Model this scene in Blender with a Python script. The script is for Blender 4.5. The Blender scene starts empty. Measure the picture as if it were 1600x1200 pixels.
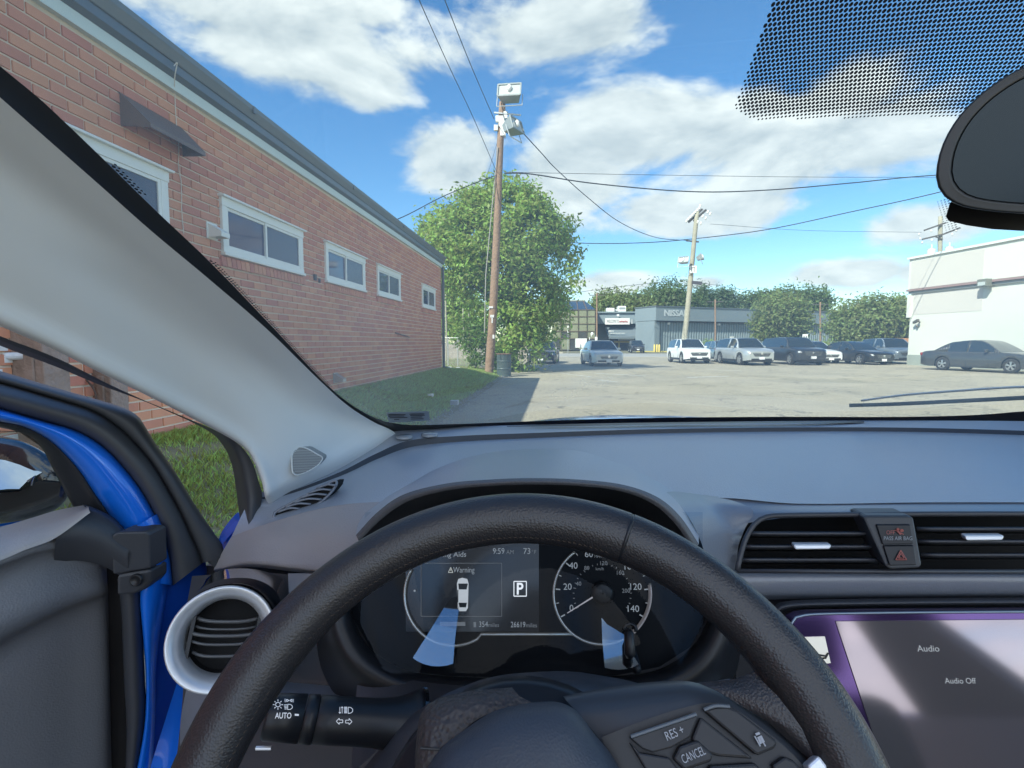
import bpy, bmesh, math, random
import numpy as np
from mathutils import Vector, Matrix
R = math.radians
random.seed(7); rng = np.random.default_rng(7)
S = bpy.context.scene
C = S.collection

# ------------------------------------------------------------------ camera
EYE = 1.36
FPX = 830.0                       # focal length in photo pixels (1600 wide)
PITCH = math.atan(65 / FPX)
YAW = math.atan(67 / FPX * math.cos(PITCH))
cd = bpy.data.cameras.new('camera'); cam = bpy.data.objects.new('camera', cd); C.objects.link(cam)
cam.location = (0, 0, EYE); cam.rotation_euler = (R(90) - PITCH, 0, YAW)
cd.sensor_width = 36; cd.lens = 36 * FPX / 1600; cd.clip_start = 0.02; cd.clip_end = 3000
S.camera = cam
_r = np.array([math.cos(YAW), math.sin(YAW), 0])
_f = np.array([-math.sin(YAW) * math.cos(PITCH), math.cos(YAW) * math.cos(PITCH), -math.sin(PITCH)])
_u = np.cross(_r, _f)
CAMP = np.array([0, 0, EYE])

# ------------------------------------------------------------------ light and exposure
S.view_settings.view_transform = 'Standard'; S.view_settings.look = 'None'
S.view_settings.exposure = 1.5; S.view_settings.gamma = 1.0
S.cycles.use_denoising = True
S.cycles.max_bounces = 8; S.cycles.transparent_max_bounces = 24; S.cycles.diffuse_bounces = 4
S.cycles.caustics_reflective = False; S.cycles.caustics_refractive = False
S.cycles.sample_clamp_indirect = 6
SUN_EL = R(42); SUN_OFF = R(40)   # light travels forward (+Y) and to the right (+X)
sl = bpy.data.lights.new('sun', 'SUN'); sl.energy = 5.0; sl.angle = R(0.53); sl.color = (1.0, 0.94, 0.86)
so = bpy.data.objects.new('sun', sl); C.objects.link(so)
ldir = Vector((math.sin(SUN_OFF) * math.cos(SUN_EL), math.cos(SUN_OFF) * math.cos(SUN_EL), -math.sin(SUN_EL)))
so.rotation_euler = ldir.to_track_quat('-Z', 'Y').to_euler(); so.location = (-20, -20, 30)


def ray(px, py):
    d = _f + _r * ((px - 800) / FPX) - _u * ((py - 600) / FPX)
    return d / d[1]


def P(px, py, Y=None, X=None, Z=None):
    """The world point on the ray of a photo pixel that lies at world depth Y (or at X, or at height Z)."""
    d = ray(px, py)
    if X is not None: t = X / d[0]
    elif Z is not None: t = (Z - EYE) / d[2]
    else: t = Y
    return CAMP + d * t


def project(p):
    q = np.asarray(p, float) - CAMP
    d = q @ _f
    return np.stack([800 + FPX * (q @ _r) / d, 600 - FPX * (q @ _u) / d], -1), d


world = bpy.data.worlds.new('World'); S.world = world; world.use_nodes = True


def build_world():
    nt = world.node_tree; N = nt.nodes; L = nt.links; N.clear()

    def node(t, **k):
        n = N.new(t)
        for a, b in k.items(): setattr(n, a, b)
        return n

    def val(sock, v):
        if isinstance(v, (int, float)): sock.default_value = v
        else: L.new(v, sock)

    def math_(op, a, b=0.0, c=0.0, clamp=False):
        n = node('ShaderNodeMath', operation=op, use_clamp=clamp)
        val(n.inputs[0], a); val(n.inputs[1], b); val(n.inputs[2], c)
        return n.outputs[0]
    out = node('ShaderNodeOutputWorld')
    sky = node('ShaderNodeTexSky', sky_type='NISHITA', sun_disc=False)
    sky.sun_elevation = SUN_EL; sky.sun_rotation = R(180) + SUN_OFF
    sky.altitude = 300; sky.air_density = 1.0; sky.dust_density = 0.35; sky.ozone_density = 2.2
    bs = node('ShaderNodeBackground'); bs.inputs[1].default_value = 0.145
    hsv = node('ShaderNodeHueSaturation'); hsv.inputs['Saturation'].default_value = 1.28
    L.new(sky.outputs[0], hsv.inputs['Color']); L.new(hsv.outputs[0], bs.inputs[0])
    tc = node('ShaderNodeTexCoord'); sp = node('ShaderNodeSeparateXYZ')
    L.new(tc.outputs['Generated'], sp.inputs[0])
    x, y, z = sp.outputs
    az = math_('ARCTAN2', x, y); el = math_('ARCSINE', z)

    def noise(scale, detail, rough, off, zs=2.1, dist=0.25):
        m = node('ShaderNodeMapping'); L.new(tc.outputs['Generated'], m.inputs[0])
        m.inputs['Scale'].default_value = (scale, scale, scale * zs); m.inputs['Location'].default_value = off
        n = node('ShaderNodeTexNoise'); n.inputs['Scale'].default_value = 1; n.inputs['Detail'].default_value = detail
        n.inputs['Roughness'].default_value = rough; n.inputs['Distortion'].default_value = dist
        L.new(m.outputs[0], n.inputs['Vector']); return n.outputs[0]
    # cloud banks: photo position (x, y) and half sizes; they sit at infinity in those directions
    banks = [(450, 60, 200, 120), (330, -40, 260, 120), (560, 130, 90, 50), (700, 262, 95, 62), (920, 45, 140, 75), (1010, 210, 190, 95),
             (900, 280, 120, 70), (1190, 225, 250, 120), (1330, 130, 150, 70), (1390, 215, 180, 80), (1080, 330, 200, 45), (1440, 350, 140, 40),
             (1330, 425, 130, 24), (960, 440, 90, 22), (1110, 440, 60, 16), (1480, 420, 140, 26), (560, 0, 120, 60)]
    best = None
    for (px, py, rx, ry) in banks:
        d = ray(px, py); d = d / np.linalg.norm(d)
        a0 = math.atan2(d[0], d[1]); e0 = math.asin(d[2])
        d2 = ray(px + rx, py); d2 /= np.linalg.norm(d2); ra = abs(math.atan2(d2[0], d2[1]) - a0)
        d3 = ray(px, py - ry); d3 /= np.linalg.norm(d3); re = abs(math.asin(d3[2]) - e0)
        u = math_('MULTIPLY', math_('SUBTRACT', az, a0), 1 / ra); v = math_('MULTIPLY', math_('SUBTRACT', el, e0), 1 / re)
        r2 = math_('ADD', math_('MULTIPLY', u, u), math_('MULTIPLY', v, v))
        b = math_('SUBTRACT', 1.0, math_('SQRT', r2))
        best = b if best is None else math_('MAXIMUM', best, b)
    # the rest of the sky carries the same broken cloud
    behind = math_('SUBTRACT', 0.0, math_('MULTIPLY_ADD', y, 4.0, 0.6), clamp=True)
    generic = math_('MULTIPLY_ADD', noise(1.5, 2, 0.5, (3, 1, 7)), 3.0, -1.15)
    gen = math_('ADD', math_('MULTIPLY', generic, behind), math_('MULTIPLY', math_('SUBTRACT', 1.0, behind), -0.75))
    best = math_('MAXIMUM', math_('MAXIMUM', best, -0.8), gen)
    n1 = noise(4.2, 9, 0.58, (0.3, 0.9, 0.2))
    n1b = noise(4.2, 5, 0.55, (0.3, 0.9, 0.2 + 0.20))
    den = math_('ADD', math_('MULTIPLY', best, 1.0), math_('MULTIPLY_ADD', n1, 3.0, -1.45))
    mr = node('ShaderNodeMapRange', interpolation_type='SMOOTHSTEP'); val(mr.inputs[0], den)
    mr.inputs[1].default_value = -0.06; mr.inputs[2].default_value = 0.50
    cover = math_('MULTIPLY', mr.outputs[0], 0.94)
    # darker where more cloud lies above, brighter at the tops
    sh = math_('MULTIPLY_ADD', math_('SUBTRACT', n1, n1b), 2.2, 0.60, clamp=True)
    ramp = node('ShaderNodeValToRGB'); L.new(sh, ramp.inputs[0])
    e = ramp.color_ramp.elements
    e[0].position = 0.0; e[0].color = (0.33, 0.40, 0.47, 1); e[1].position = 0.85; e[1].color = (0.93, 0.94, 0.94, 1)
    bc = node('ShaderNodeBackground'); bc.inputs[1].default_value = 0.80; L.new(ramp.outputs[0], bc.inputs[0])
    mix = node('ShaderNodeMixShader'); L.new(cover, mix.inputs[0]); L.new(bs.outputs[0], mix.inputs[1]); L.new(bc.outputs[0], mix.inputs[2])
    L.new(mix.outputs[0], out.inputs[0])


build_world()

# ------------------------------------------------------------------ materials
MATS = {}


def mat(name, color, rough=0.6, metal=0.0, spec=0.5, bump=None, var=None, emit=None, coat=0.0, island=0.0, isl_hue=0.0, wear=None, alpha=None, trans=0.0):
    """Procedural Principled material. bump=(scale, strength, kind); var=(scale, amount) value noise; island = random value per piece."""
    if name in MATS: return MATS[name]
    m = bpy.data.materials.new(name); m.use_nodes = True; MATS[name] = m
    nt = m.node_tree; N = nt.nodes; L = nt.links; b = N['Principled BSDF']
    b.inputs['Base Color'].default_value = (*color, 1); b.inputs['Roughness'].default_value = rough; b.inputs['Metallic'].default_value = metal
    b.inputs['Specular IOR Level'].default_value = spec; b.inputs['Coat Weight'].default_value = coat; b.inputs['Coat Roughness'].default_value = 0.04
    if trans: b.inputs['Transmission Weight'].default_value = trans
    tc = N.new('ShaderNodeTexCoord')
    cur = None
    if var or island or wear:
        rgb = N.new('ShaderNodeRGB'); rgb.outputs[0].default_value = (*color, 1); cur = rgb.outputs[0]

        def hsv(fac_socket, amount, hue=0.0, base=0.5):
            nonlocal cur
            h = N.new('ShaderNodeHueSaturation'); L.new(cur, h.inputs['Color'])
            mm = N.new('ShaderNodeMath'); mm.operation = 'MULTIPLY_ADD'; L.new(fac_socket, mm.inputs[0]); mm.inputs[1].default_value = amount * 2; mm.inputs[2].default_value = 1 - amount * 2 * base
            L.new(mm.outputs[0], h.inputs['Value'])
            if hue:
                m2 = N.new('ShaderNodeMath'); m2.operation = 'MULTIPLY_ADD'; L.new(fac_socket, m2.inputs[0]); m2.inputs[1].default_value = hue * 2; m2.inputs[2].default_value = 0.5 - hue
                L.new(m2.outputs[0], h.inputs['Hue'])
            cur = h.outputs[0]
        if var:
            n = N.new('ShaderNodeTexNoise'); n.inputs['Scale'].default_value = var[0]; n.inputs['Detail'].default_value = 6; n.inputs['Roughness'].default_value = 0.65
            L.new(tc.outputs['Object'], n.inputs['Vector']); hsv(n.outputs[0], var[1])
        if island:
            g = N.new('ShaderNodeNewGeometry'); oi = N.new('ShaderNodeObjectInfo')
            a = N.new('ShaderNodeMath'); a.operation = 'ADD'; L.new(g.outputs['Random Per Island'], a.inputs[0]); L.new(oi.outputs['Random'], a.inputs[1])
            fr = N.new('ShaderNodeMath'); fr.operation = 'FRACT'; L.new(a.outputs[0], fr.inputs[0])
            hsv(fr.outputs[0], island, isl_hue)
        if wear:
            n = N.new('ShaderNodeTexNoise'); n.inputs['Scale'].default_value = wear[0]; n.inputs['Detail'].default_value = 8; n.inputs['Roughness'].default_value = 0.7
            L.new(tc.outputs['Object'], n.inputs['Vector'])
            r = N.new('ShaderNodeMapRange'); L.new(n.outputs[0], r.inputs[0]); r.inputs[1].default_value = wear[2]; r.inputs[2].default_value = wear[2] + 0.15
            mx = N.new('ShaderNodeMix'); mx.data_type = 'RGBA'; L.new(r.outputs[0], mx.inputs[0]); L.new(cur, mx.inputs[6]); mx.inputs[7].default_value = (*wear[1], 1); cur = mx.outputs[2]
        L.new(cur, b.inputs['Base Color'])
    if bump:
        for (sc, st, kind) in (bump if isinstance(bump, list) else [bump]):
            if kind == 'noise':
                n = N.new('ShaderNodeTexNoise'); n.inputs['Detail'].default_value = 4; h = n.outputs[0]
            else:
                n = N.new('ShaderNodeTexVoronoi'); n.feature = 'SMOOTH_F1' if kind == 'leather' else 'F1'; h = n.outputs[0]
            n.inputs['Scale'].default_value = sc; L.new(tc.outputs['Object'], n.inputs['Vector'])
            bp = N.new('ShaderNodeBump'); bp.inputs['Strength'].default_value = st; bp.inputs['Distance'].default_value = 0.6 / sc
            L.new(h, bp.inputs['Height'])
            prev = b.inputs['Normal'].links
            if prev: L.new(prev[0].from_socket, bp.inputs['Normal'])
            L.new(bp.outputs[0], b.inputs['Normal'])
    if emit:
        b.inputs['Emission Color'].default_value = (*emit[0], 1); b.inputs['Emission Strength'].default_value = emit[1]
    return m


def glass_mat(name, tint, refl=0.06, dust=0.0, dustcol=(0.88, 0.90, 0.74), low=None):
    """A thin pane: tinted see-through, a fresnel sheen and a film of dust."""
    if name in MATS: return MATS[name]
    m = bpy.data.materials.new(name); m.use_nodes = True; MATS[name] = m
    nt = m.node_tree; N = nt.nodes; L = nt.links; N.clear()
    out = N.new('ShaderNodeOutputMaterial')
    t = N.new('ShaderNodeBsdfTransparent'); t.inputs[0].default_value = (*tint, 1)
    g = N.new('ShaderNodeBsdfGlossy'); g.inputs['Roughness'].default_value = 0.02
    fr = N.new('ShaderNodeFresnel'); fr.inputs[0].default_value = 1.5
    ml = N.new('ShaderNodeMath'); ml.operation = 'MULTIPLY'; L.new(fr.outputs[0], ml.inputs[0]); ml.inputs[1].default_value = refl
    mx = N.new('ShaderNodeMixShader'); L.new(ml.outputs[0], mx.inputs[0]); L.new(t.outputs[0], mx.inputs[1]); L.new(g.outputs[0], mx.inputs[2])
    cur = mx.outputs[0]
    if dust:
        df = N.new('ShaderNodeBsdfDiffuse'); df.inputs[0].default_value = (*dustcol, 1)
        tl = N.new('ShaderNodeBsdfTranslucent'); tl.inputs[0].default_value = (*dustcol, 1)
        a = N.new('ShaderNodeMixShader'); a.inputs[0].default_value = 0.92; L.new(df.outputs[0], a.inputs[1]); L.new(tl.outputs[0], a.inputs[2])
        tc = N.new('ShaderNodeTexCoord'); n = N.new('ShaderNodeTexNoise'); n.inputs['Scale'].default_value = 3.0; n.inputs['Detail'].default_value = 5
        L.new(tc.outputs['Object'], n.inputs['Vector'])
        mm = N.new('ShaderNodeMath'); mm.operation = 'MULTIPLY'; L.new(n.outputs[0], mm.inputs[0]); mm.inputs[1].default_value = dust * 2
        if low:   # more dust settles towards the foot of the pane
            sx = N.new('ShaderNodeSeparateXYZ'); L.new(tc.outputs['Object'], sx.inputs[0])
            mr = N.new('ShaderNodeMapRange'); L.new(sx.outputs[2], mr.inputs[0]); mr.inputs[1].default_value = low[0]; mr.inputs[2].default_value = low[1]; mr.inputs[3].default_value = low[2]; mr.inputs[4].default_value = 1
            m3 = N.new('ShaderNodeMath'); m3.operation = 'MULTIPLY'; L.new(mm.outputs[0], m3.inputs[0]); L.new(mr.outputs[0], m3.inputs[1]); mm = m3
        m2 = N.new('ShaderNodeMixShader'); L.new(mm.outputs[0], m2.inputs[0]); L.new(cur, m2.inputs[1]); L.new(a.outputs[0], m2.inputs[2]); cur = m2.outputs[0]
    L.new(cur, out.inputs[0])
    return m


# ------------------------------------------------------------------ mesh helpers
class MB:
    """Collects shapes and links them as one mesh object."""
    def __init__(s): s.v = []; s.f = []

    def add(s, v, f):
        o = len(s.v); s.v.extend([tuple(map(float, p)) for p in v]); s.f.extend([tuple(i + o for i in q) for q in f]); return s

    def box(s, c, d, rot=None):
        x, y, z = d[0] / 2, d[1] / 2, d[2] / 2
        v = [Vector((a * x, b * y, e * z)) for a in (-1, 1) for b in (-1, 1) for e in (-1, 1)]
        if rot is not None: v = [rot @ p for p in v]
        return s.add([p + Vector(c) for p in v], [(0, 1, 3, 2), (4, 6, 7, 5), (0, 4, 5, 1), (2, 3, 7, 6), (0, 2, 6, 4), (1, 5, 7, 3)])

    def bar(s, a, b, w, h=None, up=(0, 0, 1)):
        a, b = Vector(a), Vector(b); h = h or w; d = b - a
        if d.length < 1e-6: return s
        y = d.normalized(); x = y.cross(Vector(up))
        if x.length < 1e-4: x = y.cross(Vector((1, 0, 0)))
        x.normalize(); z = x.cross(y)
        m = Matrix((x, y, z)).transposed()
        return s.box((a + b) / 2, (w, d.length, h), m)

    def tube(s, pts, r, n=8, caps=True, closed=False, flat=1.0):
        pts = [Vector(p) for p in pts]; k = len(pts); rs = r if hasattr(r, '__len__') else [r] * k
        rings = []; prev = None
        for i, p in enumerate(pts):
            if closed: t = pts[(i + 1) % k] - pts[i - 1]
            else: t = pts[min(i + 1, k - 1)] - pts[max(i - 1, 0)]
            t.normalize()
            if prev is None:
                a = Vector((0, 0, 1)) if abs(t.z) < 0.9 else Vector((1, 0, 0)); x = t.cross(a).normalized()
            else:
                x = prev - t * prev.dot(t); x.normalize()
            prev = x; yv = t.cross(x)
            rings.append([p + (x * math.cos(2 * math.pi * j / n) + yv * math.sin(2 * math.pi * j / n) * flat) * rs[i] for j in range(n)])
        v = [q for rr in rings for q in rr]; f = []
        for i in range(k if closed else k - 1):
            a, b = i * n, ((i + 1) % k) * n
            for j in range(n): f.append((a + j, a + (j + 1) % n, b + (j + 1) % n, b + j))
        if caps and not closed: f.append(tuple(range(n))[::-1]); f.append(tuple((k - 1) * n + j for j in range(n)))
        return s.add(v, f)

    def lathe(s, prof, origin, axis, n=24, cap0=False, cap1=False):
        """prof: (distance along axis, radius)."""
        o = Vector(origin); a = Vector(axis).normalized(); t = Vector((0, 0, 1)) if abs(a.z) < 0.9 else Vector((1, 0, 0))
        x = a.cross(t).normalized(); y = a.cross(x)
        v = []; f = []
        for (h, r) in prof:
            for j in range(n):
                w = 2 * math.pi * j / n; v.append(o + a * h + (x * math.cos(w) + y * math.sin(w)) * r)
        for i in range(len(prof) - 1):
            for j in range(n): f.append((i * n + j, i * n + (j + 1) % n, (i + 1) * n + (j + 1) % n, (i + 1) * n + j))
        if cap0: f.append(tuple(range(n))[::-1])
        if cap1: f.append(tuple((len(prof) - 1) * n + j for j in range(n)))
        return s.add(v, f)

    def grid(s, rows, close_u=False):
        k = len(rows[0]); v = [p for r in rows for p in r]; f = []
        for i in range(len(rows) - 1):
            for j in range(k if close_u else k - 1): f.append((i * k + j, i * k + (j + 1) % k, (i + 1) * k + (j + 1) % k, (i + 1) * k + j))
        return s.add(v, f)

    def slab(s, outline, back):
        """A closed outline (list of points) extruded by the vector back."""
        n = len(outline); b = Vector(back); v = [Vector(p) for p in outline]; v2 = [p + b for p in v]
        f = [tuple(range(n)), tuple(range(2 * n - 1, n - 1, -1))] + [(i, (i + 1) % n, n + (i + 1) % n, n + i)[::-1] for i in range(n)]
        return s.add(v + v2, f)

    def build(s, name, m, parent=None, smooth=False, solid=0.0, bevel=0.0, sub=0, kind=None, label=None, w=True):
        me = bpy.data.meshes.new(name); me.from_pydata(s.v, [], s.f); me.update()
        if smooth:
            me.polygons.foreach_set('use_smooth', [True] * len(me.polygons))
        me.materials.append(m)
        o = bpy.data.objects.new(name, me); C.objects.link(o)
        if parent is not None:
            o.parent = parent
            if w: o.matrix_parent_inverse = parent.matrix_basis.inverted()
        if bevel:
            bv = o.modifiers.new('bevel', 'BEVEL'); bv.width = bevel; bv.segments = 2; bv.limit_method = 'ANGLE'; bv.angle_limit = R(35)
        if sub:
            sb = o.modifiers.new('sub', 'SUBSURF'); sb.levels = sub; sb.render_levels = sub
        if solid:
            sd = o.modifiers.new('solid', 'SOLIDIFY'); sd.thickness = solid; sd.offset = -1
        if kind: o['kind'] = kind
        if label: o['label'] = label
        return o


def mesh_np(name, v, f, m, parent=None, kind=None, smooth=False):
    """Fast mesh from arrays: v (n,3), f (m,k)."""
    v = np.asarray(v, np.float32); f = np.asarray(f, np.int32); k = f.shape[1]
    me = bpy.data.meshes.new(name); me.vertices.add(len(v)); me.vertices.foreach_set('co', v.ravel())
    me.loops.add(f.size); me.loops.foreach_set('vertex_index', f.ravel())
    me.polygons.add(len(f)); me.polygons.foreach_set('loop_start', np.arange(0, f.size, k, dtype=np.int32))
    if smooth: me.polygons.foreach_set('use_smooth', np.ones(len(f), bool))
    me.update(calc_edges=True); me.validate(); me.materials.append(m)
    o = bpy.data.objects.new(name, me); C.objects.link(o)
    if parent is not None:
        o.parent = parent; o.matrix_parent_inverse = parent.matrix_basis.inverted()
    if kind: o['kind'] = kind
    return o


def thing(name, label, cat, loc=(0, 0, 0), group=None):
    o = bpy.data.objects.new(name, None); C.objects.link(o); o.location = loc; o.empty_display_size = 0.2
    o['label'] = label; o['category'] = cat
    if group: o['group'] = group
    return o


def tag(o, label, cat, group=None):
    o['label'] = label; o['category'] = cat
    if group: o['group'] = group
    return o


def struct(o):
    o['kind'] = 'structure'; return o


def keep(o, parent):
    """Parent a part whose mesh is in world coordinates."""
    o.parent = parent; o.matrix_parent_inverse = parent.matrix_world.inverted(); return o


def smooth_curve(pts, n):
    """Catmull-Rom through points, n samples evenly spread by length."""
    p = np.asarray(pts, float)
    if len(p) == 2: return np.array([p[0] + (p[1] - p[0]) * t for t in np.linspace(0, 1, n)])
    q = np.vstack([2 * p[0] - p[1], p, 2 * p[-1] - p[-2]]); out = []
    for i in range(1, len(q) - 2):
        for t in np.linspace(0, 1, 24, endpoint=False):
            a, b, c, d = q[i - 1:i + 3]
            out.append(0.5 * ((2 * b) + (-a + c) * t + (2 * a - 5 * b + 4 * c - d) * t * t + (-a + 3 * b - 3 * c + d) * t ** 3))
    out.append(p[-1]); out = np.array(out)
    L = np.r_[0, np.cumsum(np.linalg.norm(np.diff(out, axis=0), axis=1))]
    s = np.linspace(0, L[-1], n)
    return np.stack([np.interp(s, L, out[:, k]) for k in range(out.shape[1])], 1)


def pts3(lst): return np.array([P(a, b, c) for (a, b, c) in lst])


def loft(mb, rows, nu=48, sub=4, smooth_rows=True):
    """rows: lists of (px, py, Y); each becomes a smooth curve of nu points; rows are joined by smooth columns."""
    cur = [smooth_curve(pts3(r), nu) for r in rows]
    if sub > 1 and len(cur) > 2 and smooth_rows:
        cols = [smooth_curve([c[j] for c in cur], (len(cur) - 1) * sub + 1) for j in range(nu)]
        cur = [[cols[j][i] for j in range(nu)] for i in range(len(cols[0]))]
    elif sub > 1:
        new = []
        for i in range(len(cur) - 1):
            for t in np.linspace(0, 1, sub, endpoint=False): new.append(cur[i] * (1 - t) + cur[i + 1] * t)
        new.append(cur[-1]); cur = new
    mb.grid(cur); return mb


_fonts = {}


def text_geo(s, size=1.0, bold=0.0, shear=0.0):
    """Vertices and faces of a line of flat text, left-bottom at the origin, 'size' tall capitals."""
    cu = bpy.data.curves.new('lettering', 'FONT'); cu.body = s; cu.size = 1.0; cu.offset = bold; cu.shear = shear; cu.resolution_u = 3
    ob = bpy.data.objects.new('lettering', cu); C.objects.link(ob)
    dg = bpy.context.evaluated_depsgraph_get(); me = ob.evaluated_get(dg).to_mesh()
    v = np.array([tuple(p.co) for p in me.vertices]).reshape(-1, 3); f = [tuple(p.vertices) for p in me.polygons]
    ob.evaluated_get(dg).to_mesh_clear(); bpy.data.objects.remove(ob); bpy.data.curves.remove(cu)
    if len(v): v[:, 0] -= v[:, 0].min()
    return v * (size / 0.69), f


def put_text(mb, s, o, xdir, ydir, size, center=False, bold=0.0, width=None, shear=0.0):
    v, f = text_geo(s, size, bold, shear)
    if not len(v): return
    w = v[:, 0].max()
    if width: v[:, 0] *= width / w; w = width
    if center: v[:, 0] -= w / 2
    o = np.asarray(o, float); x = np.asarray(xdir, float); y = np.asarray(ydir, float)
    mb.add([o + x * p[0] + y * p[1] for p in v], f)

# ================================================================== the ground
WALLX = -3.6; EDGEX = -2.06


def zgrass(x, y):
    s = np.clip((EDGEX - np.asarray(x)) / (EDGEX - WALLX), 0, 1.0); s = s * s * (3 - 2 * s)
    fade = np.clip((23.0 - np.asarray(y)) / 6.5, 0.0, 1)
    return 0.02 + s * (0.12 + 0.36 * fade)


M_EARTH = mat('earth', (0.16, 0.15, 0.085), 0.95, var=(0.3, 0.35), bump=(3, 0.4, 'noise'))
gr = MB(); gr.add([(-900, -300, -0.03), (900, -300, -0.03), (900, 1500, -0.03), (-900, 1500, -0.03)], [(0, 1, 2, 3)])
struct(gr.build('ground', M_EARTH))


def asphalt_mat():
    m = bpy.data.materials.new('worn_asphalt'); m.use_nodes = True; nt = m.node_tree; N = nt.nodes; L = nt.links; b = N['Principled BSDF']
    b.inputs['Roughness'].default_value = 0.9; b.inputs['Specular IOR Level'].default_value = 0.25
    tc = N.new('ShaderNodeTexCoord')

    def noise(sc, det, rough=0.6):
        n = N.new('ShaderNodeTexNoise'); n.inputs['Scale'].default_value = sc; n.inputs['Detail'].default_value = det; n.inputs['Roughness'].default_value = rough
        L.new(tc.outputs['Object'], n.inputs['Vector']); return n.outputs[0]

    def ramp(f, a, b_, ca, cb):
        r = N.new('ShaderNodeValToRGB'); L.new(f, r.inputs[0]); e = r.color_ramp.elements
        e[0].position = a; e[1].position = b_; e[0].color = (*ca, 1); e[1].color = (*cb, 1); return r.outputs[0]

    def mixc(f, a, b_, mode='MIX'):
        x = N.new('ShaderNodeMix'); x.data_type = 'RGBA'; x.blend_type = mode
        if isinstance(f, float): x.inputs[0].default_value = f
        else: L.new(f, x.inputs[0])
        for s_, v in ((6, a), (7, b_)):
            if isinstance(v, tuple): x.inputs[s_].default_value = (*v, 1)
            else: L.new(v, x.inputs[s_])
        return x.outputs[2]
    base = ramp(noise(0.35, 5), 0.3, 0.72, (0.325, 0.302, 0.235), (0.435, 0.40, 0.31))
    speck = ramp(noise(26, 4, 0.8), 0.36, 0.66, (0.50, 0.50, 0.50), (1.5, 1.46, 1.38))
    c = mixc(1.0, base, speck, 'MULTIPLY')
    patch = N.new('ShaderNodeMapRange'); L.new(noise(0.16, 3), patch.inputs[0]); patch.inputs[1].default_value = 0.56; patch.inputs[2].default_value = 0.62
    c = mixc(patch.outputs[0], c, mixc(1.0, c, (0.86, 0.87, 0.88), 'MULTIPLY'))
    # long crooked cracks: cell borders of two sizes, bent by noise
    for sc, w, st in ((0.33, 0.013, 0.60), (1.3, 0.012, 0.30)):
        mp = N.new('ShaderNodeMix'); mp.data_type = 'VECTOR'; mp.inputs[0].default_value = 0.16
        nn = N.new('ShaderNodeTexNoise'); nn.inputs['Scale'].default_value = sc * 3.5; nn.inputs['Detail'].default_value = 6; L.new(tc.outputs['Object'], nn.inputs['Vector'])
        sc2 = N.new('ShaderNodeVectorMath'); sc2.operation = 'SCALE'; L.new(nn.outputs['Color'], sc2.inputs[0]); sc2.inputs['Scale'].default_value = 1.1 / sc
        ad = N.new('ShaderNodeVectorMath'); ad.operation = 'ADD'; L.new(tc.outputs['Object'], ad.inputs[0]); L.new(sc2.outputs[0], ad.inputs[1])
        v = N.new('ShaderNodeTexVoronoi'); v.feature = 'DISTANCE_TO_EDGE'; v.inputs['Scale'].default_value = sc; L.new(ad.outputs[0], v.inputs['Vector'])
        r = N.new('ShaderNodeMapRange'); L.new(v.outputs[0], r.inputs[0]); r.inputs[1].default_value = w * 0.3; r.inputs[2].default_value = w * 1.3
        r.inputs[3].default_value = st; r.inputs[4].default_value = 0
        c = mixc(r.outputs[0], c, (0.045, 0.045, 0.045))
    L.new(c, b.inputs['Base Color'])
    bp = N.new('ShaderNodeBump'); bp.inputs['Strength'].default_value = 0.5; bp.inputs['Distance'].default_value = 0.01; L.new(noise(60, 3), bp.inputs['Height']); L.new(bp.outputs[0], b.inputs['Normal'])
    return m


M_ASPH = asphalt_mat()
lot = MB()
edge = [(EDGEX + 0.10 * math.sin(y * 1.7) + 0.06 * math.sin(y * 4.1 + 1) - (0.9 if y > 24 else 0), y) for y in np.arange(-12, 50.1, 0.35)]
lot.add([(x, y, 0.004) for x, y in edge] + [(110, y, 0.004) for x, y in edge], [(i, i + len(edge), i + len(edge) + 1, i + 1) for i in range(len(edge) - 1)])
struct(lot.build('parking_lot', M_ASPH))
M_ROAD = mat('road_asphalt', (0.34, 0.335, 0.30), 0.85, var=(0.5, 0.15))
rd = MB(); rd.add([(-120, 50.15, 0.006), (140, 50.15, 0.006), (140, 66, 0.006), (-120, 66, 0.006)], [(0, 1, 2, 3)])
struct(rd.build('road', M_ROAD))
M_CONC = mat('pale_concrete', (0.46, 0.42, 0.32), 0.85, var=(1.2, 0.2))
kb = MB(); kb.box((-19, 66.4, 0.06), (40, 0.5, 0.18)); kb.box((-22, 70, 0.02), (46, 5, 0.1)); kb.box((1, 50.0, 0.0), (26, 0.2, 0.05))
struct(kb.build('kerb', M_CONC))
M_WLINE = mat('faded_white_paint', (0.62, 0.62, 0.58), 0.8, var=(5, 0.4))
mk = MB()
for (a, b) in (((930, 583.5), (1010, 587.5)), ((1075, 590), (1140, 588)), ((935, 594), (965, 597)), ((1105, 577), (1160, 580)), ((880, 584), (925, 589))):
    p, q = P(*a, Z=0.009), P(*b, Z=0.009); mk.add([p, q, q + np.array([0.02, .16, 0]), p + np.array([0, .2, 0])], [(0, 1, 2, 3)])
struct(mk.build('road_markings', M_WLINE))

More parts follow.
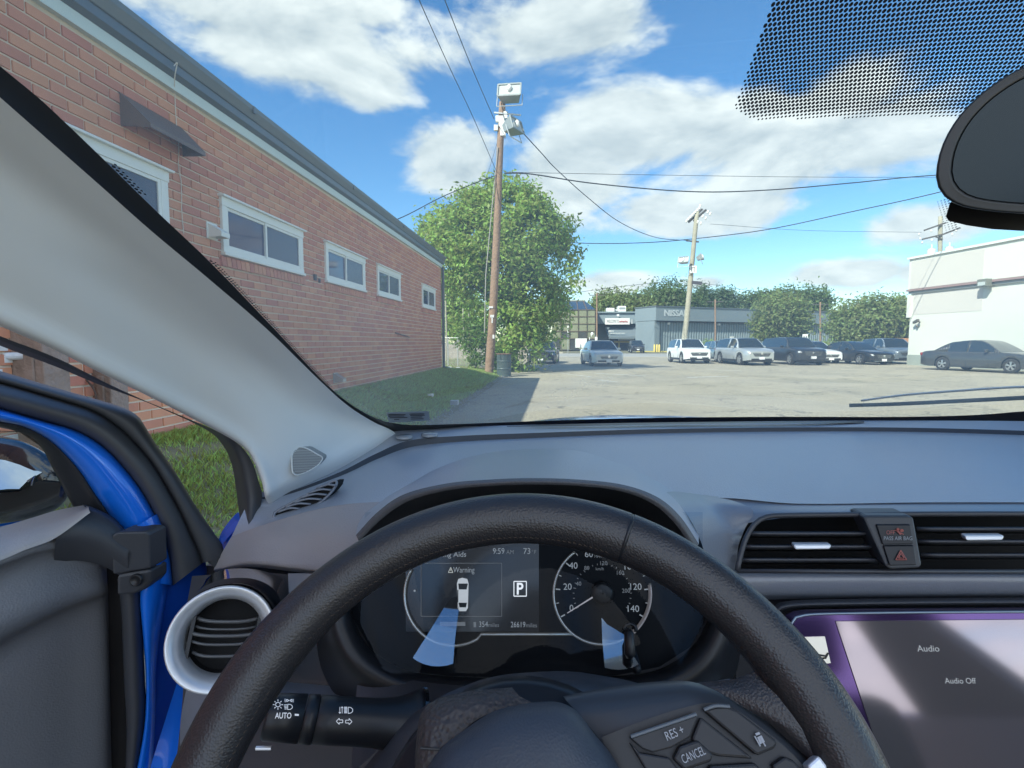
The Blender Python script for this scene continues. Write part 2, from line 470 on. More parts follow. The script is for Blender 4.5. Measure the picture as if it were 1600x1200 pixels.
# grassy bank between the brick wall and the lot
gx = np.concatenate([np.linspace(-30, -3.8, 20), np.linspace(-3.6, EDGEX + 0.25, 24)]); gy = np.concatenate([np.linspace(-6, 26, 110), np.linspace(27, 49.5, 24)])
bank = MB()
rows = []
for y in gy:
    row = []
    for x in gx:
        xx = x if y < 23 else x - 0.9 * min(1, (y - 23) / 2)
        z = float(zgrass(x, y)) + (0.012 * math.sin(9 * x + 3 * y) + 0.012 * math.sin(5 * y - 4 * x) if x < -2.2 else 0)
        if x > EDGEX + 0.1: z = -0.02
        row.append((xx, y, z))
    rows.append(row)
bank.grid(rows)
M_SOIL = mat('grass_soil', (0.21, 0.185, 0.095), 0.95, var=(2.2, 0.4), wear=(1.4, (0.13, 0.10, 0.07), 0.56), bump=(14, 0.6, 'noise'))
struct(bank.build('lawn', M_SOIL, smooth=True))


def leaf_mat(name, col, isl=0.35, hue=0.02):
    if name in MATS: return MATS[name]
    m = mat(name, col, 0.5, spec=0.35, island=isl, isl_hue=hue, var=(0.45, 0.25))
    N = m.node_tree.nodes; L = m.node_tree.links; b = N['Principled BSDF']; out = [n for n in N if n.type == 'OUTPUT_MATERIAL'][0]
    t = N.new('ShaderNodeBsdfTranslucent'); mx = N.new('ShaderNodeMixShader'); mx.inputs[0].default_value = 0.42
    src = b.inputs['Base Color'].links[0].from_socket
    h = N.new('ShaderNodeHueSaturation'); h.inputs['Value'].default_value = 1.6; h.inputs['Hue'].default_value = 0.485; L.new(src, h.inputs['Color']); L.new(h.outputs[0], t.inputs[0])
    L.new(b.outputs[0], mx.inputs[1]); L.new(t.outputs[0], mx.inputs[2]); L.new(mx.outputs[0], out.inputs[0])
    return m


def grass_blades(name, n, xr, yr, hgt, wid, seed, dens=None):
    g = np.random.default_rng(seed)
    x = g.uniform(*xr, n); y = yr[0] + (yr[1] - yr[0]) * g.random(n) ** (1.6 if yr[1] > 10 else 1.0)
    k = np.ones(n, bool)
    if dens is not None: k = g.random(n) < dens(x, y)
    x, y = x[k], y[k]; n = len(x); z = zgrass(x, y)
    a = g.uniform(0, 2 * np.pi, n); h = hgt * g.uniform(0.5, 1.35, n); w = wid * g.uniform(0.6, 1.4, n); ln = g.normal(0, 0.45, (n, 2)) * h[:, None]
    dx, dy = np.cos(a) * w, np.sin(a) * w
    v = np.empty((n, 4, 3))
    v[:, 0] = np.stack([x - dx, y - dy, z - 0.01], 1); v[:, 1] = np.stack([x + dx, y + dy, z - 0.01], 1)
    v[:, 2] = np.stack([x + dx * .6 + ln[:, 0] * .45, y + dy * .6 + ln[:, 1] * .45, z + h * .62], 1); v[:, 3] = np.stack([x + ln[:, 0], y + ln[:, 1], z + h], 1)
    i = np.arange(n)[:, None] * 4
    f = np.concatenate([i + np.array([[0, 1, 2]]), i + np.array([[0, 2, 3]])], 1).reshape(-1, 3)
    return mesh_np(name, v.reshape(-1, 3), f, M_BLADE, kind='stuff')


M_BLADE = leaf_mat('grass_blades', (0.30, 0.375, 0.10), 0.5, 0.05)


def near_dens(x, y):
    d = 0.5 + 0.5 * np.sin(3.1 * x + 1.3 * y) * np.sin(2.3 * y - 1.1 * x)
    d = np.clip(1.7 * d - 0.15 + 0.35 * np.sin(7.3 * x + 2 * np.sin(5.1 * y)) * np.sin(6.1 * y), 0.04, 1)
    bare = np.exp(-((x + 3.12 + 0.10 * np.sin(2 * y)) / 0.17) ** 2)          # trodden strip
    ed = np.clip((EDGEX - 0.12 - x) / 0.35, 0, 1)
    return d * (1 - 0.93 * bare) * ed


grass_blades('grass', 46000, (WALLX + 0.02, EDGEX), (2.2, 7.0), 0.052, 0.0036, 1, near_dens)
grass_blades('grass', 90000, (WALLX + 0.02, EDGEX), (7.0, 24.0), 0.075, 0.008, 2, lambda x, y: np.clip((EDGEX - 0.05 - x) / 0.3, 0.03, 1))
grass_blades('grass', 9000, (-14, -3.7), (17.2, 40.0), 0.09, 0.012, 3)

# crumbs of broken asphalt and stones along the lot edge
g = np.random.default_rng(5); v = []; f = []
for i in range(2600):
    y = 3 + 18 * g.random() ** 1.5; x = EDGEX + g.normal(0.02, 0.16); s = g.uniform(0.006, 0.024)
    z = max(float(zgrass(x, y)), 0.006) + s * 0.2; o = len(v); w = g.uniform(0, 6)
    for k in range(4): v.append((x + s * math.cos(w + k * 1.57) * g.uniform(.7, 1.2), y + s * math.sin(w + k * 1.57), z))
    v.append((x, y, z + s * g.uniform(.5, .9)))
    for k in range(4): f.append((o + k, o + (k + 1) % 4, o + 4))
mesh_np('gravel', v, f, mat('gravel_stones', (0.30, 0.29, 0.27), 0.9, island=0.35), kind='stuff')
for (px, py, s, Y) in ((697, 584, .16, 18.5), (672, 637, .09, 11.0)):
    t = MB(); p = P(px, py, Y); z = float(zgrass(p[0], p[1]))
    t.slab([(p[0] + s * math.cos(a) * random.uniform(.7, 1.1), p[1] + s * .6 * math.sin(a) * random.uniform(.7, 1.1), z + 0.10 + 0.02 * math.sin(3 * a)) for a in np.linspace(0, 5.8, 9)], (0, 0, -0.035))
    tag(t.build('crumpled_paper', mat('litter_white', (0.75, 0.75, 0.72), 0.7)), 'small white scrap of litter on the grass ' + ('near the far building corner' if Y > 15 else 'by the asphalt edge'), 'litter')

# ================================================================== brick building
CH = 0.0884; BL = 0.265; BZ = 0.50; NC = 36; YA = 2.6; YB = 16.75
WTOP = BZ + NC * CH + 0.03
M_BRICK = mat('red_brick', (0.61, 0.272, 0.172), 0.88, spec=0.2, island=0.10, isl_hue=0.01, var=(1.1, 0.22), bump=(60, 0.35, 'noise'), wear=(0.75, (0.50, 0.36, 0.29), 0.60))
M_MORTAR = mat('pale_mortar', (0.72, 0.62, 0.48), 0.95, bump=(50, 0.5, 'noise'), var=(2, 0.2))
M_WHITE = mat('white_vinyl', (0.86, 0.87, 0.83), 0.45, var=(1.5, 0.06))
M_PANE = mat('dark_pane', (0.06, 0.065, 0.13), 0.03, spec=0.35)
M_SCREEN = mat('pane_behind_screen', (0.075, 0.085, 0.13), 0.22, spec=0.3)
bb = thing('brick_building', 'long single storey red brick building with high white sliding windows, beside the lawn', 'building', (WALLX - 4, 9, BZ))
wm = MB(); wm.box((WALLX - 0.156, (YA + YB) / 2, (BZ + WTOP) / 2 - 0.2), (0.3, YB - YA - 0.012, WTOP - BZ + 0.4))
wm.box((-11.5, YB - 0.16, (BZ + WTOP) / 2 - .2), (15.4, 0.3, WTOP - BZ + .4)); wm.box((-11.5, YA + .16, (BZ + WTOP) / 2), (15.4, 0.3, WTOP - BZ))
wm.box((-11.3, (YA + YB) / 2, WTOP - 0.2), (15.0, YB - YA - 0.7, 0.16))
wall = wm.build('wall', M_MORTAR, bb)
# unseen tall block added behind the camera to keep the sun off the car
rw = MB(); rw.box((-6.4, -4.6, 4.5), (5.6, 4.2, 8.4)); rw.box((-6.4, -4.6, 8.8), (5.9, 4.5, .25)); rw.box((-11.4, -5.5, 2.0), (15.4, 15.8, 3.4)); rw.build('added_shade_block', mat('shade_block_brick', (.40, .17, .12), .9, var=(6, .3)), bb)
WZ0, WZ1 = 2.30, 2.94
WINS = [(2.9, 4.76), (5.56, 7.40), (8.16, 9.89), (10.6, 12.2), (14.25, 15.8)]
rects = [(a, b, WZ0 - 0.115, WZ1) for a, b in WINS]
vis = []; rest = MB()
bx = bpy.data.meshes.new('brick')


def brick_verts(y0, y1, z0, z1, jut):
    x0, x1 = WALLX - 0.02, WALLX + jut
    e = 0.004
    return [(x0, y0, z0), (x0, y1, z0), (x0, y1, z1), (x0, y0, z1), (x1, y0 + e, z0 + e), (x1, y1 - e, z0 + e), (x1, y1 - e, z1 - e), (x1, y0 + e, z1 - e)]


BF = [(4, 5, 6, 7), (0, 1, 5, 4), (1, 2, 6, 5), (2, 3, 7, 6), (3, 0, 4, 7)]
h2 = (BL - 0.011) / 2; hz = (CH - 0.011) / 2
bx.from_pydata([(x, y, z) for x, y, z in [(-0.02, -h2, -hz), (-0.02, h2, -hz), (-0.02, h2, hz), (-0.02, -h2, hz), (0.006, -h2 + .004, -hz + .004), (0.006, h2 - .004, -hz + .004), (0.006, h2 - .004, hz - .004), (0.006, -h2 + .004, hz - .004)]], [], BF)
bx.materials.append(M_BRICK)
full = []
for i in range(NC):
    z0 = BZ + i * CH; z1 = z0 + CH - 0.011
    y = YA - (i % 2) * BL / 2 + random.uniform(-.01, .01)
    while y < YB - 0.02:
        a, b = max(y, YA), min(y + BL - 0.011, YB); y += BL
        segs = [(a, b)]
        for (r0, r1, q0, q1) in rects:
            if z1 > q0 + 0.02 and z0 < q1 - 0.01:
                new = []
                for (c, d) in segs:
                    if d <= r0 or c >= r1: new.append((c, d))
                    else:
                        if c < r0 - .01: new.append((c, r0))
                        if d > r1 + .01: new.append((r1, d))
                segs = new
        for (c, d) in segs:
            if d - c < 0.02: continue
            if abs(d - c - (BL - 0.011)) < 1e-4: full.append(((c + d) / 2, (z0 + z1) / 2))
            else: rest.add(brick_verts(c, d, z0, z1, 0.006 + random.uniform(-.002, .002)), BF)
# which bricks show: inside the frame and not behind the pillar, dash or door
PILLAR = [(0, 95), (160, 245), (330, 410), (420, 505), (500, 590), (600, 660), (600, 1200), (375, 800), (372, 760), (345, 690), (240, 632), (150, 598), (0, 539)]
DOORP = [(0, 580), (90, 607), (215, 650), (240, 690), (300, 780), (345, 850), (345, 1200), (0, 1200)]


def inside(p, poly):
    x, y = p; r = False; j = len(poly) - 1
    for i in range(len(poly)):
        a, b = poly[i], poly[j]
        if (a[1] > y) != (b[1] > y) and x < (b[0] - a[0]) * (y - a[1]) / (b[1] - a[1]) + a[0]: r = not r
        j = i
    return r


cand = []
for k, (y, z) in enumerate(full):
    (u, v_), d = project((WALLX, y, z))
    ok = 0 < u < 1600 and -5 < v_ < 1200 and not inside((u, v_), PILLAR) and not inside((u, v_), DOORP)
    cand.append((0 if ok else 1, d, k))
cand.sort()
single = set(k for _, _, k in cand[:280])
for k, (y, z) in enumerate(full):
    if k in single:
        o = bpy.data.objects.new('brick', bx); C.objects.link(o); o.parent = wall; o.location = (WALLX + random.uniform(-.002, .002), y, z)
        o.rotation_euler = (random.uniform(-.008, .008), 0, random.uniform(-.01, .01))
    else:
        rest.add(brick_verts(y - h2, y + h2, z - hz, z + hz, 0.006 + random.uniform(-.002, .002)), BF)
rest.build('brickwork', M_BRICK, wall, kind='stuff')
# sloping rowlock sills of headers under each window
sill = MB()
for (a, b) in WINS:
    y = a - 0.03
    while y < b + 0.03:
        y1 = min(y + CH - 0.012, b + 0.05)
        x0, x1 = WALLX - 0.03, WALLX + 0.035
        sill.add([(x0, y, WZ0 - .11), (x0, y1, WZ0 - .11), (x0, y1, WZ0 + .01), (x0, y, WZ0 + .01), (x1, y, WZ0 - .115), (x1, y1, WZ0 - .115), (x1 - .01, y1, WZ0 - .012), (x1 - .01, y, WZ0 - .012)], BF)
        y += CH
sill.build('brick_sill', M_BRICK, bb, kind='stuff')


def sliding_window(y0, y1, tri):
    z0, z1 = WZ0, WZ1; X = WALLX
    m = MB()
    m.box((X + .015, (y0 + y1) / 2, z1 - .055), (.05, y1 - y0 + .02, .11)); m.box((X + .035, (y0 + y1) / 2, z1 - .008), (.09, y1 - y0 + .07, .022))
    m.box((X + .012, (y0 + y1) / 2, z0 + .045), (.05, y1 - y0 + .01, .09)); m.box((X + .025, (y0 + y1) / 2, z0 + .018), (.07, y1 - y0 + .03, .034))
    for yy in (y0 + .045, y1 - .045): m.box((X + .010, yy, (z0 + z1) / 2), (.048, .09, z1 - z0 - .14))
    w = m.build('window', M_WHITE, bb, bevel=0.004)
    ym = (y0 + y1) / 2 - .03
    s = MB()
    iz0, iz1 = z0 + .09, z1 - .11
    for (a, b, off) in ((y0 + .09, ym + .03, .004), (ym - .03, y1 - .09, .016)):
        for yy in (a + .018, b - .018): s.box((X + off, yy, (iz0 + iz1) / 2), (.03, .036, iz1 - iz0))
        for zz in (iz0 + .016, iz1 - .016): s.box((X + off, (a + b) / 2, zz), (.028, b - a - .07, .032))
    s.build('sash', M_WHITE, w, bevel=0.003)
    p = MB(); p.box((X + .001, (y0 + .09 + ym) / 2, (iz0 + iz1) / 2), (.006, ym - y0 - .1, iz1 - iz0 - .05)); p.build('pane', M_PANE, w)
    p = MB(); p.box((X + .014, (ym + y1 - .09) / 2, (iz0 + iz1) / 2), (.006, y1 - ym - .14, iz1 - iz0 - .05)); p.build('pane', M_SCREEN, w)


for a, b in WINS: sliding_window(a, b, 0)
# white trim board, grey gutter and roof edge
M_GUT = mat('grey_gutter_metal', (0.13, 0.155, 0.175), 0.45, metal=0.35, var=(1.5, 0.12))
tr = MB(); tr.box((WALLX + .022, (YA + YB) / 2, WTOP + .045), (.05, YB - YA + .1, .10)); tr.build('trim_board', mat('pale_trim', (0.62, 0.70, 0.66), 0.5), bb)
gut = MB()
prof = [(-.02, .095), (.05, .095), (.095, .13), (.095, .205), (.11, .21), (.15, .29), (.158, .335), (-.02, .345)]
rws = [[(WALLX + a, y, WTOP + z) for a, z in prof] for y in (YA - .3, YB + .12)]
gut.grid(rws); gut.add([rws[1][i] for i in range(len(prof))], [tuple(range(len(prof)))])
for y in np.arange(YA + .4, YB, 3.05): gut.box((WALLX + .145, y, WTOP + .30), (.03, .05, .075))
gut.build('gutter', M_GUT, bb)
rf = MB(); rf.box((-11.4, (YA + YB) / 2, WTOP + .22), (15.6, YB - YA + .35, .2)); rf.build('roof', mat('roof_membrane', (0.2, 0.2, 0.2), 0.9), bb)
dp = MB(); dp.box((WALLX + .06, YB + .02, (BZ + WTOP) / 2 - .02), (.075, .10, WTOP - BZ + .1)); dp.box((WALLX + .10, YB + .02, BZ + .06), (.16, .09, .07))
dp.build('downspout', M_GUT, bb, bevel=0.01)
ft = MB(); ft.box((WALLX + .02, (YA + YB) / 2 + 4, BZ - .03), (.06, YB - YA - 8, .10)); ft.build('footing', M_CONC, bb)
# brown sheet metal vent hood above the first window
M_BROWN = mat('brown_sheet_metal', (0.15, 0.105, 0.09), 0.55, var=(6, 0.25))
hv = MB(); ya, yb = 4.28, 5.02; zt, zl = 3.42, 3.15; xo = WALLX + .25
hv.add([(WALLX + .004, ya, zt), (WALLX + .004, yb, zt), (WALLX + .004, yb, zl), (WALLX + .004, ya, zl), (xo, ya + .02, zl - .01), (xo, yb - .02, zl - .01), (xo, yb - .02, zl + .025), (xo, ya + .02, zl + .025)],
       [(0, 7, 6, 1), (0, 3, 4, 7), (1, 6, 5, 2), (4, 5, 6, 7)])
hv.build('vent_hood', M_BROWN, bb, solid=0.006)


def dryer_vent(y, z, s, m, name):
    v = MB(); v.box((WALLX + .012, y, z), (.012, s, s)); v.build(name, m, bb, bevel=.003)
    h = MB(); w = s * .42; o = WALLX + .018
    h.add([(o, y - w, z + w), (o, y + w, z + w), (o, y + w, z - w), (o, y - w, z - w), (o + s * .85, y - w, z - w * .9), (o + s * .85, y + w, z - w * .9), (o + s * .85, y + w, z - w * .2), (o + s * .85, y - w, z - w * .2)],
          [(0, 7, 6, 1), (0, 3, 4, 7), (1, 6, 5, 2), (4, 5, 6, 7)])
    h.build('vent_cover', m, bb, solid=.004)


dryer_vent(5.40, 2.52, .17, M_WHITE, 'vent_plate')
dryer_vent(8.45, .78, .17, mat('galvanised_metal', (0.5, 0.53, 0.55), 0.3, metal=0.7), 'vent_plate')
# thin white cable stapled down the brick
cb = MB(); cpt = [P(273, 140, X=WALLX + .16), P(272, 103, X=WALLX + .17), P(277, 98, X=WALLX + .15), P(273, 120, X=WALLX + .10), P(273, 148, X=WALLX + .02), P(276, 200, X=WALLX + .015), P(279, 222, X=WALLX + .015), P(279, 262, X=WALLX + .015), P(283, 285, X=WALLX + .015), P(284, 330, X=WALLX + .015), P(287, 365, X=WALLX + .015)]
cb.tube(smooth_curve(cpt[1:], 50), .0045, 5); cb.build('cable', mat('cable_offwhite', (0.75, 0.68, 0.58), 0.6), bb)
st = MB()
for (a, b) in (((618, 520), (640, 527)),): st.bar(P(*a, X=WALLX + .02), P(*b, X=WALLX + .06), .02)
st.box((WALLX + .02, 7.78, 2.33), (.03, .06, .09)); st.box((WALLX + .02, 7.93, 2.30), (.03, .03, .06)); st.build('wall_bracket', mat('dark_iron', (.06, .05, .05), .6), bb)

# weathered posts and a pale pipe by the wall, seen above the open door
M_OLDWOOD = mat('weathered_wood', (0.27, 0.20, 0.16), 0.9, var=(9, 0.4), bump=[(8, 0.5, 'noise'), (40, 0.4, 'noise')])


def old_post(px0, px1, ytop, Y, label):
    a = P(px0, 600, Y); b = P(px1, 600, Y); w = b[0] - a[0]; x = (a[0] + b[0]) / 2; zt = P(0, ytop, Y)[2]; zb = float(zgrass(x, Y)) - .05
    m = MB(); m.box((x, Y, (zt + zb) / 2), (w, w * .8, zt - zb)); m.box((x + .1 * w, Y - w * .42, (zt + zb) / 2 - .1), (w * .3, .02, (zt - zb) * .7))
    tag(m.build('wooden_post', M_OLDWOOD, bevel=.012), label, 'post', 'weathered posts by the brick wall')


old_post(40, 91, 480, 3.35, 'wide weathered wooden post at the left, beside the pale pipe')
old_post(148, 187, 540, 3.95, 'narrower weathered wooden post with peeling paint, right of the wide post')
vn = MB()
for s0 in ((112, 575, 110, 640), (128, 582, 150, 622)):
    a, b = P(s0[0], s0[1], 3.8), P(s0[2], s0[3], 3.8); vn.tube(smooth_curve([a + (0, 0, .3), a, (a + b) / 2 + (0.02, 0, 0), b, b - (0, 0, .4)], 20), .007, 5)
tag(vn.build('vine_stem', mat('vine_bark', (.12, .08, .06), .9)), 'dead bare vine stems against the brick between two posts', 'vine')
pp = MB(); pp.tube([P(-160, 560, 3.0), P(46, 556, 3.28)], .026, 12); tag(pp.build('pipe', mat('pale_pipe', (.62, .66, .68), .35, var=(14, .3))), 'pale horizontal pipe fixed to the wide weathered post', 'pipe')
ww = MB()
for (y, z) in full:
    if y < 3.62 and z < 1.42 and random.random() < .8:
        ww.add(brick_verts(y - h2 * random.uniform(.4, 1), y + h2 * random.uniform(.4, 1), z - hz * random.uniform(.6, 1), z + hz * random.uniform(.6, 1), .0095), BF)
ww.build('flaking_whitewash', mat('whitewash', (.72, .71, .68), .9, var=(20, .2)), wall, kind='stuff')

# ================================================================== trees
def wave(p, spread):
    w = .55 / max(.12, spread)
    return np.sin(w * p[:, 0] + 1.3 + .7 * np.sin(w * .6 * p[:, 2])) * np.sin(w * .9 * p[:, 2] + .4 + .6 * np.sin(w * .7 * p[:, 0])) + .35 * np.sin(w * 1.7 * p[:, 1] + 2 * np.sin(w * p[:, 0]))


def leaf_cloud(blobs, n_clump, per, leaf, spread, seed, shell=0.55, droop=0.2, clip=None, cull=-9.0):
    """blobs: (centre, radii). Leaf clumps spread through the outer part of each blob; returns vertices and quads."""
    g = np.random.default_rng(seed)
    vol = np.array([r[0] * r[1] * r[2] for _, r in blobs]) ** 0.67; pick = g.choice(len(blobs), n_clump, p=vol / vol.sum())
    c = np.array([b[0] for b in blobs], float)[pick]; r = np.array([b[1] for b in blobs], float)[pick]
    d = g.normal(size=(n_clump, 3)); d /= np.linalg.norm(d, axis=1)[:, None]
    rad = shell + (1 - shell) * g.random(n_clump) ** 0.6; rad *= g.uniform(.86, 1.10, n_clump)
    cc = c + d * r * rad[:, None]
    p = np.repeat(cc, per, 0) + g.normal(size=(n_clump * per, 3)) * spread
    out = np.repeat(d, per, 0)
    if clip is not None:
        k = clip(p); p, out = p[k], out[k]
    k = wave(p, spread) > cull; k |= g.random(len(p)) < .2; p, out = p[k], out[k]      # thin spots where the sky shows through
    n = len(p)
    nrm = out * 0.6 + g.normal(size=(n, 3)) * 0.75 + np.array([0, 0, 0.45]); nrm /= np.linalg.norm(nrm, axis=1)[:, None]
    a = g.normal(size=(n, 3)); a[:, 2] -= droop; t = np.cross(nrm, a); t /= np.linalg.norm(t, axis=1)[:, None]; b = np.cross(nrm, t)
    s = leaf * g.uniform(.6, 1.35, n)[:, None]
    v = np.stack([p - t * s, p - b * s * .42 + nrm * s * .12, p + t * s, p + b * s * .42 + nrm * s * .12], 1).reshape(-1, 3)
    f = np.arange(n * 4).reshape(n, 4)
    return v, f


M_BARK = mat('grey_bark', (0.12, 0.10, 0.08), 0.95, var=(6, 0.3), bump=(12, 0.7, 'noise'))


def make_tree(label, base, trunk_h, trunk_r, blobs, lm, n_clump, per, leaf, spread, seed, group, limbs=5, name='tree', shell=.55, cull=-9.0):
    t = thing(name, label, 'tree', base, group)
    b = np.array(base, float); g = random.Random(seed); m = MB()
    top = b + np.array([g.uniform(-.2, .2), g.uniform(-.2, .2), trunk_h])
    m.tube(smooth_curve([b - (0, 0, .1), b + (0.02, 0, trunk_h * .15), (b + top) / 2 + (g.uniform(-.1, .1), 0, 0), top], 10), list(np.linspace(trunk_r * 1.25, trunk_r * .75, 10)), 8)
    for k in range(limbs):
        c, r = blobs[k % len(blobs)]; e = np.array(c, float) + np.array([g.uniform(-.5, .5), g.uniform(-.5, .5), g.uniform(-.1, .6)]) * np.array(r)
        m.tube(smooth_curve([top - (0, 0, trunk_h * .15), (top * .6 + e * .4) + (0, 0, .1 * trunk_h), e], 9), list(np.linspace(trunk_r * .6, trunk_r * .12, 9)), 6)
    m.build('trunk', M_BARK, t, smooth=True)
    v, f = leaf_cloud(blobs, n_clump, per, leaf, spread, seed, shell, cull=cull)
    mesh_np('crown', v, f, lm, t)
    return t


def E3(px, py, rx, ry, Y, rd=None):
    """An ellipsoid centred on a photo pixel at depth Y with pixel half sizes."""
    s = Y / FPX; return (P(px, py, Y), (rx * s, (rd or (rx + ry) / 2) * s, ry * s))


M_LEAF1 = leaf_mat('leaf_fresh_green', (0.25, 0.345, 0.075), 0.5, 0.03)
M_LEAF2 = leaf_mat('leaf_dark_green', (0.13, 0.19, 0.07))
M_LEAF3 = leaf_mat('leaf_olive', (0.20, 0.25, 0.085), 0.4, 0.03)
M_LEAF4 = leaf_mat('leaf_blue_green', (0.11, 0.17, 0.085))
TY = 25.5
blobs = [E3(775, 395, 108, 98, TY), E3(722, 395, 68, 72, TY - .5), E3(830, 410, 62, 85, TY), E3(800, 330, 60, 50, TY), E3(745, 335, 50, 42, TY), E3(808, 490, 72, 70, TY),
         E3(855, 480, 36, 62, TY + .3), E3(812, 545, 48, 42, TY - .8), E3(792, 562, 30, 28, TY - .5), E3(862, 370, 26, 40, TY), E3(693, 415, 34, 36, TY)]
blobs = [(c, tuple(v * .93 for v in r)) for c, r in blobs]
for (px, py) in ((787, 284), (760, 292), (815, 300), (845, 320), (720, 306), (690, 328), (870, 335), (888, 350), (663, 352), (740, 296), (800, 290), (830, 312), (704, 318), (858, 328), (676, 342), (896, 372), (652, 378), (893, 400), (772, 288), (655, 410), (898, 430)): blobs.append(E3(px, py + 10, 8.5, 21, TY + random.uniform(-1, 1)))
bz = float(zgrass(-2.8, TY)); tb = P(800, 560, TY); tb[2] = bz
make_tree('large bushy tree with bright green leaves behind the near wooden pole', tb, 2.2, .22, blobs, M_LEAF1, 3600, 18, .112, .23, 11, 'trees around the lot', limbs=12, shell=.40, cull=-.36)
sb = [E3(733, 520, 22, 30, 23.5), E3(745, 548, 22, 22, 23.3)]
b_ = P(742, 575, 23.4); b_[2] = float(zgrass(b_[0], 23.4))
make_tree('low leafy sapling between the near pole and the brick corner', b_, .5, .03, sb, leaf_mat('leaf_sapling', (.13, .21, .04), .4, .03), 170, 12, .085, .12, 5, 'trees around the lot', limbs=4)

# far trees: (label, px centre, base py, Y, crown ellipses, material, clumps, leaf)
far = [('dark rounded tree, tallest of the treeline behind the grey dealership', 1045, 116, [(1045, 470, 42, 34), (1030, 480, 38, 28), (1068, 484, 30, 26)], M_LEAF2, 520, .34),
       ('yellowish green tree behind the white rooftop unit', 985, 112, [(985, 482, 36, 24), (962, 478, 26, 20), (1008, 486, 24, 20)], M_LEAF3, 420, .34),
       ('small olive tree at the left end of the treeline', 947, 114, [(946, 475, 20, 18), (938, 488, 18, 18)], M_LEAF3, 200, .34),
       ('pointed dark conifer right of the leaning light pole', 1100, 120, [(1098, 460, 7, 14), (1098, 474, 14, 14), (1098, 488, 22, 14)], M_LEAF4, 240, .30),
       ('feathery pine with layered branches beside the conifer', 1130, 122, [(1127, 462, 22, 8), (1132, 474, 26, 8), (1128, 486, 28, 12)], M_LEAF4, 260, .30),
       ('broad dark tree behind the nearer street tree', 1240, 125, [(1240, 476, 58, 26), (1270, 472, 26, 22), (1205, 480, 40, 22)], M_LEAF2, 520, .36),
       ('dull green tree behind the middle of the dealership roof', 1168, 124, [(1166, 484, 32, 22), (1185, 478, 24, 20)], M_LEAF2, 260, .36),
       ('low distant tree beyond the right street tree', 1330, 130, [(1330, 500, 46, 14)], M_LEAF2, 180, .36)]
for i, (lab, px, Y, bl, lm, nc, lf) in enumerate(far):
    base = P(px, 540, Y); base[2] = 0
    make_tree(lab, base, 4, .3, [E3(*b, Y) for b in bl], lm, int(nc * 1.7), 14, lf, .75, 30 + i, 'trees around the lot', limbs=5, shell=.35)
near2 = [('rounded street tree with tan tips, left of the two before the grey wall', 1222, 76, [(1220, 490, 40, 30), (1200, 505, 24, 22), (1240, 505, 26, 24), (1195, 520, 18, 12), (1225, 515, 30, 16)], 600),
         ('broad low street tree with tan tips beside the white building', 1362, 66, [(1362, 500, 58, 36), (1325, 510, 30, 24), (1400, 505, 36, 38), (1350, 525, 40, 18), (1395, 530, 36, 14)], 900)]
for i, (lab, px, Y, bl, nc) in enumerate(near2):
    base = P(px, 552, Y); base[2] = 0
    make_tree(lab, base, 2.2, .2, [E3(*b, Y) for b in bl], M_LEAF3, int(nc * 1.35), 15, .24, .42, 60 + i, 'trees around the lot', limbs=7, shell=.4)
for i, (lab, px, py, Y, w, h) in enumerate((('small shrub behind the white crossover', 1108, 541, 78, 11, 9), ('low clipped shrub beyond the far end of the grey wall', 1285, 544, 74, 20, 10), ('pale bush under the arrow sign', 1262, 546, 72, 10, 8))):
    base = P(px, 550, Y); base[2] = 0
    make_tree(lab, base, .4, .04, [E3(px, py, w, h, Y)], M_LEAF1, 110, 10, .14, .2, 80 + i, 'shrubs by the dealership', limbs=3, name='shrub')
# trees seen through the gap left of the near pole
for i, (lab, px, Y, bl, lm) in enumerate((('sunlit tree glimpsed between the brick corner and the pole', 715, 52, [(715, 500, 28, 34), (705, 470, 24, 30), (735, 490, 22, 36)], M_LEAF1),
                                         ('darker tree farther off behind the brick corner', 690, 64, [(675, 470, 40, 40), (705, 505, 30, 26), (745, 515, 30, 26)], M_LEAF2))):
    base = P(px, 545, Y); base[2] = 0
    make_tree(lab, base, 2.4, .18, [E3(*b, Y) for b in bl], lm, 420, 12, .22, .4, 90 + i, 'trees around the lot', limbs=5)

# ================================================================== poles
M_POLE = mat('utility_pole_wood', (0.27, 0.175, 0.115), 0.9, var=(3.5, 0.35), bump=[(9, 0.5, 'noise')], wear=(1.2, (0.16, 0.12, 0.10), 0.58))
M_POLEG = mat('utility_pole_grey', (0.36, 0.34, 0.26), 0.9, var=(3, 0.25), bump=(9, 0.5, 'noise'))
M_HOUS = mat('floodlight_housing', (0.30, 0.33, 0.33), 0.45, metal=0.3, var=(4, .1))
M_LENS = mat('floodlight_lens', (0.50, 0.54, 0.52), 0.12, spec=0.7, coat=0.4)
M_CER = mat('white_ceramic', (0.78, 0.78, 0.76), 0.3)
M_GALV = mat('galvanised_bracket', (0.55, 0.57, 0.58), 0.4, metal=0.5)


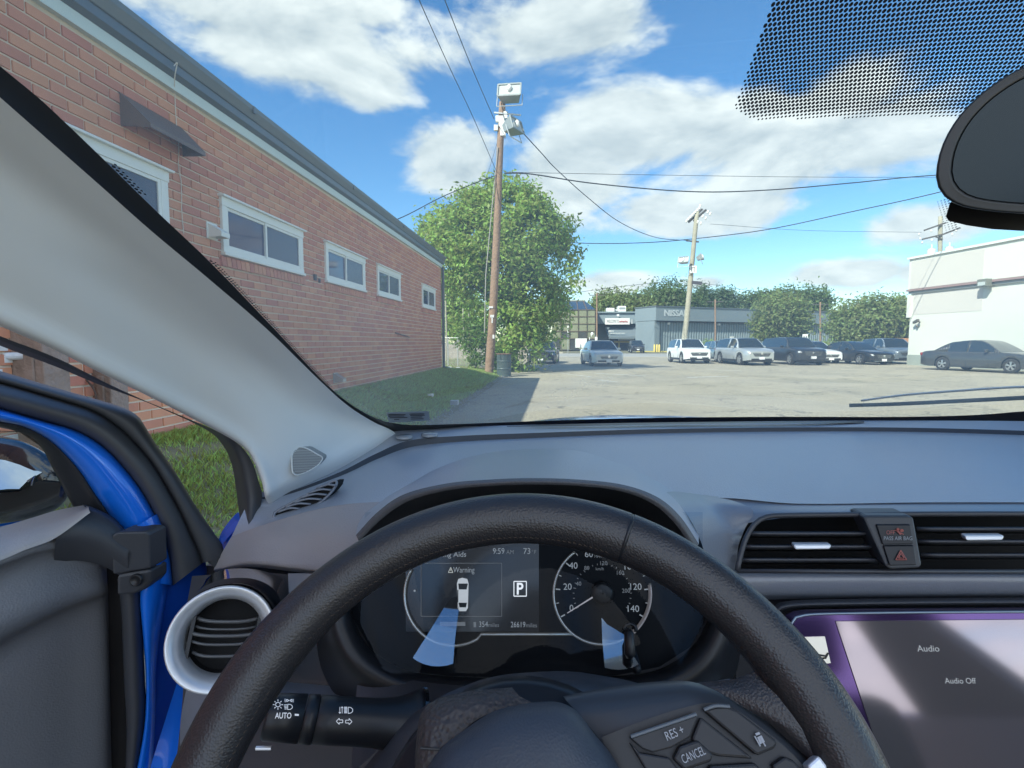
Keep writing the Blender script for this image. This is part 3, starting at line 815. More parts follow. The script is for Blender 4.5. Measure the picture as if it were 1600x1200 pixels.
def floodlight(parent, c, size, yaw, pitch, local=True):
    """A wide box floodlight: sloped housing, framed lens, lamp bulb and U bracket."""
    m = Matrix.Translation(Vector(c)) @ Matrix.Rotation(yaw, 4, 'Z') @ Matrix.Rotation(pitch, 4, 'X')
    w, h, d = size, size * .62, size * .6      # faces -Y
    T = lambda L_: [m @ Vector(p) for p in L_]
    b = MB(); x, z = w / 2, h / 2
    b.add(T([(-x, -d / 2, -z), (x, -d / 2, -z), (x, -d / 2, z), (-x, -d / 2, z), (-x * .7, d / 2, -z * .45), (x * .7, d / 2, -z * .45), (x * .7, d / 2, z * .6), (-x * .7, d / 2, z * .6)]),
          [(4, 5, 6, 7)[::-1], (0, 4, 5, 1)[::-1], (1, 5, 6, 2)[::-1], (2, 6, 7, 3)[::-1], (3, 7, 4, 0)[::-1]])
    fl = b.build('floodlight', M_HOUS, parent, solid=0.01)
    r = MB()
    for (a, e) in (((-x, -z), (x, -z)), ((x, -z), (x, z)), ((x, z), (-x, z)), ((-x, z), (-x, -z))):
        q = T([(a[0], -d / 2 - .01, a[1]), (e[0], -d / 2 - .01, e[1])]); r.bar(q[0], q[1], .05)
    r.build('rim', M_HOUS, fl)
    l = MB(); l.add(T([(-x, -d / 2 + .01, -z), (x, -d / 2 + .01, -z), (x, -d / 2 + .01, z), (-x, -d / 2 + .01, z)]), [(0, 1, 2, 3)]); l.build('reflector', M_LENS, fl)
    k = MB(); k.lathe([(0, .02), (.03, .07 * size), (.10, .12 * size), (.22, .10 * size), (.3, .02)], m @ Vector((0, -d / 2 + .02 - .05, z * .75)), m.to_3x3() @ Vector((0, 0, -1)), 12, True, True); k.build('bulb', M_CER, fl, smooth=True)
    u = MB(); q = T([(-x - .05, 0, 0), (-x - .05, -.02, -z - .25), (x + .05, -.02, -z - .25), (x + .05, 0, 0)]); u.tube(q[:2], .018, 6); u.tube(q[1:3], .018, 6); u.tube(q[2:], .018, 6)
    u.build('bracket', M_GALV, fl)
    return fl


def cyl_pole(px0, py0, px1, py1, Y, r0, r1, m, name, label, zb=None):
    a = P(px0, py0, Y); b = P(px1, py1, Y)
    if zb is not None: a[2] = zb
    t = thing(name, label, 'pole', a, 'wooden poles around the lot')
    mb = MB(); n = 14; pts = [a - (0, 0, .2)] + [a + (b - a) * t_ + np.array([.03 * math.sin(5 * t_), 0, 0]) for t_ in np.linspace(0, 1, n)]
    mb.tube(pts, list(np.linspace(r0, r1, n + 1)), 14); mb.build('shaft', m, t, smooth=True)
    return t, a, b


PY1 = 21.5
p1, a1, b1 = cyl_pole(764, 585, 786, 160, PY1, .185, .125, M_POLE, 'utility_pole', 'tall brown wooden pole with two big floodlights, at the lawn edge', float(zgrass(-2.7, PY1)))
floodlight(p1, P(797, 149, PY1 - .3), .88, R(-3), R(-22))
floodlight(p1, P(800, 200, PY1 - .1), .80, R(62), R(-18))
fx = MB()
for (px, py, w, h) in ((777, 186, 5, 9), (775, 200, 6, 8), (790, 180, 6, 10), (784, 190, 9, 16), (786, 205, 8, 14)):
    c = P(px, py, PY1 - .1); fx.box(c, (w * .026, .12, h * .026))
fx.build('junction_box', M_CER, p1, bevel=.01)
ar = MB(); ar.bar(P(772, 176, PY1 - .15), P(814, 180, PY1 - .15), .05, .05); ar.bar(P(789, 168, PY1), P(789, 216, PY1), .05); ar.build('crossarm', M_GALV, p1)
cd_ = MB(); cd_.tube([P(757, 520, PY1 - .2) , P(759, 430, PY1 - .2), P(771, 300, PY1 - .16), P(778, 230, PY1 - .16)], .02, 6); cd_.build('conduit', mat('grey_conduit', (.35, .33, .3), .6), p1)
tgs = MB()
for (px, py, w, h) in ((767, 480, 7, 3), (769, 494, 6, 4), (769, 500, 2, 9), (771, 526, 3, 6)): tgs.box(P(px, py, PY1 - .175), (w * .026, .02, h * .026))
tgs.build('metal_tag', mat('pale_tag', (.62, .62, .62), .5), p1)

PY2 = 37.5
p2, a2, b2 = cyl_pole(1065, 566, 1090, 330, PY2, .20, .14, M_POLEG, 'utility_pole', 'leaning grey pole with wire crossarms in front of the white crossover', 0.0)
M_DARKW = mat('crossarm_wood', (.10, .095, .09), .9)
xa = MB(); xa.bar(P(1076, 347, PY2), P(1097, 327, PY2 + .4), .13); xa.bar(P(1084, 345, PY2 + .5), P(1103, 328, PY2 + .9), .13); xa.bar(P(1072, 376, PY2), P(1092, 378, PY2), .09)
xa.build('crossarm', M_DARKW, p2)
for (x0, y0, x1, y1, n) in ((1073, 345, 1093, 325, 8), (1106, 331, 1110, 334, 2), (1098, 338, 1103, 341, 2), (1090, 347, 1095, 349, 2), (1094, 322, 1094, 322, 1)):
    for k in range(n):
        t_ = k / max(1, n - 1); c = P(x0 + (x1 - x0) * t_, y0 + (y1 - y0) * t_, PY2 - .1)
        i_ = MB(); i_.lathe([(-.11, .03), (-.07, .075), (0, .05), (.05, .085), (.11, .03)], c, (.3, 0, 1), 8, True, True); i_.build('insulator', M_CER, p2, smooth=True)
floodlight(p2, P(1069, 408, PY2 - .3), .66, R(-30), R(-25)); floodlight(p2, P(1093, 403, PY2 - .3), .60, R(70), R(-25))
sg = MB(); sg.box(P(1083, 421, PY2 - .25), (.46, .05, .50)); s_ = sg.build('sign_panel', M_CER, p2, bevel=.01)
sg = MB(); c = P(1083, 421, PY2 - .29)
for dx in (-.09, .09):
    sg.box(c + (dx, 0, 0), (.04, .01, .30))
sg.box(c + (0, 0, .14), (.22, .01, .04)); sg.build('sign_marking', mat('sign_grey', (.35, .38, .36), .7), s_)
sg = MB(); sg.box(P(1089, 442, PY2 - .22), (.66, .05, .22), Matrix.Rotation(R(6), 3, 'Y')); sg.build('street_name_plate', mat('dark_plate', (.06, .06, .075), .5), p2)

PY3 = 46.0
p3, a3, b3 = cyl_pole(1468, 540, 1470, 338, PY3, .2, .15, M_POLEG, 'utility_pole', 'grey pole with transformers rising behind the white building', 0.0)
xa = MB(); xa.bar(P(1444, 360, PY3 - .2), P(1478, 348, PY3 - .2), .12); xa.bar(P(1441, 374, PY3 - .2), P(1474, 366, PY3 - .2), .12); xa.bar(P(1474, 366, PY3 - .2), P(1500, 356, PY3 - .2), .12)
xa.bar(P(1462, 370, PY3 - .2), P(1473, 374, PY3 - .2), .07); xa.build('crossarm', M_DARKW, p3)
for (px, py) in ((1455, 399), (1483, 396)):
    tn = MB(); tn.lathe([(-.55, .26), (.45, .28), (.5, .30), (.55, .12)], P(px, py, PY3 - .35), (0, 0, 1), 16, True, True); tn.lathe([(.5, .05), (.85, .04)], P(px, py, PY3 - .35), (0, 0, 1), 8, False, True)
    tn.build('transformer', M_CER, p3, smooth=False)
for (px, py) in ((1436, 366), (1438, 373), (1441, 379), (1455, 361), (1456, 375), (1488, 366), (1494, 360)):
    i_ = MB(); i_.lathe([(-.1, .03), (0, .08), (.1, .03)], P(px, py, PY3 - .25), (0, 0, 1), 8, True, True); i_.build('insulator', M_CER, p3, smooth=True)
for (px, y0, y1, Y, r, arm, lab) in ((932, 549, 458, 78, .13, 1, 'thin brown pole before the dealership entrance'), (1117, 551, 468, 77, .12, 1, 'thin brown pole against the corrugated wall, left of the street tree'),
                                     (1281, 551, 472, 74, .12, 1, 'thin brown pole between the two street trees'), (724, 548, 482, 44, .05, 0, 'slim lamp post seen left of the near pole'), (733, 548, 488, 50, .05, 0, 'slim post beside the sunlit tree'), (697, 560, 455, 34, .06, 0, 'pale thin post right at the brick corner')):
    p_, a_, b_ = cyl_pole(px, y0, px + (1 if arm else 0), y1, Y, r, r * .8, M_POLE if arm else M_POLEG, 'utility_pole' if arm else 'post', lab, 0.0)
    if arm:
        x = MB(); x.bar(b_ + np.array([-1.1, 0, -.3]), b_ + np.array([1.1, 0, -.3]), .10); x.build('crossarm', M_DARKW, p_)

# ================================================================== wires
M_WIRE = mat('black_cable', (0.02, 0.02, 0.022), 0.6)


def wire(pts, r, label, name='overhead_cable'):
    m = MB(); m.tube(smooth_curve([P(*p) for p in pts], 60), r, 5)
    tag(m.build(name, M_WIRE, smooth=True), label, 'cable', 'overhead wires')


wire([(630, -60, 11), (655, 0, 12.5), (700, 100, 15.5), (740, 185, 18.5), (775, 266, 21.4)], .011, 'thin wire sloping from the top of the sky to the middle of the near pole')
wire([(672, -60, 13), (695, 0, 14.2), (735, 100, 17.5), (772, 186, 21.4)], .013, 'wire from the top of the sky to the floodlights of the near pole')
wire([(777, 273, 21.5), (740, 287, 20.2), (690, 308, 18.8), (640, 334, 17.6), (606, 349, 16.8)], .016, 'cable from the near pole down to the brick building roof')
wire([(777, 222, 21.5), (765, 262, 21.2), (755, 290, 21)], .007, 'thin guy wire close beside the near pole')
wire([(788, 271, 21.5), (830, 272, 21.9), (930, 287, 23), (1080, 299.5, 24.5), (1200, 297, 26), (1330, 286, 27.4), (1460, 274, 29), (1700, 262, 31)], .026, 'thick sagging cable from the near pole to the right behind the mirror')
wire([(788, 269, 21.5), (1000, 273, 24), (1250, 276.5, 27), (1500, 277, 30), (1700, 276, 32)], .010, 'thin taut wire just above the thick sagging cable')
wire([(812, 202, 21.5), (845, 238, 23), (870, 265, 24.5), (920, 310, 27.5), (970, 348, 31), (1025, 371, 34.5), (1078, 376, 37.4)], .020, 'twisted cable running from the upper floodlight down to the leaning grey pole')
wire([(798, 370, 37), (900, 379.5, 37), (1000, 379.5, 37.3), (1085, 373, 37.5), (1200, 358.5, 36.5), (1330, 331, 35), (1465, 301, 33.5), (1700, 240, 31)], .028, 'heavy cable passing the leaning grey pole and rising rightwards')
wire([(880, 460, 72), (960, 449, 74), (1040, 440, 76)], .025, 'faint far wire over the glass building', 'distant_wire')
wire([(1090, 441, 76), (1200, 458, 76), (1285, 466, 75), (1420, 469, 74)], .025, 'faint far wire over the treeline', 'distant_wire')
wire([(1110, 350, 37.5), (1260, 360, 42), (1440, 363, 46)], .012, 'faint wire between the leaning pole and the transformer pole', 'distant_wire')

# ================================================================== buildings across the road
M_CLAD = mat('grey_cladding', (0.19, 0.24, 0.26), 0.6, var=(0.4, 0.12))
M_CLAD2 = mat('grey_fascia', (0.205, 0.255, 0.28), 0.55, var=(0.3, 0.1))
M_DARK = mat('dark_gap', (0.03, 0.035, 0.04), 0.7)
DA = P(1022, 548, 80); DA[2] = 0
DB = P(1296, 545, 98); DB[2] = 0
dv = Vector(DB - DA).normalized(); DLEN = 78.0; dn = Vector((dv.y, -dv.x, 0))   # dn faces the camera side
deal = thing('dealership_building', 'long low grey showroom with corrugated walls and a deep plain fascia, across the road', 'building', tuple(DA))
O = Vector(DA)


def D(s, h, out=0.0): return O + dv * s + dn * out + Vector((0, 0, h))


def dslab(name, s0, s1, h0, h1, o0, o1, m, parent=deal):
    b = MB(); q = [D(s, h, o) for s in (s0, s1) for h in (h0, h1) for o in (o0, o1)]
    b.add(q, [(0, 1, 3, 2), (4, 6, 7, 5), (0, 4, 5, 1), (2, 3, 7, 6), (0, 2, 6, 4), (1, 5, 7, 3)]); return b.build(name, m, parent)


dslab('wall', 0.3, DLEN, 0, 4.35, -4, 0.0, M_CLAD)
dslab('fascia', -0.4, DLEN, 4.55, 6.55, -4.2, 0.75, M_CLAD2)
dslab('roof_edge', -0.5, DLEN, 6.56, 6.68, -4.3, 0.85, mat('fascia_cap', (.13, .16, .18), .5))
dslab('soffit_shadow', 0, DLEN, 4.36, 4.54, -3.9, 0.5, M_DARK)  # near-black strip: the shadow under the fascia put into its colour
rib = MB()
for k in range(150):
    s = 0.6 + k * 0.5; q = [D(s_, h, o) for s_ in (s, s + .2) for h in (0, 4.35) for o in (0.005, .10)]
    rib.add(q, [(0, 1, 3, 2), (4, 6, 7, 5), (0, 4, 5, 1), (1, 5, 7, 3)])
rib.build('cladding_ribs', mat('cladding_rib', (.27, .335, .36), .5), deal, kind='stuff')
dslab('corner_post', -0.3, 0.55, 0, 4.5, -1, .45, M_CLAD2)
# the left end wall, with a door
e = MB(); q = [D(-.35, h, o) for h in (0, 4.5) for o in (.4, -4.1)]; e.add(q + [p + dv * .3 for p in q], [(0, 1, 3, 2), (4, 6, 7, 5), (0, 4, 5, 1), (2, 3, 7, 6), (0, 2, 6, 4), (1, 5, 7, 3)]); e.build('end_wall', M_CLAD2, deal)
# raised metal lettering on the fascia
lt = MB(); put_text(lt, 'NISSAN', D(1.1, 5.25, .80), dv, (0, 0, 1), .85, width=4.7, bold=.03)
lo = lt.build('lettering', mat('brushed_letter', (.62, .66, .68), .35, metal=.3), deal); lo.modifiers.new('solid', 'SOLIDIFY').thickness = .15
for s in (2.2, 12.0): dslab('wall_lamp', s, s + .35, 4.0, 4.3, .0, .35, M_CER)
for s, w, h0, h1, m in ((14.7, .75, 1.5, 2.3, M_CER), (25.5, .6, 1.6, 2.3, M_CER)): dslab('notice_board', s, s + w, h0, h1, .11, .16, m)
# the set-back entrance wing with a banner and an awning
ent = thing('entrance_wing', 'set back grey entrance wing with a white banner and a sloping awning, by the showroom', 'building', tuple(P(968, 548, 92) * (1, 1, 0)))


def eb(name, px0, px1, py0, py1, Y, dep, m, parent=ent, bev=0):
    a, b = P(px0, py1, Y), P(px1, py0, Y); mb = MB(); mb.box(((a[0] + b[0]) / 2, Y + dep / 2, (a[2] + b[2]) / 2), (abs(b[0] - a[0]), dep, abs(b[2] - a[2]))); return mb.build(name, m, parent, bevel=bev)


eb('wall', 930, 1022, 489, 548, 92, 8, M_CLAD2); eb('roof_edge', 929, 1023, 486.5, 489, 91.7, 8, M_CLAD)
eb('canopy', 929, 1016, 499, 506, 89.6, 2.2, M_CLAD)
bn = eb('banner', 945.5, 984, 497, 507, 88.9, .12, M_CER)
t = MB(); w_ = 88.82; p = P(948, 504, w_)
put_text(t, 'WELCOME TO', p, (1, 0, 0), (0, 0, 1), .50, width=2.0); t.build('lettering', mat('banner_grey', (.25, .26, .28), .7), bn)
t = MB()
for k in range(5): t.box(P(969 + k * 2.6, 502.5 - (k % 2) * .6, w_), (.22, .02, .20))
t.build('marking', mat('banner_red', (.45, .12, .12), .7), bn)
eb('sign_end', 986, 988.5, 499, 506, 88.95, .1, mat('sign_plate', (.4, .42, .43), .6))
aw = MB(); a0, a1 = P(943, 509, 90.5), P(1003, 509, 90.5); b0, b1 = P(951, 526, 88.4), P(1003, 526, 88.4)
aw.add([a0, a1, b1, b0, b0 - (0, 0, .35), b1 - (0, 0, .35)], [(0, 1, 2, 3), (3, 2, 5, 4)]); aw.build('awning', mat('awning_cloth', (.13, .165, .185), .7), ent, solid=.05)
t = MB(); t.box(P(964, 520.6, 88.3), (2.5, .05, .06))
pt = [P(951 + k * 1.0, 519 - 2.2 * abs(math.sin(k * 1.7)), 88.3) for k in range(9)]
t.tube(smooth_curve(pt, 40), .05, 4); t.build('lettering', M_CER, ent)
eb('dark_opening', 953, 1003, 527, 548, 91.8, .3, M_DARK)
eb('lit_header', 966, 991, 528, 532, 91.0, .3, M_CER)
eb('yellow_beam', 960, 990, 533, 535.5, 90.9, .2, mat('yellow_paint', (.62, .46, .07), .6)); eb('yellow_post', 966, 968.5, 533, 548, 90.8, .3, MATS['yellow_paint'])
eb('side_panel', 1000, 1008, 529, 549, 88, .3, mat('pale_grey_panel', (.45, .48, .5), .6)); eb('notice', 994, 998, 529, 533, 87.9, .1, M_CER)
eb('lamp', 964, 967.5, 491, 494, 91.2, .4, M_CER); eb('dark_leaf', 1010, 1014, 528, 548, 86, .2, M_DARK)
# white plant on the roof
ru = thing('rooftop_unit', 'white air handling unit on the entrance wing roof', 'air conditioner', tuple(P(965, 487, 95)))
eb('duct', 948, 960, 481, 487.5, 95, 2, M_CER, ru); eb('housing', 966, 978, 478, 487.5, 95, 2.5, M_CER, ru); eb('pipe_run', 958, 968, 483, 486, 95.4, 1.2, mat('unit_grey', (.5, .5, .5), .6), ru)
eb('louvre', 967.5, 976.5, 480, 482.5, 94.9, .12, mat('unit_grey2', (.33, .35, .36), .6), ru)
# the glass fronted building
M_TINT = mat('bronze_glass', (.22, .235, .15), .12, spec=.8, var=(.35, .3)); M_BLUEG = mat('dark_roof_glass', (.035, .06, .09), .15, spec=.8); M_MULL = mat('bronze_mullion', (.14, .10, .07), .5)
gb = thing('glass_building', 'glass fronted building with a sloped dark roof, half hidden by the big tree', 'building', tuple(P(905, 548, 86) * (1, 1, 0)))
eb('core', 862, 931, 484, 546, 90, 8, mat('shop_interior', (.10, .10, .09), .8), gb)
for r_ in range(5):
    ys = [484, 494.5, 506, 517.5, 529, 546]
    for c_ in range(5):
        xs = [862, 876, 890, 903.5, 917, 930]
        eb('window', xs[c_] + .4, xs[c_ + 1] - .4, ys[r_] + .4, ys[r_ + 1] - .4, 86 + .02 * ((r_ * 5 + c_) % 3), .15, M_TINT if r_ < 3 or (c_ + r_) % 2 else mat('shop_glass_dark', (.05, .055, .05), .1, spec=.8), gb)
for y in (484, 494.5, 506, 517.5, 529): eb('mullion', 862, 931, y - .5, y + .5, 85.9, .2, M_MULL, gb)
for x in (876, 890, 903.5, 917, 930.5): eb('mullion', x - .5, x + .5, 484, 546, 85.85, .2, M_MULL, gb)
rfb = MB(); q = [P(862, 484, 86), P(931, 484, 86), P(914, 470, 91), P(862, 470, 91)]; rfb.add(q, [(0, 1, 2, 3)]); rfb.build('roof', M_BLUEG, gb, solid=.1)
q2 = MB(); q2.add([P(931, 484, 86), P(931, 484, 98), P(914, 470, 98), P(914, 470, 91)], [(0, 1, 2, 3)]); q2.build('roof_side', M_BLUEG, gb, solid=.1)
for x0, x1 in ((890, 888), (903, 901), (917, 911)):
    b = MB(); b.bar(P(x0, 484, 85.9), P(x1, 470, 90.9), .12); b.build('roof_bar', M_MULL, gb)
eb('roof_ridge', 862, 915, 468.8, 470.2, 90.9, .4, mat('ridge_metal', (.42, .42, .32), .5), gb)
# street things by the road
wc = eb('utility_cabinet', 899.5, 917, 529, 543.5, 70, 2.2, M_CER, None, .04); tag(wc, 'plain white box cabinet on the far kerb behind the silver sedan', 'cabinet')
fl = MB(); fl.tube([P(921, 531, 70.5), P(921.5, 527, 70.5)], .05, 6); fl.lathe([(0, .03), (.3, .2), (.55, .16), (.6, .02)], P(924, 526, 70.4), (.3, 0, 1), 8); tag(fl.build('white_flag', M_CER), 'small white bag or flag standing above the silver sedan roof', 'flag')
for px, y0, y1, lab in ((887.5, 509, 542, 'narrow white blank sign on a post in front of the glass building'), (931.5, 524, 545, 'small white marker post at the foot of the brown entrance pole')):
    a, b = P(px, y1, 68), P(px, y0, 68); t = thing('sign_post', lab, 'sign', (a[0], 68, 0)); m = MB(); m.tube([(a[0], 68, 0), b], .035, 6); m.build('post', M_GALV, t)
    m = MB(); m.box((b[0], 67.95, b[2] - .45), (.14 if y0 < 515 else .3, .02, .9 if y0 < 515 else .5)); m.build('sign_panel', M_CER, t)
M_YEL = mat('bollard_yellow', (.68, .53, .13), .55, var=(4, .2))
for k, (px, py) in enumerate(((1022.5, 549), (1026.5, 549.5), (1030, 550))):
    c = P(px, py, 77 - k * .3); c[2] = 0; m = MB(); m.lathe([(0, .13), (.98, .13), (1.06, .09), (1.09, .01)], c, (0, 0, 1), 12)
    tag(m.build('bollard', M_YEL, smooth=True), ('yellow bollard nearest the showroom corner, leftmost of three', 'yellow bollard in the middle of the three at the showroom corner', 'yellow bollard on the right end of the three at the showroom corner')[k], 'bollard', 'yellow bollards at the showroom corner')
yk = MB(); yk.box(P(1022, 549, 77.5) * (1, 1, 0) + (1, 0, .06), (7, .4, .14)); struct(yk.build('kerb', mat('yellow_kerb', (.55, .46, .12), .7)))
# arrow sign
ar = thing('arrow_sign', 'white sign with two black arrows above the dark crossover', 'sign', tuple(P(1258, 548, 60) * (1, 1, 0))); c = P(1258, 528.5, 60)
m = MB(); m.tube([(c[0], 60.05, 0), (c[0], 60.05, c[2])], .04, 6); m.build('post', M_GALV, ar)
m = MB(); m.box(c, (.56, .04, .88)); sp_ = m.build('sign_panel', M_CER, ar, bevel=.01)
m = MB()
for dx in (-.13, .11):
    m.bar(c + (dx, -.03, -.05), c + (dx, -.03, .12), .07, .012, (0, 1, 0)); m.add([c + (dx - .10, -.032, .10), c + (dx + .10, -.032, .10), c + (dx, -.032, .27)], [(0, 1, 2)])
m.bar(c + (-.02, -.03, -.33), c + (.11, -.03, -.06), .05, .012, (0, 1, 0)); m.build('arrow', mat('sign_black', (.02, .02, .02), .6), sp_)
m = MB(); m.box(P(1116, 536, 74), (.45, .05, .35)); m.bar(P(1116, 537, 74.05), P(1116, 549, 74.05), .05); tag(m.build('small_sign', mat('pink_sign', (.6, .35, .36), .6)), 'small pinkish sign low against the corrugated wall', 'sign')

# white rendered building on the right
M_RENDER = mat('white_render', (0.66, 0.67, 0.60), 0.85, var=(0.35, 0.06)); M_RPATCH = mat('beige_panel', (0.60, 0.575, 0.525), 0.85, var=(.5, .05)); M_RBAND = mat('mauve_band', (0.30, 0.21, 0.20), 0.7)
WA = np.array(P(1417, 576, 34)); WA[2] = 0
wd = Vector((.164, -1, 0)).normalized(); wn = Vector((-1, -.164, 0)).normalized()
wb = thing('white_building', 'windowless white rendered building with a mauve band and two beige panels, at the right', 'building', tuple(WA)); OW = Vector(WA)


def W(s, h, o=0.0): return OW + wd * s + wn * o + Vector((0, 0, h))


def wslab(name, s0, s1, h0, h1, o0, o1, m, parent=wb):
    b = MB(); q = [W(s, h, o) for s in (s0, s1) for h in (h0, h1) for o in (o0, o1)]
    b.add(q, [(0, 1, 3, 2), (4, 6, 7, 5), (0, 4, 5, 1), (2, 3, 7, 6), (0, 2, 6, 4), (1, 5, 7, 3)]); return b.build(name, m, parent)


wslab('wall', 0, 26, 0, 4.45, -14, 0, M_RENDER); wslab('parapet_wall', -.12, 26, 4.52, 6.3, -14, .12, M_RENDER)
wslab('coping', -.2, 26, 6.30, 6.42, -14, .22, mat('coping_white', (.72, .75, .72), .5))
wslab('string_course', -.16, 26, 4.40, 4.52, -14, .2, M_RBAND); wslab('string_course', -.1, 26, 4.26, 4.39, -13, .1, mat('grey_band', (.3, .33, .33), .6))
wslab('panel', .05, 4.55, 4.54, 6.15, .0, .128, M_RPATCH); wslab('panel', .2, 4.5, 3.0, 4.24, -.1, .012, M_RPATCH)
wslab('corner_trim', -.13, .08, 2.85, 4.2, -.4, .13, M_RENDER); wslab('plinth', -.02, 26, 0, .62, -.1, .02, mat('plinth_green_grey', (.30, .34, .30), .9, var=(1, .2)))
lf = wslab('wall_light', 4.62, 5.12, 4.2, 4.56, .2, .50, mat('bronze_light', (.18, .19, .16), .4)); wslab('lens', 4.68, 5.06, 4.24, 4.42, .49, .52, M_LENS, lf)
cm = MB(); cm.bar(W(.75, 2.55, 0), W(.75, 2.6, .22), .06); cm.bar(W(.55, 2.52, .22), W(.95, 2.66, .30), .13); cm.bar(W(.6, 2.3, .05), W(.75, 2.35, .2), .09); cm.build('security_camera', mat('camera_dark', (.10, .09, .08), .5), wb)
rbk = MB(); rbk.box(P(1409, 540, 62), (2.4, 4, 1.6)); tag(rbk.build('brick_hut', mat('orange_brick', (.40, .20, .10), .9)), 'low orange brick wall glimpsed under the right street tree', 'building')

# barrel, fence and low wall left of the lane
bc_ = P(787.5, 585, 20.9); bc_[2] = float(zgrass(bc_[0], 20.9))
M_DRUM = mat('dark_green_drum', (0.055, 0.08, 0.078), 0.5, var=(5, .3), wear=(4, (.16, .09, .05), .66))
br = thing('steel_drum', 'dark green ribbed steel drum used as a bin, at the foot of the near pole', 'barrel', tuple(bc_))
m = MB(); pf = [(0, .28)]
for h in np.linspace(.02, .88, 60):
    r = .285 + .014 * (math.exp(-((h - .3) / .018) ** 2) + math.exp(-((h - .6) / .018) ** 2) + math.exp(-((h - .875) / .012) ** 2) + math.exp(-((h - .02) / .012) ** 2)); pf.append((h, r))
pf += [(.88, .265), (.25, .265)]
m.lathe(pf, bc_, (0, 0, 1), 28, True, True); m.build('drum_shell', M_DRUM, br, smooth=True)
m = MB(); m.lathe([(.876, .303), (.89, .306), (.90, .296), (.885, .285)], bc_, (0, 0, 1), 28); m.build('rim', mat('rusty_rim', (.20, .12, .08), .7, var=(8, .3)), br, smooth=True)
fe = thing('chain_link_fence', 'low wire fence on thin posts behind the brick corner', 'fence', tuple(P(715, 566, 27) * (1, 1, 0) + (0, 0, .1)))
m = MB(); a, b = P(676, 558, 27), P(752, 558, 27); zt = P(700, 528, 27)[2]
n = 34
for k in range(n):
    t0 = k / n; x0 = a[0] + (b[0] - a[0]) * t0; m.bar((x0, 27, .12), (x0 + (zt - .12), 27, zt), .008); m.bar((x0 + (zt - .12), 27, .12), (x0, 27, zt), .008)
m.build('mesh', M_GALV, fe, kind='stuff')
m = MB(); m.tube([(a[0], 27, zt), (b[0] + 1, 27, zt)], .025, 6); m.build('rail', M_GALV, fe)
for px in (680, 700, 715, 737, 752):
    x = P(px, 550, 27)[0]; m = MB(); m.tube([(x, 27.02, 0), (x, 27.02, zt + .05)], .03, 6); m.build('post', M_GALV, fe)
lw = MB(); lw.box(P(705, 543, 40) * (1, 1, 0) + (-2, 0, .55), (18, .4, 1.3)); tag(lw.build('low_wall', mat('rubble_wall', (.36, .32, .27), .95, var=(2.5, .45), bump=(4, .8, 'noise')), bevel=.03), 'low pale stone wall beyond the wire fence', 'wall')
stn = MB()
for (px, py, r) in ((703, 571, .16), (716, 572, .14), (694, 572, .13)):
    c = P(px, py, 22.5); c[2] = float(zgrass(c[0], 22.5)) + .05
    s = MB(); s.lathe([(-.1, r * .7), (0, r), (r * .5, r * .8), (r * .7, r * .2)], c, (.1, .1, 1), 8, True, True); tag(s.build('stone', mat('pale_stone', (.42, .42, .40), .9, var=(6, .3)), smooth=False), {703: 'pale stone between two others at the brick corner', 716: 'pale stone farthest from the brick corner', 694: 'pale stone closest to the downspout'}[px], 'stone', 'pale stones by the brick corner')

# ================================================================== vehicles
def paint(name, col, metal=0.3): return mat('paint_' + name, col, 0.32, metal=metal, coat=0.6)


M_CGLASS = mat('car_glass', (0.018, 0.026, 0.03), 0.03, spec=1.0, coat=0.5)
M_RUB = mat('tyre_rubber', (0.022, 0.022, 0.022), 0.85)
M_ALLOY = mat('alloy_wheel', (0.52, 0.54, 0.55), 0.3, metal=0.75)
M_BLKP = mat('black_plastic', (0.022, 0.023, 0.024), 0.5)
M_HEADL = mat('headlight_glass', (0.72, 0.75, 0.76), 0.08, spec=1.0, coat=1.0, metal=.25)
M_CHROME = mat('chrome_trim', (0.75, 0.76, 0.77), 0.15, metal=1.0)
M_PLATE = mat('licence_plate_white', (0.75, 0.76, 0.78), 0.4)
M_TAIL = mat('tail_light_red', (0.30, 0.015, 0.015), 0.15, coat=1.0)


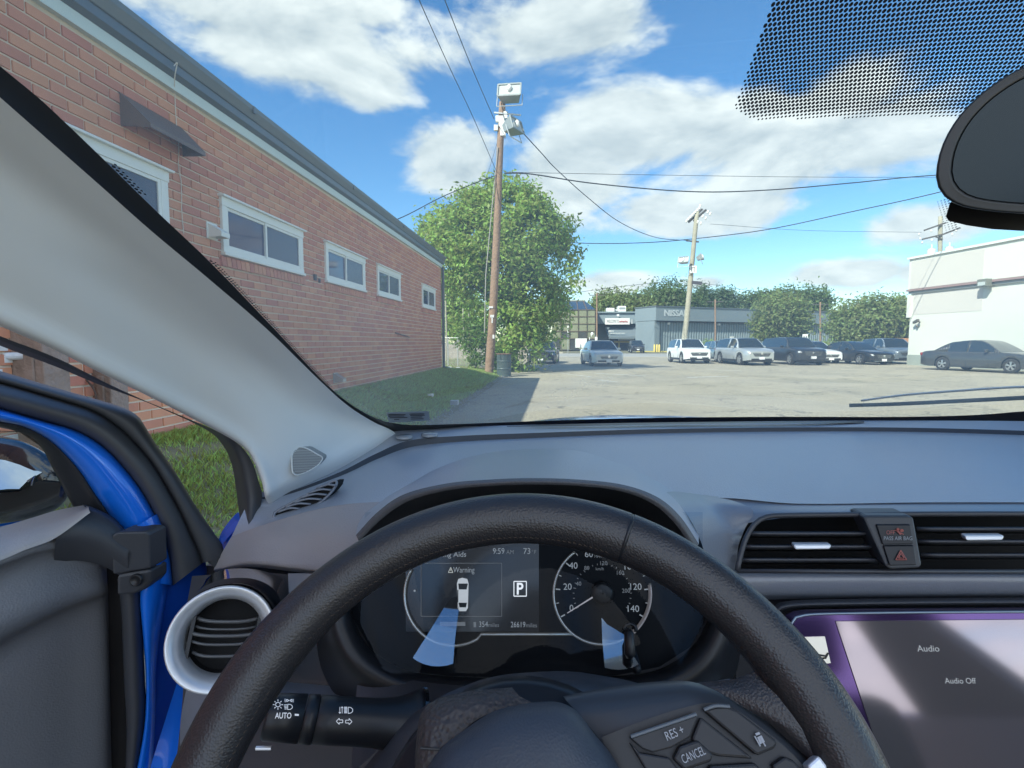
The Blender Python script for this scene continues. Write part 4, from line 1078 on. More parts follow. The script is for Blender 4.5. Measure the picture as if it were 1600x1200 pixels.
def vehicle(name, label, px, py, Y, head, L, Wd, H, suv, pm, roofm=None, wheel_r=None, group='cars parked in the lot', grille=1.0, cat='car', z0=0.0, drop=None):
    c = P(px, py, Y); c[2] = z0
    car = thing(name, label, cat, tuple(c), group); car.rotation_euler = (0, 0, head)
    r = wheel_r or (.36 if suv else .325); hL = L / 2; hw = Wd / 2
    belt = (.64 if suv else .635) * H; hood = belt - (.03 if suv else .06); sill = .26 if suv else .20
    xf = hL - .88; xr = xf - .585 * L; xw = hL - (1.25 if suv else 1.42); xe = -hL + (.12 if suv else .62)
    ss = sorted(set(list(np.linspace(-hL, hL, 46)) + [xf + r * 1.16 * k for k in np.linspace(-1, 1, 15)] + [xr + r * 1.16 * k for k in np.linspace(-1, 1, 15)]))

    def topz(x):
        if x > xw: t_ = (x - xw) / (hL - xw); return belt + (hood - belt) * min(1, t_ * 1.6) - (.16 if suv else .15) * t_ ** 3.2 - .10 * max(0, t_ - .9) * 10 * .5
        if x < xe + .1: t_ = (xe + .1 - x) / (hL + xe + .1 + 1e-6); return belt + (.03 if not suv else 0) - .08 * t_ ** 3
        return belt

    def halfw(x):
        u = abs(x) / hL; return hw * (1 - .03 * u ** 2 - (.20 if x > 0 else .15) * max(0, (u - .78) / .22) ** 2.4)
    rings = []
    for x in ss:
        zs = sill + (.06 * max(0, abs(x) / hL - .85) / .15)
        for wx in (xf, xr):
            a = r * 1.14
            if abs(x - wx) < a: zs = max(zs, r + math.sqrt(a * a - (x - wx) ** 2) * .98)
        zt = topz(x); w = halfw(x); zs = min(zs, zt - .2); zm = zs + (zt - zs) * .45; zsh = zt - .10
        half = [(w * .86, zs - .0), (w * .985, zs + .02), (w, zm if zm > zs + .05 else zs + .05), (w * .985, zsh), (w * .93, zt - .03), (w * .84, zt), (w * .45, zt + .022)]
        rings.append([(x, -y, z) for y, z in half] + [(x, 0, zt + .03)] + [(x, y, z) for y, z in half[::-1]])
    b = MB(); b.grid(rings); n = len(rings[0])
    b.add(rings[0], [tuple(range(n))]); b.add(rings[-1], [tuple(range(n))[::-1]])
    body = b.build('body', pm, car, smooth=False, w=False, sub=0)
    body.data.polygons.foreach_set('use_smooth', [True] * len(body.data.polygons)); em = body.modifiers.new('edge', 'EDGE_SPLIT'); em.split_angle = R(40)
    ub = MB(); ub.box((0, 0, .36), (L * .93, Wd * .80, .28)); ub.build('underbody', M_BLKP, car, w=False)
    # greenhouse
    rf0 = xw - (.62 if suv else .80); rr0 = (-hL + .48) if suv else (-hL + 1.45)
    if drop: rr0 = drop
    sx = list(np.linspace(xw + .05, rf0, 9)) + list(np.linspace(rf0, rr0, 13))[1:] + list(np.linspace(rr0, xe, 9))[1:]
    bp = -.08 + (xf - xr) * 0 + (xw + xe) * .5 * .4; cp = rr0 + (.12 if suv else .22)
    G = []
    for x in sx:
        if x > rf0: t_ = (xw + .05 - x) / (xw + .05 - rf0); z = belt + (H - .03 - belt) * (1 - (1 - t_) ** 1.35)
        elif x >= rr0: t_ = (rf0 - x) / (rf0 - rr0); z = H - .03 + .03 * math.sin(math.pi * min(1, t_ * 1.15)) - (.05 if not suv else .03) * t_ ** 2
        else: t_ = (rr0 - x) / (rr0 - xe); z = (H - (.08 if not suv else .06)) - ((H - (.08 if not suv else .06)) - belt) * t_ ** 1.35
        k = (z - belt) / (H - belt); wb_ = halfw(x) * .93; wt = wb_ + (hw * .70 - wb_) * max(0, k) * (1.0 if not suv else .95)
        G.append([(x, wb_, belt - .05), (x, wb_, belt - .01), (x, wt, z - .015), (x, wt - .085, z + .012), (x, 0, z + .03)])
    gm, pn = MB(), MB()
    for i in range(len(sx) - 1):
        xm = (sx[i] + sx[i + 1]) / 2
        for j in range(4):
            q = [G[i][j], G[i + 1][j], G[i + 1][j + 1], G[i][j + 1]]; q2 = [(x, -y, z) for x, y, z in q][::-1]
            if j == 0 or j == 2: tgt = pn
            elif j == 1: tgt = pn if (abs(xm - bp) < .06 or xm < cp - (.45 if suv else .35) or sx[i] >= xw - .12) else gm
            else: tgt = gm if (xm > rf0 or xm < rr0) else pn
            tgt.add(q, [(0, 1, 2, 3)]); tgt.add(q2, [(0, 1, 2, 3)])
    gl = gm.build('windows', M_CGLASS, car, w=False, smooth=True); pn.build('roof', roofm or pm, car, w=False, smooth=True, solid=.01)
    for x in (xf, xr):
        for s in (-1, 1):
            y = s * (hw - .115); t = MB(); t.lathe([(-.10, r * .62), (-.11, r * .80), (-.10, r * .94), (-.06, r), (.06, r), (.10, r * .94), (.11, r * .80), (.10, r * .62)], (x, y, r), (0, s, 0), 26)
            ty = t.build('wheel', M_RUB, car, w=False, smooth=True)
            q = MB(); q.lathe([(.095, r * .64), (.10, r * .60), (.03, r * .56)], (x, y, r), (0, s, 0), 24)
            for k in range(5):
                a = k * 2 * math.pi / 5 + .3; d = Vector((math.cos(a), 0, math.sin(a))); e = Vector((-math.sin(a), 0, math.cos(a)))
                for off in (-.35, .35):
                    q.bar(Vector((x, y + s * .085, r)) + d * r * .08, Vector((x, y + s * .075, r)) + d * r * .58 + e * off * r * .28, r * .10, .03, (0, 1, 0))
            q.lathe([(.06, r * .16), (.105, r * .12), (.107, .005)], (x, y, r), (0, s, 0), 12); q.build('rim', M_ALLOY, ty, w=False)
            dk = MB(); dk.lathe([(.02, r * .6), (.021, .01)], (x, y, r), (0, s, 0), 20); dk.build('brake_disc', M_BLKP, ty, w=False)
    zn = topz(hL - .1)
    for s in (-1, 1):
        m = MB(); rt = Matrix.Rotation(s * R(-28), 3, 'Z'); m.box((hL - .20, s * (hw - .33), zn - .115), (.16, .42, .12 if suv else .11), rt); m.build('headlight', M_HEADL, car, w=False, bevel=.03)
        m = MB(); m.box((hL - .16, s * (hw - .34), .42 if not suv else .50), (.12, .28, .11), rt); m.build('fog_light_recess', M_BLKP, car, w=False, bevel=.02)
        m = MB(); xm = xw - .38; m.box((xm, s * (hw + .06), belt + .05), (.10, .19, .13)); m.build('wing_mirror', pm, car, w=False, bevel=.03)
        m = MB(); m.box((-hL + .10, s * (hw - .28), belt - .14), (.14, .34, .15), Matrix.Rotation(s * R(24), 3, 'Z')); m.build('tail_light', M_TAIL, car, w=False, bevel=.02)
        m = MB()
        for xx in (bp, xf - r * 1.14 - .02 if False else xw - .30, xr + r * 1.16): m.bar((xx, s * (halfw(xx) * .998), sill + .08), (xx, s * (halfw(xx) * .975), belt - .08), .014, .014)
        m.build('door_seam', M_BLKP, car, w=False)
        m = MB()
        for xx in (bp + .16, xr + .55): m.box((xx, s * (hw * .99), belt - .16), (.20, .03, .03))
        m.build('door_handle', pm, car, w=False, bevel=.008)
        m = MB(); m.box((.0, s * (hw * .97), sill + .03), (L * .42, .05, .13 if suv else .07)); m.build('sill_trim', M_BLKP, car, w=False)
    gw = .62 * Wd * grille; gh = (.26 if suv else .21); gz = zn - .20
    m = MB(); f = [(hL - .005, -gw * .5, gz + gh / 2), (hL - .005, gw * .5, gz + gh / 2), (hL + .012, gw * .36, gz - gh / 2), (hL + .012, -gw * .36, gz - gh / 2)]
    m.slab(f, (-.14, 0, 0)); gr_ = m.build('grille', M_BLKP, car, w=False)
    m = MB()
    for k in range(4): m.bar((hL + .01, -gw * (.44 - .025 * k), gz + gh * (.36 - .24 * k)), (hL + .01, gw * (.44 - .025 * k), gz + gh * (.36 - .24 * k)), .012)
    m.build('grille_bar', M_ALLOY, gr_, w=False)
    m = MB(); m.lathe([(0, .01), (.001, .075), (.015, .07), (.018, .01)], (hL + .008, 0, gz + gh * .12), (1, 0, 0), 16); m.build('emblem', M_CHROME, gr_, w=False)
    m = MB(); m.box((hL - .03, 0, .30 if not suv else .36), (.10, Wd * .66, .12)); m.build('lower_intake', M_BLKP, car, w=False, bevel=.02)
    m = MB(); m.box((hL + .02, 0, gz - gh / 2 - .10), (.03, .32, .15)); m.build('licence_plate', M_PLATE, car, w=False)
    m = MB(); m.bar((hL - .02, -Wd * .36, .24), (hL - .02, Wd * .36, .24), .05, .03); m.build('bumper_lip', M_CHROME if not suv else M_BLKP, car, w=False)
    return car


def hd(deg_from_toward):
    """Heading of a car facing the camera side (-Y), turned towards +X by the angle."""
    return R(-90 + deg_from_toward)


SILV = paint('pale_silver_blue', (0.62, 0.63, 0.60), .0); WHT = paint('white', (0.74, 0.76, 0.76), 0.0); SIL2 = paint('pale_silver', (0.48, 0.51, 0.51), .5)
NAVY = paint('dark_navy', (0.030, 0.034, 0.040), .2); BLK = paint('black', (0.014, 0.015, 0.017), .2); GRY = paint('charcoal', (0.052, 0.056, 0.058), .2); BLU = paint('light_blue', (0.20, 0.28, 0.34), .5); GRN = paint('grey_silver', (0.22, 0.26, 0.29), .5)
v1 = vehicle('sedan', 'silver blue sedan facing the camera alone in the lane, with a dented front corner', 938, 553, 32.4, hd(7), 4.75, 1.85, 1.47, False, SILV)
m = MB()   # crumpled front corner: torn lamp and loose shards
for (a, b_, e_) in ((2.26, -.58, .66), (2.22, -.66, .58), (2.30, -.50, .56), (2.18, -.72, .67)): m.box((a, b_, e_), (.13, .17, .12), Matrix.Rotation(random.uniform(-1, 1), 3, 'X') @ Matrix.Rotation(random.uniform(-1, 1), 3, 'Z'))
m.build('crash_damage', mat('torn_plastic', (.55, .57, .58), .35, var=(9, .5)), v1, w=False)
vehicle('crossover_car', 'small white crossover with a black grille, behind the foot of the leaning pole', 1075, 555, 36.6, hd(5), 4.30, 1.80, 1.58, True, WHT, grille=1.1)
vehicle('hatchback', 'light blue hatchback squeezed between the white crossover and the silver sport utility', 1128, 555, 38.6, hd(2), 4.2, 1.75, 1.46, True, BLU)
vehicle('sport_utility', 'pale silver sport utility with a pale front plate and black lower trim', 1161, 555, 34.2, hd(8), 4.45, 1.88, 1.62, True, SIL2)
vehicle('sport_utility', 'dark navy three row sport utility, largest of the parked row', 1236, 555, 35.0, hd(6), 4.85, 1.95, 1.67, True, NAVY)
vehicle('sedan', 'white sedan mostly hidden behind the dark navy sport utility', 1268, 555, 37.6, hd(4), 4.6, 1.8, 1.44, False, WHT)
vehicle('sedan', 'low black sedan in shade under the right street tree', 1333, 556, 35.8, hd(14), 4.7, 1.84, 1.42, False, BLK)
vehicle('sport_utility', 'grey silver sport utility next to the white building corner', 1388, 556, 37.0, hd(-2), 4.5, 1.85, 1.62, True, GRN)
vehicle('sedan', 'charcoal sedan parked side on before the white building', 1540, 556, 26.6, hd(21), 4.85, 1.86, 1.46, False, GRY)
vehicle('sport_utility', 'black car standing by the dealership entrance next to the yellow bollards', 994, 548, 72, hd(-2), 4.4, 1.8, 1.62, True, BLK)
vehicle('sedan', 'dark car half hidden by the big tree, at the lawn side of the lane', 850, 556, 35.5, hd(-4), 4.7, 1.84, 1.45, False, NAVY)

# ================================================================== the car the photograph is taken from
M_DASH = mat('dash_plastic', (0.20, 0.22, 0.26), 0.32, spec=1.0, bump=[(700, 0.22, 'leather')], var=(3, .06))
M_DASH_LIT = mat('dash_plastic_skylit', (0.385, 0.415, 0.47), 0.34, spec=0.9, bump=[(560, 0.45, 'leather')], var=(2.5, .07), wear=(160, (.50, .53, .56), .66))  # paler dash plastic for top faces: sky glare put into the colour, plus dust specks
M_DASHD = mat('dash_plastic_dark', (0.048, 0.052, 0.062), 0.45, spec=0.6, bump=[(800, 0.15, 'leather')])
M_DARKP = mat('smooth_dark_plastic', (0.014, 0.016, 0.020), 0.38, spec=0.45)
M_LEATHER = mat('wheel_leather', (0.027, 0.026, 0.028), 0.36, spec=0.6, bump=[(900, 0.42, 'leather')])
M_TRIM = mat('grey_pillar_trim', (0.80, 0.83, 0.82), 0.75, spec=0.2, bump=[(900, 0.08, 'noise')])
M_RUBBER = mat('door_seal_rubber', (0.060, 0.064, 0.072), 0.5, var=(14, .15))
M_GLOSSB = mat('gloss_black', (0.008, 0.009, 0.011), 0.04, spec=0.8, coat=1.0)
M_BRUSH = mat('satin_metal', (0.80, 0.83, 0.86), 0.38, metal=0.55)
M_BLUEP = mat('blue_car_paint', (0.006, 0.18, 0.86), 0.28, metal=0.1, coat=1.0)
M_WINK = mat('white_print', (0.70, 0.72, 0.74), 0.5, emit=((.8, .85, .9), .12))
M_STITCH = mat('tan_stitch', (0.15, 0.105, 0.07), 0.8)
M_FRIT = mat('black_ceramic_frit', (0.032, 0.036, 0.040), 0.4)
own = thing('car', 'bright blue car seen from its driver seat, with the driver door standing open', 'car', (0.36, 0.2, 0))


def lofted(name, rows, m, nu=48, sub=4, parent=own, solid=0.0, smooth_rows=True, smooth=True, label=None):
    b = MB(); loft(b, rows, nu, sub, smooth_rows); return b.build(name, m, parent, smooth=smooth, solid=solid, label=label)


# -------- windscreen surface
WB = 1.185; WS = 0.50


def wyb(x): return 1.30 - 0.48 * ((x - .36) ** 2)


def WSp(px, py, off=0.0):
    """Point of the windscreen glass on the ray of a photo pixel (off moves it towards the cabin)."""
    d = ray(px, py); t = 0.6
    for _ in range(60):
        x = d[0] * t; t = t * .5 + .5 * (WB + WS * wyb(x) - EYE) / (d[2] + WS)
    p = CAMP + d * t
    return p - np.array([0, .45, .89]) * off


gm = MB(); rows = []
for v in np.linspace(0, 1, 26):
    row = []
    for x in np.linspace(-.50, 1.24, 40):
        y = wyb(x) + .14 - v * 1.20; row.append((x, y, WB + WS * (wyb(x) - y)))
    rows.append(row)
gm.grid(rows)
wind = gm.build('windscreen', glass_mat('windscreen_glass', (0.50, 0.545, 0.525), 0.75, 0.11, low=(1.19, 1.55, 1.45)), own, smooth=True)


def glass_poly(pxs, off):
    return [WSp(a, b, off) for a, b in pxs]


def frit_strip(outer, inner, n=80, off=.002):
    a = smooth_curve([(x, y, 0) for x, y in outer], n); b = smooth_curve([(x, y, 0) for x, y in inner], n); m = MB()
    m.grid([[WSp(p[0], p[1], off) for p in a], [WSp(p[0] * .5 + q[0] * .5, p[1] * .5 + q[1] * .5, off) for p, q in zip(a, b)], [WSp(q[0], q[1], off) for q in b]]); return m


f_out = [(-60, 42), (0, 98), (60, 148), (100, 185), (160, 243), (240, 322), (330, 408), (420, 502), (500, 588), (540, 624), (575, 646), (610, 660)]
f_in = [(-90, 78), (0, 160), (60, 213), (110, 257), (160, 302), (240, 373), (330, 448), (420, 526), (500, 604), (540, 640), (575, 662), (606, 690)]
frit_strip(f_out, f_in).build('windscreen_border', M_FRIT, wind)
frit_strip([(602, 657), (640, 662.5), (720, 661), (860, 656), (1000, 652), (1200, 650), (1400, 650), (1520, 647), (1600, 641), (1700, 634)], [(598, 700), (640, 690), (720, 690), (860, 690), (1000, 690), (1200, 690), (1400, 690), (1520, 690), (1600, 690), (1700, 690)]).build('windscreen_border', M_FRIT, wind)


def dots(pred, o, du, dv, nu, nv, r, stretch=1.0, grow=None):
    """Frit dots set out in a staggered grid on the glass: o is the start pixel's glass point, du/dv grid steps in metres."""
    V = []; F = []
    for i in range(nu):
        for j in range(nv):
            x = o[0] + du * (i + .5 * (j % 2)); y = o[1] - dv * j
            z = WB + WS * (wyb(x) - y); p = np.array([x, y, z]) - np.array([0, .45, .89]) * .0025
            (u, v_), d = project(p)
            k = pred(u, v_)
            if k <= 0: continue
            q = r * k; a = len(V)
            for t in range(6):
                w = t * math.pi / 3; X = x + q * math.cos(w); Y = y + q * math.sin(w) * stretch
                V.append((X, Y, WB + WS * (wyb(X) - Y) - .0022))
            F.append([a, a + 1, a + 2, a + 3, a + 4, a + 5])
    return V, F


def frit_panel(u, v):
    """Big dotted field behind the mirror: fades only at its border."""
    x = min(1, max(0, v / 185.0)); left = 1192 - 47 * x
    if v > 150: left = 1147 + ((v - 150) / 35) ** 2 * 12
    bot = 186 - max(0, (u - 1200) / 400) * 8 - max(0, (1185 - u) / 38) ** 2 * 22
    m = min((u - left), (bot - v))
    if m < 0: return 0
    return .55 + .45 * min(1, m / 14)


o = WSp(1130, 215)
V, F = dots(frit_panel, o, .00345, .0035, 150, 130, .00158, 1.12)
d_ = mesh_np('frit_dots', V, F, M_FRIT, wind, kind='stuff')
# dotted fringe along the pillar edge and under the mirror cover
V, F = [], []
fo = smooth_curve([(x, y, 0) for x, y in f_out], 1200)
wp = [WSp(p[0], p[1], .002) for p in fo]; acc = 0
rowd = 0
for rowi, (dist, rr) in enumerate(((.0022, .0016), (.0054, .0011))):
    acc = 0; last = -1
    for k in range(1, len(wp)):
        acc += np.linalg.norm(wp[k] - wp[k - 1])
        if int(acc / .0042 + .5 * rowi) != last:
            last = int(acc / .0042 + .5 * rowi); t = wp[k] - wp[k - 1]; t /= np.linalg.norm(t); nrm = np.array([0, .45, .89]); s = np.cross(t, nrm); s /= np.linalg.norm(s)
            if s[1] < 0: s = -s
            c = wp[k] + s * dist; a = len(V)
            for w in range(6): V.append(c + t * math.cos(w * math.pi / 3) * rr + s * math.sin(w * math.pi / 3) * rr)
            F.append([a + w for w in range(6)])
for k, (u, v_) in enumerate([(1479 + 1.0 * i, 318 + 3.4 * i) for i in range(-3, 12)]):
    for j in range(4):
        c = WSp(u + 4 - 5.2 * j, v_ + 1.6 * j, .0025); rr = .0012 * (1 - .14 * j); a = len(V)
        for w in range(6): V.append(c + np.array([math.cos(w * math.pi / 3) * rr, math.sin(w * math.pi / 3) * rr * .89, -math.sin(w * math.pi / 3) * rr * .45]))
        F.append([a + w for w in range(6)])
mesh_np('frit_fringe', V, F, M_FRIT, wind, kind='stuff')
# inspection sticker low in the corner
q = [WSp(604, 643, .002), WSp(670, 641, .002), WSp(672, 655.5, .002), WSp(608, 659, .002)]
m = MB(); m.add(q, [(0, 1, 2, 3)]); stk = m.build('sticker', mat('clear_grey_sticker', (.36, .40, .43), .4), wind)
m = MB()
for (x0, x1, y) in ((607, 634, 645.3), (640, 663, 644.5), (607, 632, 647.6), (641, 664, 646.6), (609, 637, 650), (642, 660, 649.2), (616, 624, 653), (642, 662, 652)):
    m.add([WSp(x0, y, .003), WSp(x1, y - .4, .003), WSp(x1, y + .7, .003), WSp(x0, y + 1.1, .003)], [(0, 1, 2, 3)])
m.build('print', mat('sticker_ink', (.03, .03, .04), .5), stk)

# -------- bonnet, wiper, cowl
hdm = MB(); rows = []
for v in np.linspace(0, 1, 14):
    row = []
    for u in np.linspace(-1, 1, 30):
        x = .36 + u * (.74 - .06 * v); y = wyb(x) + .18 + v * 1.0 - .05 * u * u; z = 1.05 + .042 * math.sin(min(1, v * 1.4) * math.pi * .5) - .10 * max(0, v - .45) ** 1.5 * 2 - .05 * abs(u) ** 3
        row.append((x, y, z))
    rows.append(row)
hdm.grid(rows); hdm.build('bonnet', M_BLUEP, own, smooth=True, solid=.01)
cw = MB(); rows = []
for v in np.linspace(0, 1, 4): rows.append([(x, wyb(x) + .02 + v * .17, 1.10 - .03 * v) for x in np.linspace(-.4, 1.12, 24)])
cw.grid(rows); cw.build('cowl', M_BLKP, own, smooth=True, solid=.01)
wp_ = MB(); wp_.tube(smooth_curve([WSp(1350, 646, -.03), WSp(1420, 641.5, -.035), WSp(1510, 636, -.035), WSp(1600, 632, -.035), WSp(1720, 628, -.03)], 30), .0042, 6, flat=.6)
wpo = wp_.build('wiper', mat('wiper_grey', (.8, .8, .78), .5), own, smooth=True)
wq = MB(); wq.tube(smooth_curve([WSp(1330, 648, -.022), WSp(1400, 646.5, -.022), WSp(1520, 642, -.022), WSp(1720, 634, -.022)], 20), .0045, 6); wq.build('wiper_blade', M_RUBBER, wpo, smooth=True)
nz = MB(); nz.box(WSp(708, 656, -.04), (.016, .016, .010)); nz.build('washer_nozzle', mat('pale_plastic', (.5, .52, .53), .4), own)

# -------- left windscreen pillar trim
up = [(-60, 102, .345), (0, 155, .372), (60, 208, .40), (110, 252, .43), (160, 296, .46), (240, 367, .52), (330, 442, .62), (420, 520, .75), (500, 598, .88), (545, 638, .96), (585, 663, 1.03), (616, 678, 1.07), (646, 706, 1.17)]
low = [(-60, 476, .395), (0, 506, .42), (80, 541, .46), (160, 581, .51), (240, 620, .58), (310, 656, .66), (360, 683, .715), (385, 701, .74), (398, 721, .75), (407, 742, .755), (412, 758, .757), (416, 776, .76), (430, 806, .84)]


def before_glass(x, y, z): return (x, y, min(z, WSp(x, y)[1] - .014))


def pil_row(t): return [before_glass(*q) for q in pil_raw(t)]


def pil_raw(t): return [(a[0] + (b[0] - a[0]) * t, a[1] + (b[1] - a[1]) * t, a[2] + (b[2] - a[2]) * t - .020 * math.sin(math.pi * t) ** 1.25 * (.4 + .6 * a[2] / 1.07)) for a, b in zip(up, low)]


low2 = [(x, y + 2, z + .07) for x, y, z in low]
pil = lofted('pillar_trim', [[before_glass(x, y - 3, z + .012) for x, y, z in up]] + [pil_row(t) for t in (0, .12, .3, .5, .7, .88, 1)] + [low2], M_TRIM, 70, 6)
# speaker grille at its foot
gq = [(456, 712), (459, 702), (468, 698.5), (480, 701), (496, 710), (503, 714), (503, 719), (495, 728), (478, 738), (464, 742), (457, 736)]


def pil_pt(px, py, off):
    t = np.clip((px - 430) / 100, 0, 1); return P(px, py, .800 + .085 * t - .35 * (py - 718) / 1000 - off)


m = MB(); m.slab([pil_pt(x, y, .012) for x, y in gq], (0, .02, 0)); gr_ = m.build('speaker_grille', mat('grille_grey', (.30, .32, .32), .7), pil, bevel=.002)
m = MB(); c = smooth_curve([tuple(pil_pt(x, y, .013)) for x, y in gq + gq[:1]], 50)[:-1]; m.tube(c, .0011, 6, closed=True); m.build('grille_rim', M_TRIM, gr_, smooth=True)
m = MB()
for k in range(14):
    y = 704 + k * 2.55; xs = []
    for x in np.linspace(450, 508, 120):
        if inside((x, y), gq): xs.append(x)
    if len(xs) > 4: m.tube([pil_pt(xs[0] + 1.5, y - .5, .0135), pil_pt(xs[-1] - 1.5, y + .5, .0135)], .0007, 5)
m.build('grille_slat', mat('grille_slat_grey', (.48, .5, .5), .6), gr_)

# black seal between the pillar trim and the door opening
so_ = [(-60, 497, .43), (0, 525, .455), (90, 560, .50), (180, 605, .56), (270, 645, .64), (335, 672, .71), (375, 696, .755), (394, 722, .77), (404, 752, .775), (410, 775, .78), (405, 800, .77), (398, 850, .74)]
si_ = [(-60, 514, .50), (0, 540, .525), (90, 574, .57), (150, 599, .61), (240, 633, .69), (318, 669, .77), (345, 691, .80), (361, 722, .81), (368, 758, .81), (372, 790, .80), (377, 830, .78), (378, 860, .75)]
lofted('door_seal', [so_, [((a[0] + b[0]) / 2 - 2, (a[1] + b[1]) / 2 - 2, (a[2] + b[2]) / 2 - .03) for a, b in zip(so_, si_)], si_], M_RUBBER, 60, 5)
# body side behind the door opening: dark shut face and the blue corner
lofted('door_opening', [[(372, 800, .80), (360, 812, .80), (346, 832, .79), (340, 850, .78)], [(385, 840, .77), (370, 860, .77), (350, 880, .77), (330, 900, .77)], [(330, 1010, .72), (315, 1020, .72), (300, 1030, .71), (285, 1040, .70)], [(300, 1230, .66), (280, 1230, .66), (255, 1230, .65), (225, 1230, .64)]], M_BLUEP, 20, 4)
lofted('door_opening', [[(379, 806, .795), (371, 812, .795), (356, 826, .79), (344, 842, .785)], [(379, 818, .785), (372, 824, .785), (358, 838, .78), (348, 850, .775)]], M_BLUEP, 16, 2)

# -------- dash top
c0 = [(398, 768, .80), (386, 800, .755), (362, 842, .725), (338, 878, .715)]
R0 = [(396, 768, .80), (440, 765.5, .83), (520, 735, .93), (590, 694, 1.04), (616, 673, 1.09), (680, 668.5, 1.15), (800, 664.5, 1.2), (1000, 661, 1.26), (1200, 658, 1.28), (1400, 657, 1.19), (1600, 658, 1.05), (1750, 662, .93), (1900, 668, .86)]
R1 = [(392, 778, .785), (440, 772, .81), (530, 738, .905), (585, 710, .975), (640, 688, 1.04), (720, 681, 1.08), (820, 677, 1.12), (1000, 671, 1.17), (1200, 668, 1.19), (1400, 668, 1.13), (1600, 673, 1.01), (1750, 680, .90), (1900, 686, .84)]
R2 = [(391, 780, .784), (442, 775, .808), (534, 743, .902), (590, 717, .97), (645, 698, 1.035), (724, 690, 1.075), (824, 685, 1.115), (1000, 678, 1.165), (1200, 674.5, 1.185), (1400, 674.5, 1.125), (1600, 680, 1.005), (1750, 687, .895), (1900, 693, .835)]
R3 = [(380, 800, .765), (430, 800, .76), (520, 775, .80), (600, 745, .84), (660, 730, .86), (740, 725, .88), (840, 720, .90), (1010, 718, .91), (1200, 718, .92), (1400, 718, .90), (1600, 720, .86), (1750, 724, .80), (2000, 730, .78)]
R4 = [(362, 838, .735), (412, 820, .725), (490, 797, .735), (560, 786, .725), (640, 785, .70), (740, 785, .68), (840, 785, .67), (1000, 782, .67), (1130, 778, .68), (1250, 787, .67), (1450, 785, .67), (1700, 785, .67), (2200, 785, .67)]
dash = MB(); loft(dash, [R0, R1], 110, 4); a1 = dash.build('dashboard', M_DASH_LIT, own, smooth=True)
dd = MB(); loft(dd, [R1, R2], 110, 2); dd.build('dash_groove', M_DASHD, a1, smooth=True)
dd = MB(); loft(dd, [R2, R3, R4], 110, 8); dd.build('dash_pad', M_DASH_LIT, a1, smooth=True)
# defroster slot strip and two sunload sensors
m = MB(); loft(m, [[(792, 668, 1.17), (900, 664.6, 1.2), (1100, 661.5, 1.24), (1350, 660.5, 1.21)], [(792, 669, 1.168), (900, 668.3, 1.18), (1100, 664.6, 1.21), (1350, 663, 1.19)]], 60, 2)
for r_ in range(len(m.v)): m.v[r_] = (m.v[r_][0], m.v[r_][1], m.v[r_][2] + .0035)
m.build('defroster_slot', M_DARKP, a1)
for (px, py, Y) in ((632, 685, 1.05), (671, 681.5, 1.07)):
    m = MB(); m.lathe([(0, .017), (.004, .0165), (.006, .012), (.0062, .001)], P(px, py, Y) + (0, 0, .001), (0, -.02, 1), 24); m.build('light_sensor', mat('sensor_satin', (.30, .32, .35), .25, spec=.8), a1, smooth=True)
# left wing front face, grained
F0 = [(362, 838, .7355), (412, 820, .7255), (490, 797, .7355), (560, 786, .7255), (640, 783, .70)]
F1 = [(350, 858, .722), (404, 845, .695), (480, 835, .685), (545, 830, .66), (640, 822, .62)]
F2 = [(338, 880, .715), (392, 871, .675), (468, 879, .655), (525, 885, .62), (612, 868, .60)]
F3 = [(334, 890, .712), (388, 881, .672), (464, 889, .652), (520, 893, .618), (606, 884, .60)]
F4 = [(336, 894, .73), (390, 886, .70), (466, 894, .68), (524, 898, .65), (610, 890, .63)]
m = MB(); loft(m, [F0, F1, F2, F3, F4], 50, 6); m.build('dash_wing', mat('dash_wing_plastic', (.40, .37, .37), .5, bump=[(560, .35, 'leather')]), a1, smooth=True)
# side demister outlet
dv_ = [(428, 809), (432, 799), (470, 778), (500, 762), (520, 752), (526, 752), (524, 760), (512, 775), (492, 790), (470, 797), (440, 807)]


def wing_pt(px, py, lift=0.0):
    """Point near the left dash top between rows R2 and R4."""
    t = np.clip((px - 420) / 110, 0, 1); s = np.clip((py - (800 - 46 * t)) / 20, -1, 1)
    return P(px, py, .765 + .055 * t - .01 * s - lift)


m = MB(); m.slab([wing_pt(x, y, .016) for x, y in dv_], (0, .03, -.004)); sd_ = m.build('side_vent', mat('vent_black', (.006, .006, .007), .8), a1)
m = MB(); c = smooth_curve([tuple(wing_pt(x, y, .018)) for x, y in dv_ + dv_[:1]], 60)[:-1]; m.tube(c, .0022, 8, closed=True); m.build('vent_frame', M_DASH, sd_, smooth=True)
for k in range(6):
    t = k / 6; x0 = 436 + 72 * t; y0 = 803 - 44 * t; l = 48 - 32 * abs(t - .35)
    m = MB(); m.tube(smooth_curve([tuple(wing_pt(x0 - 2, y0 - 3, .019)), tuple(wing_pt(x0 + l * .45, y0 - 9, .0215)), tuple(wing_pt(x0 + l * .9, y0 - 8, .020))], 10), .0024, 6, flat=.7); m.build('vent_slat', M_DASH, sd_, smooth=True)

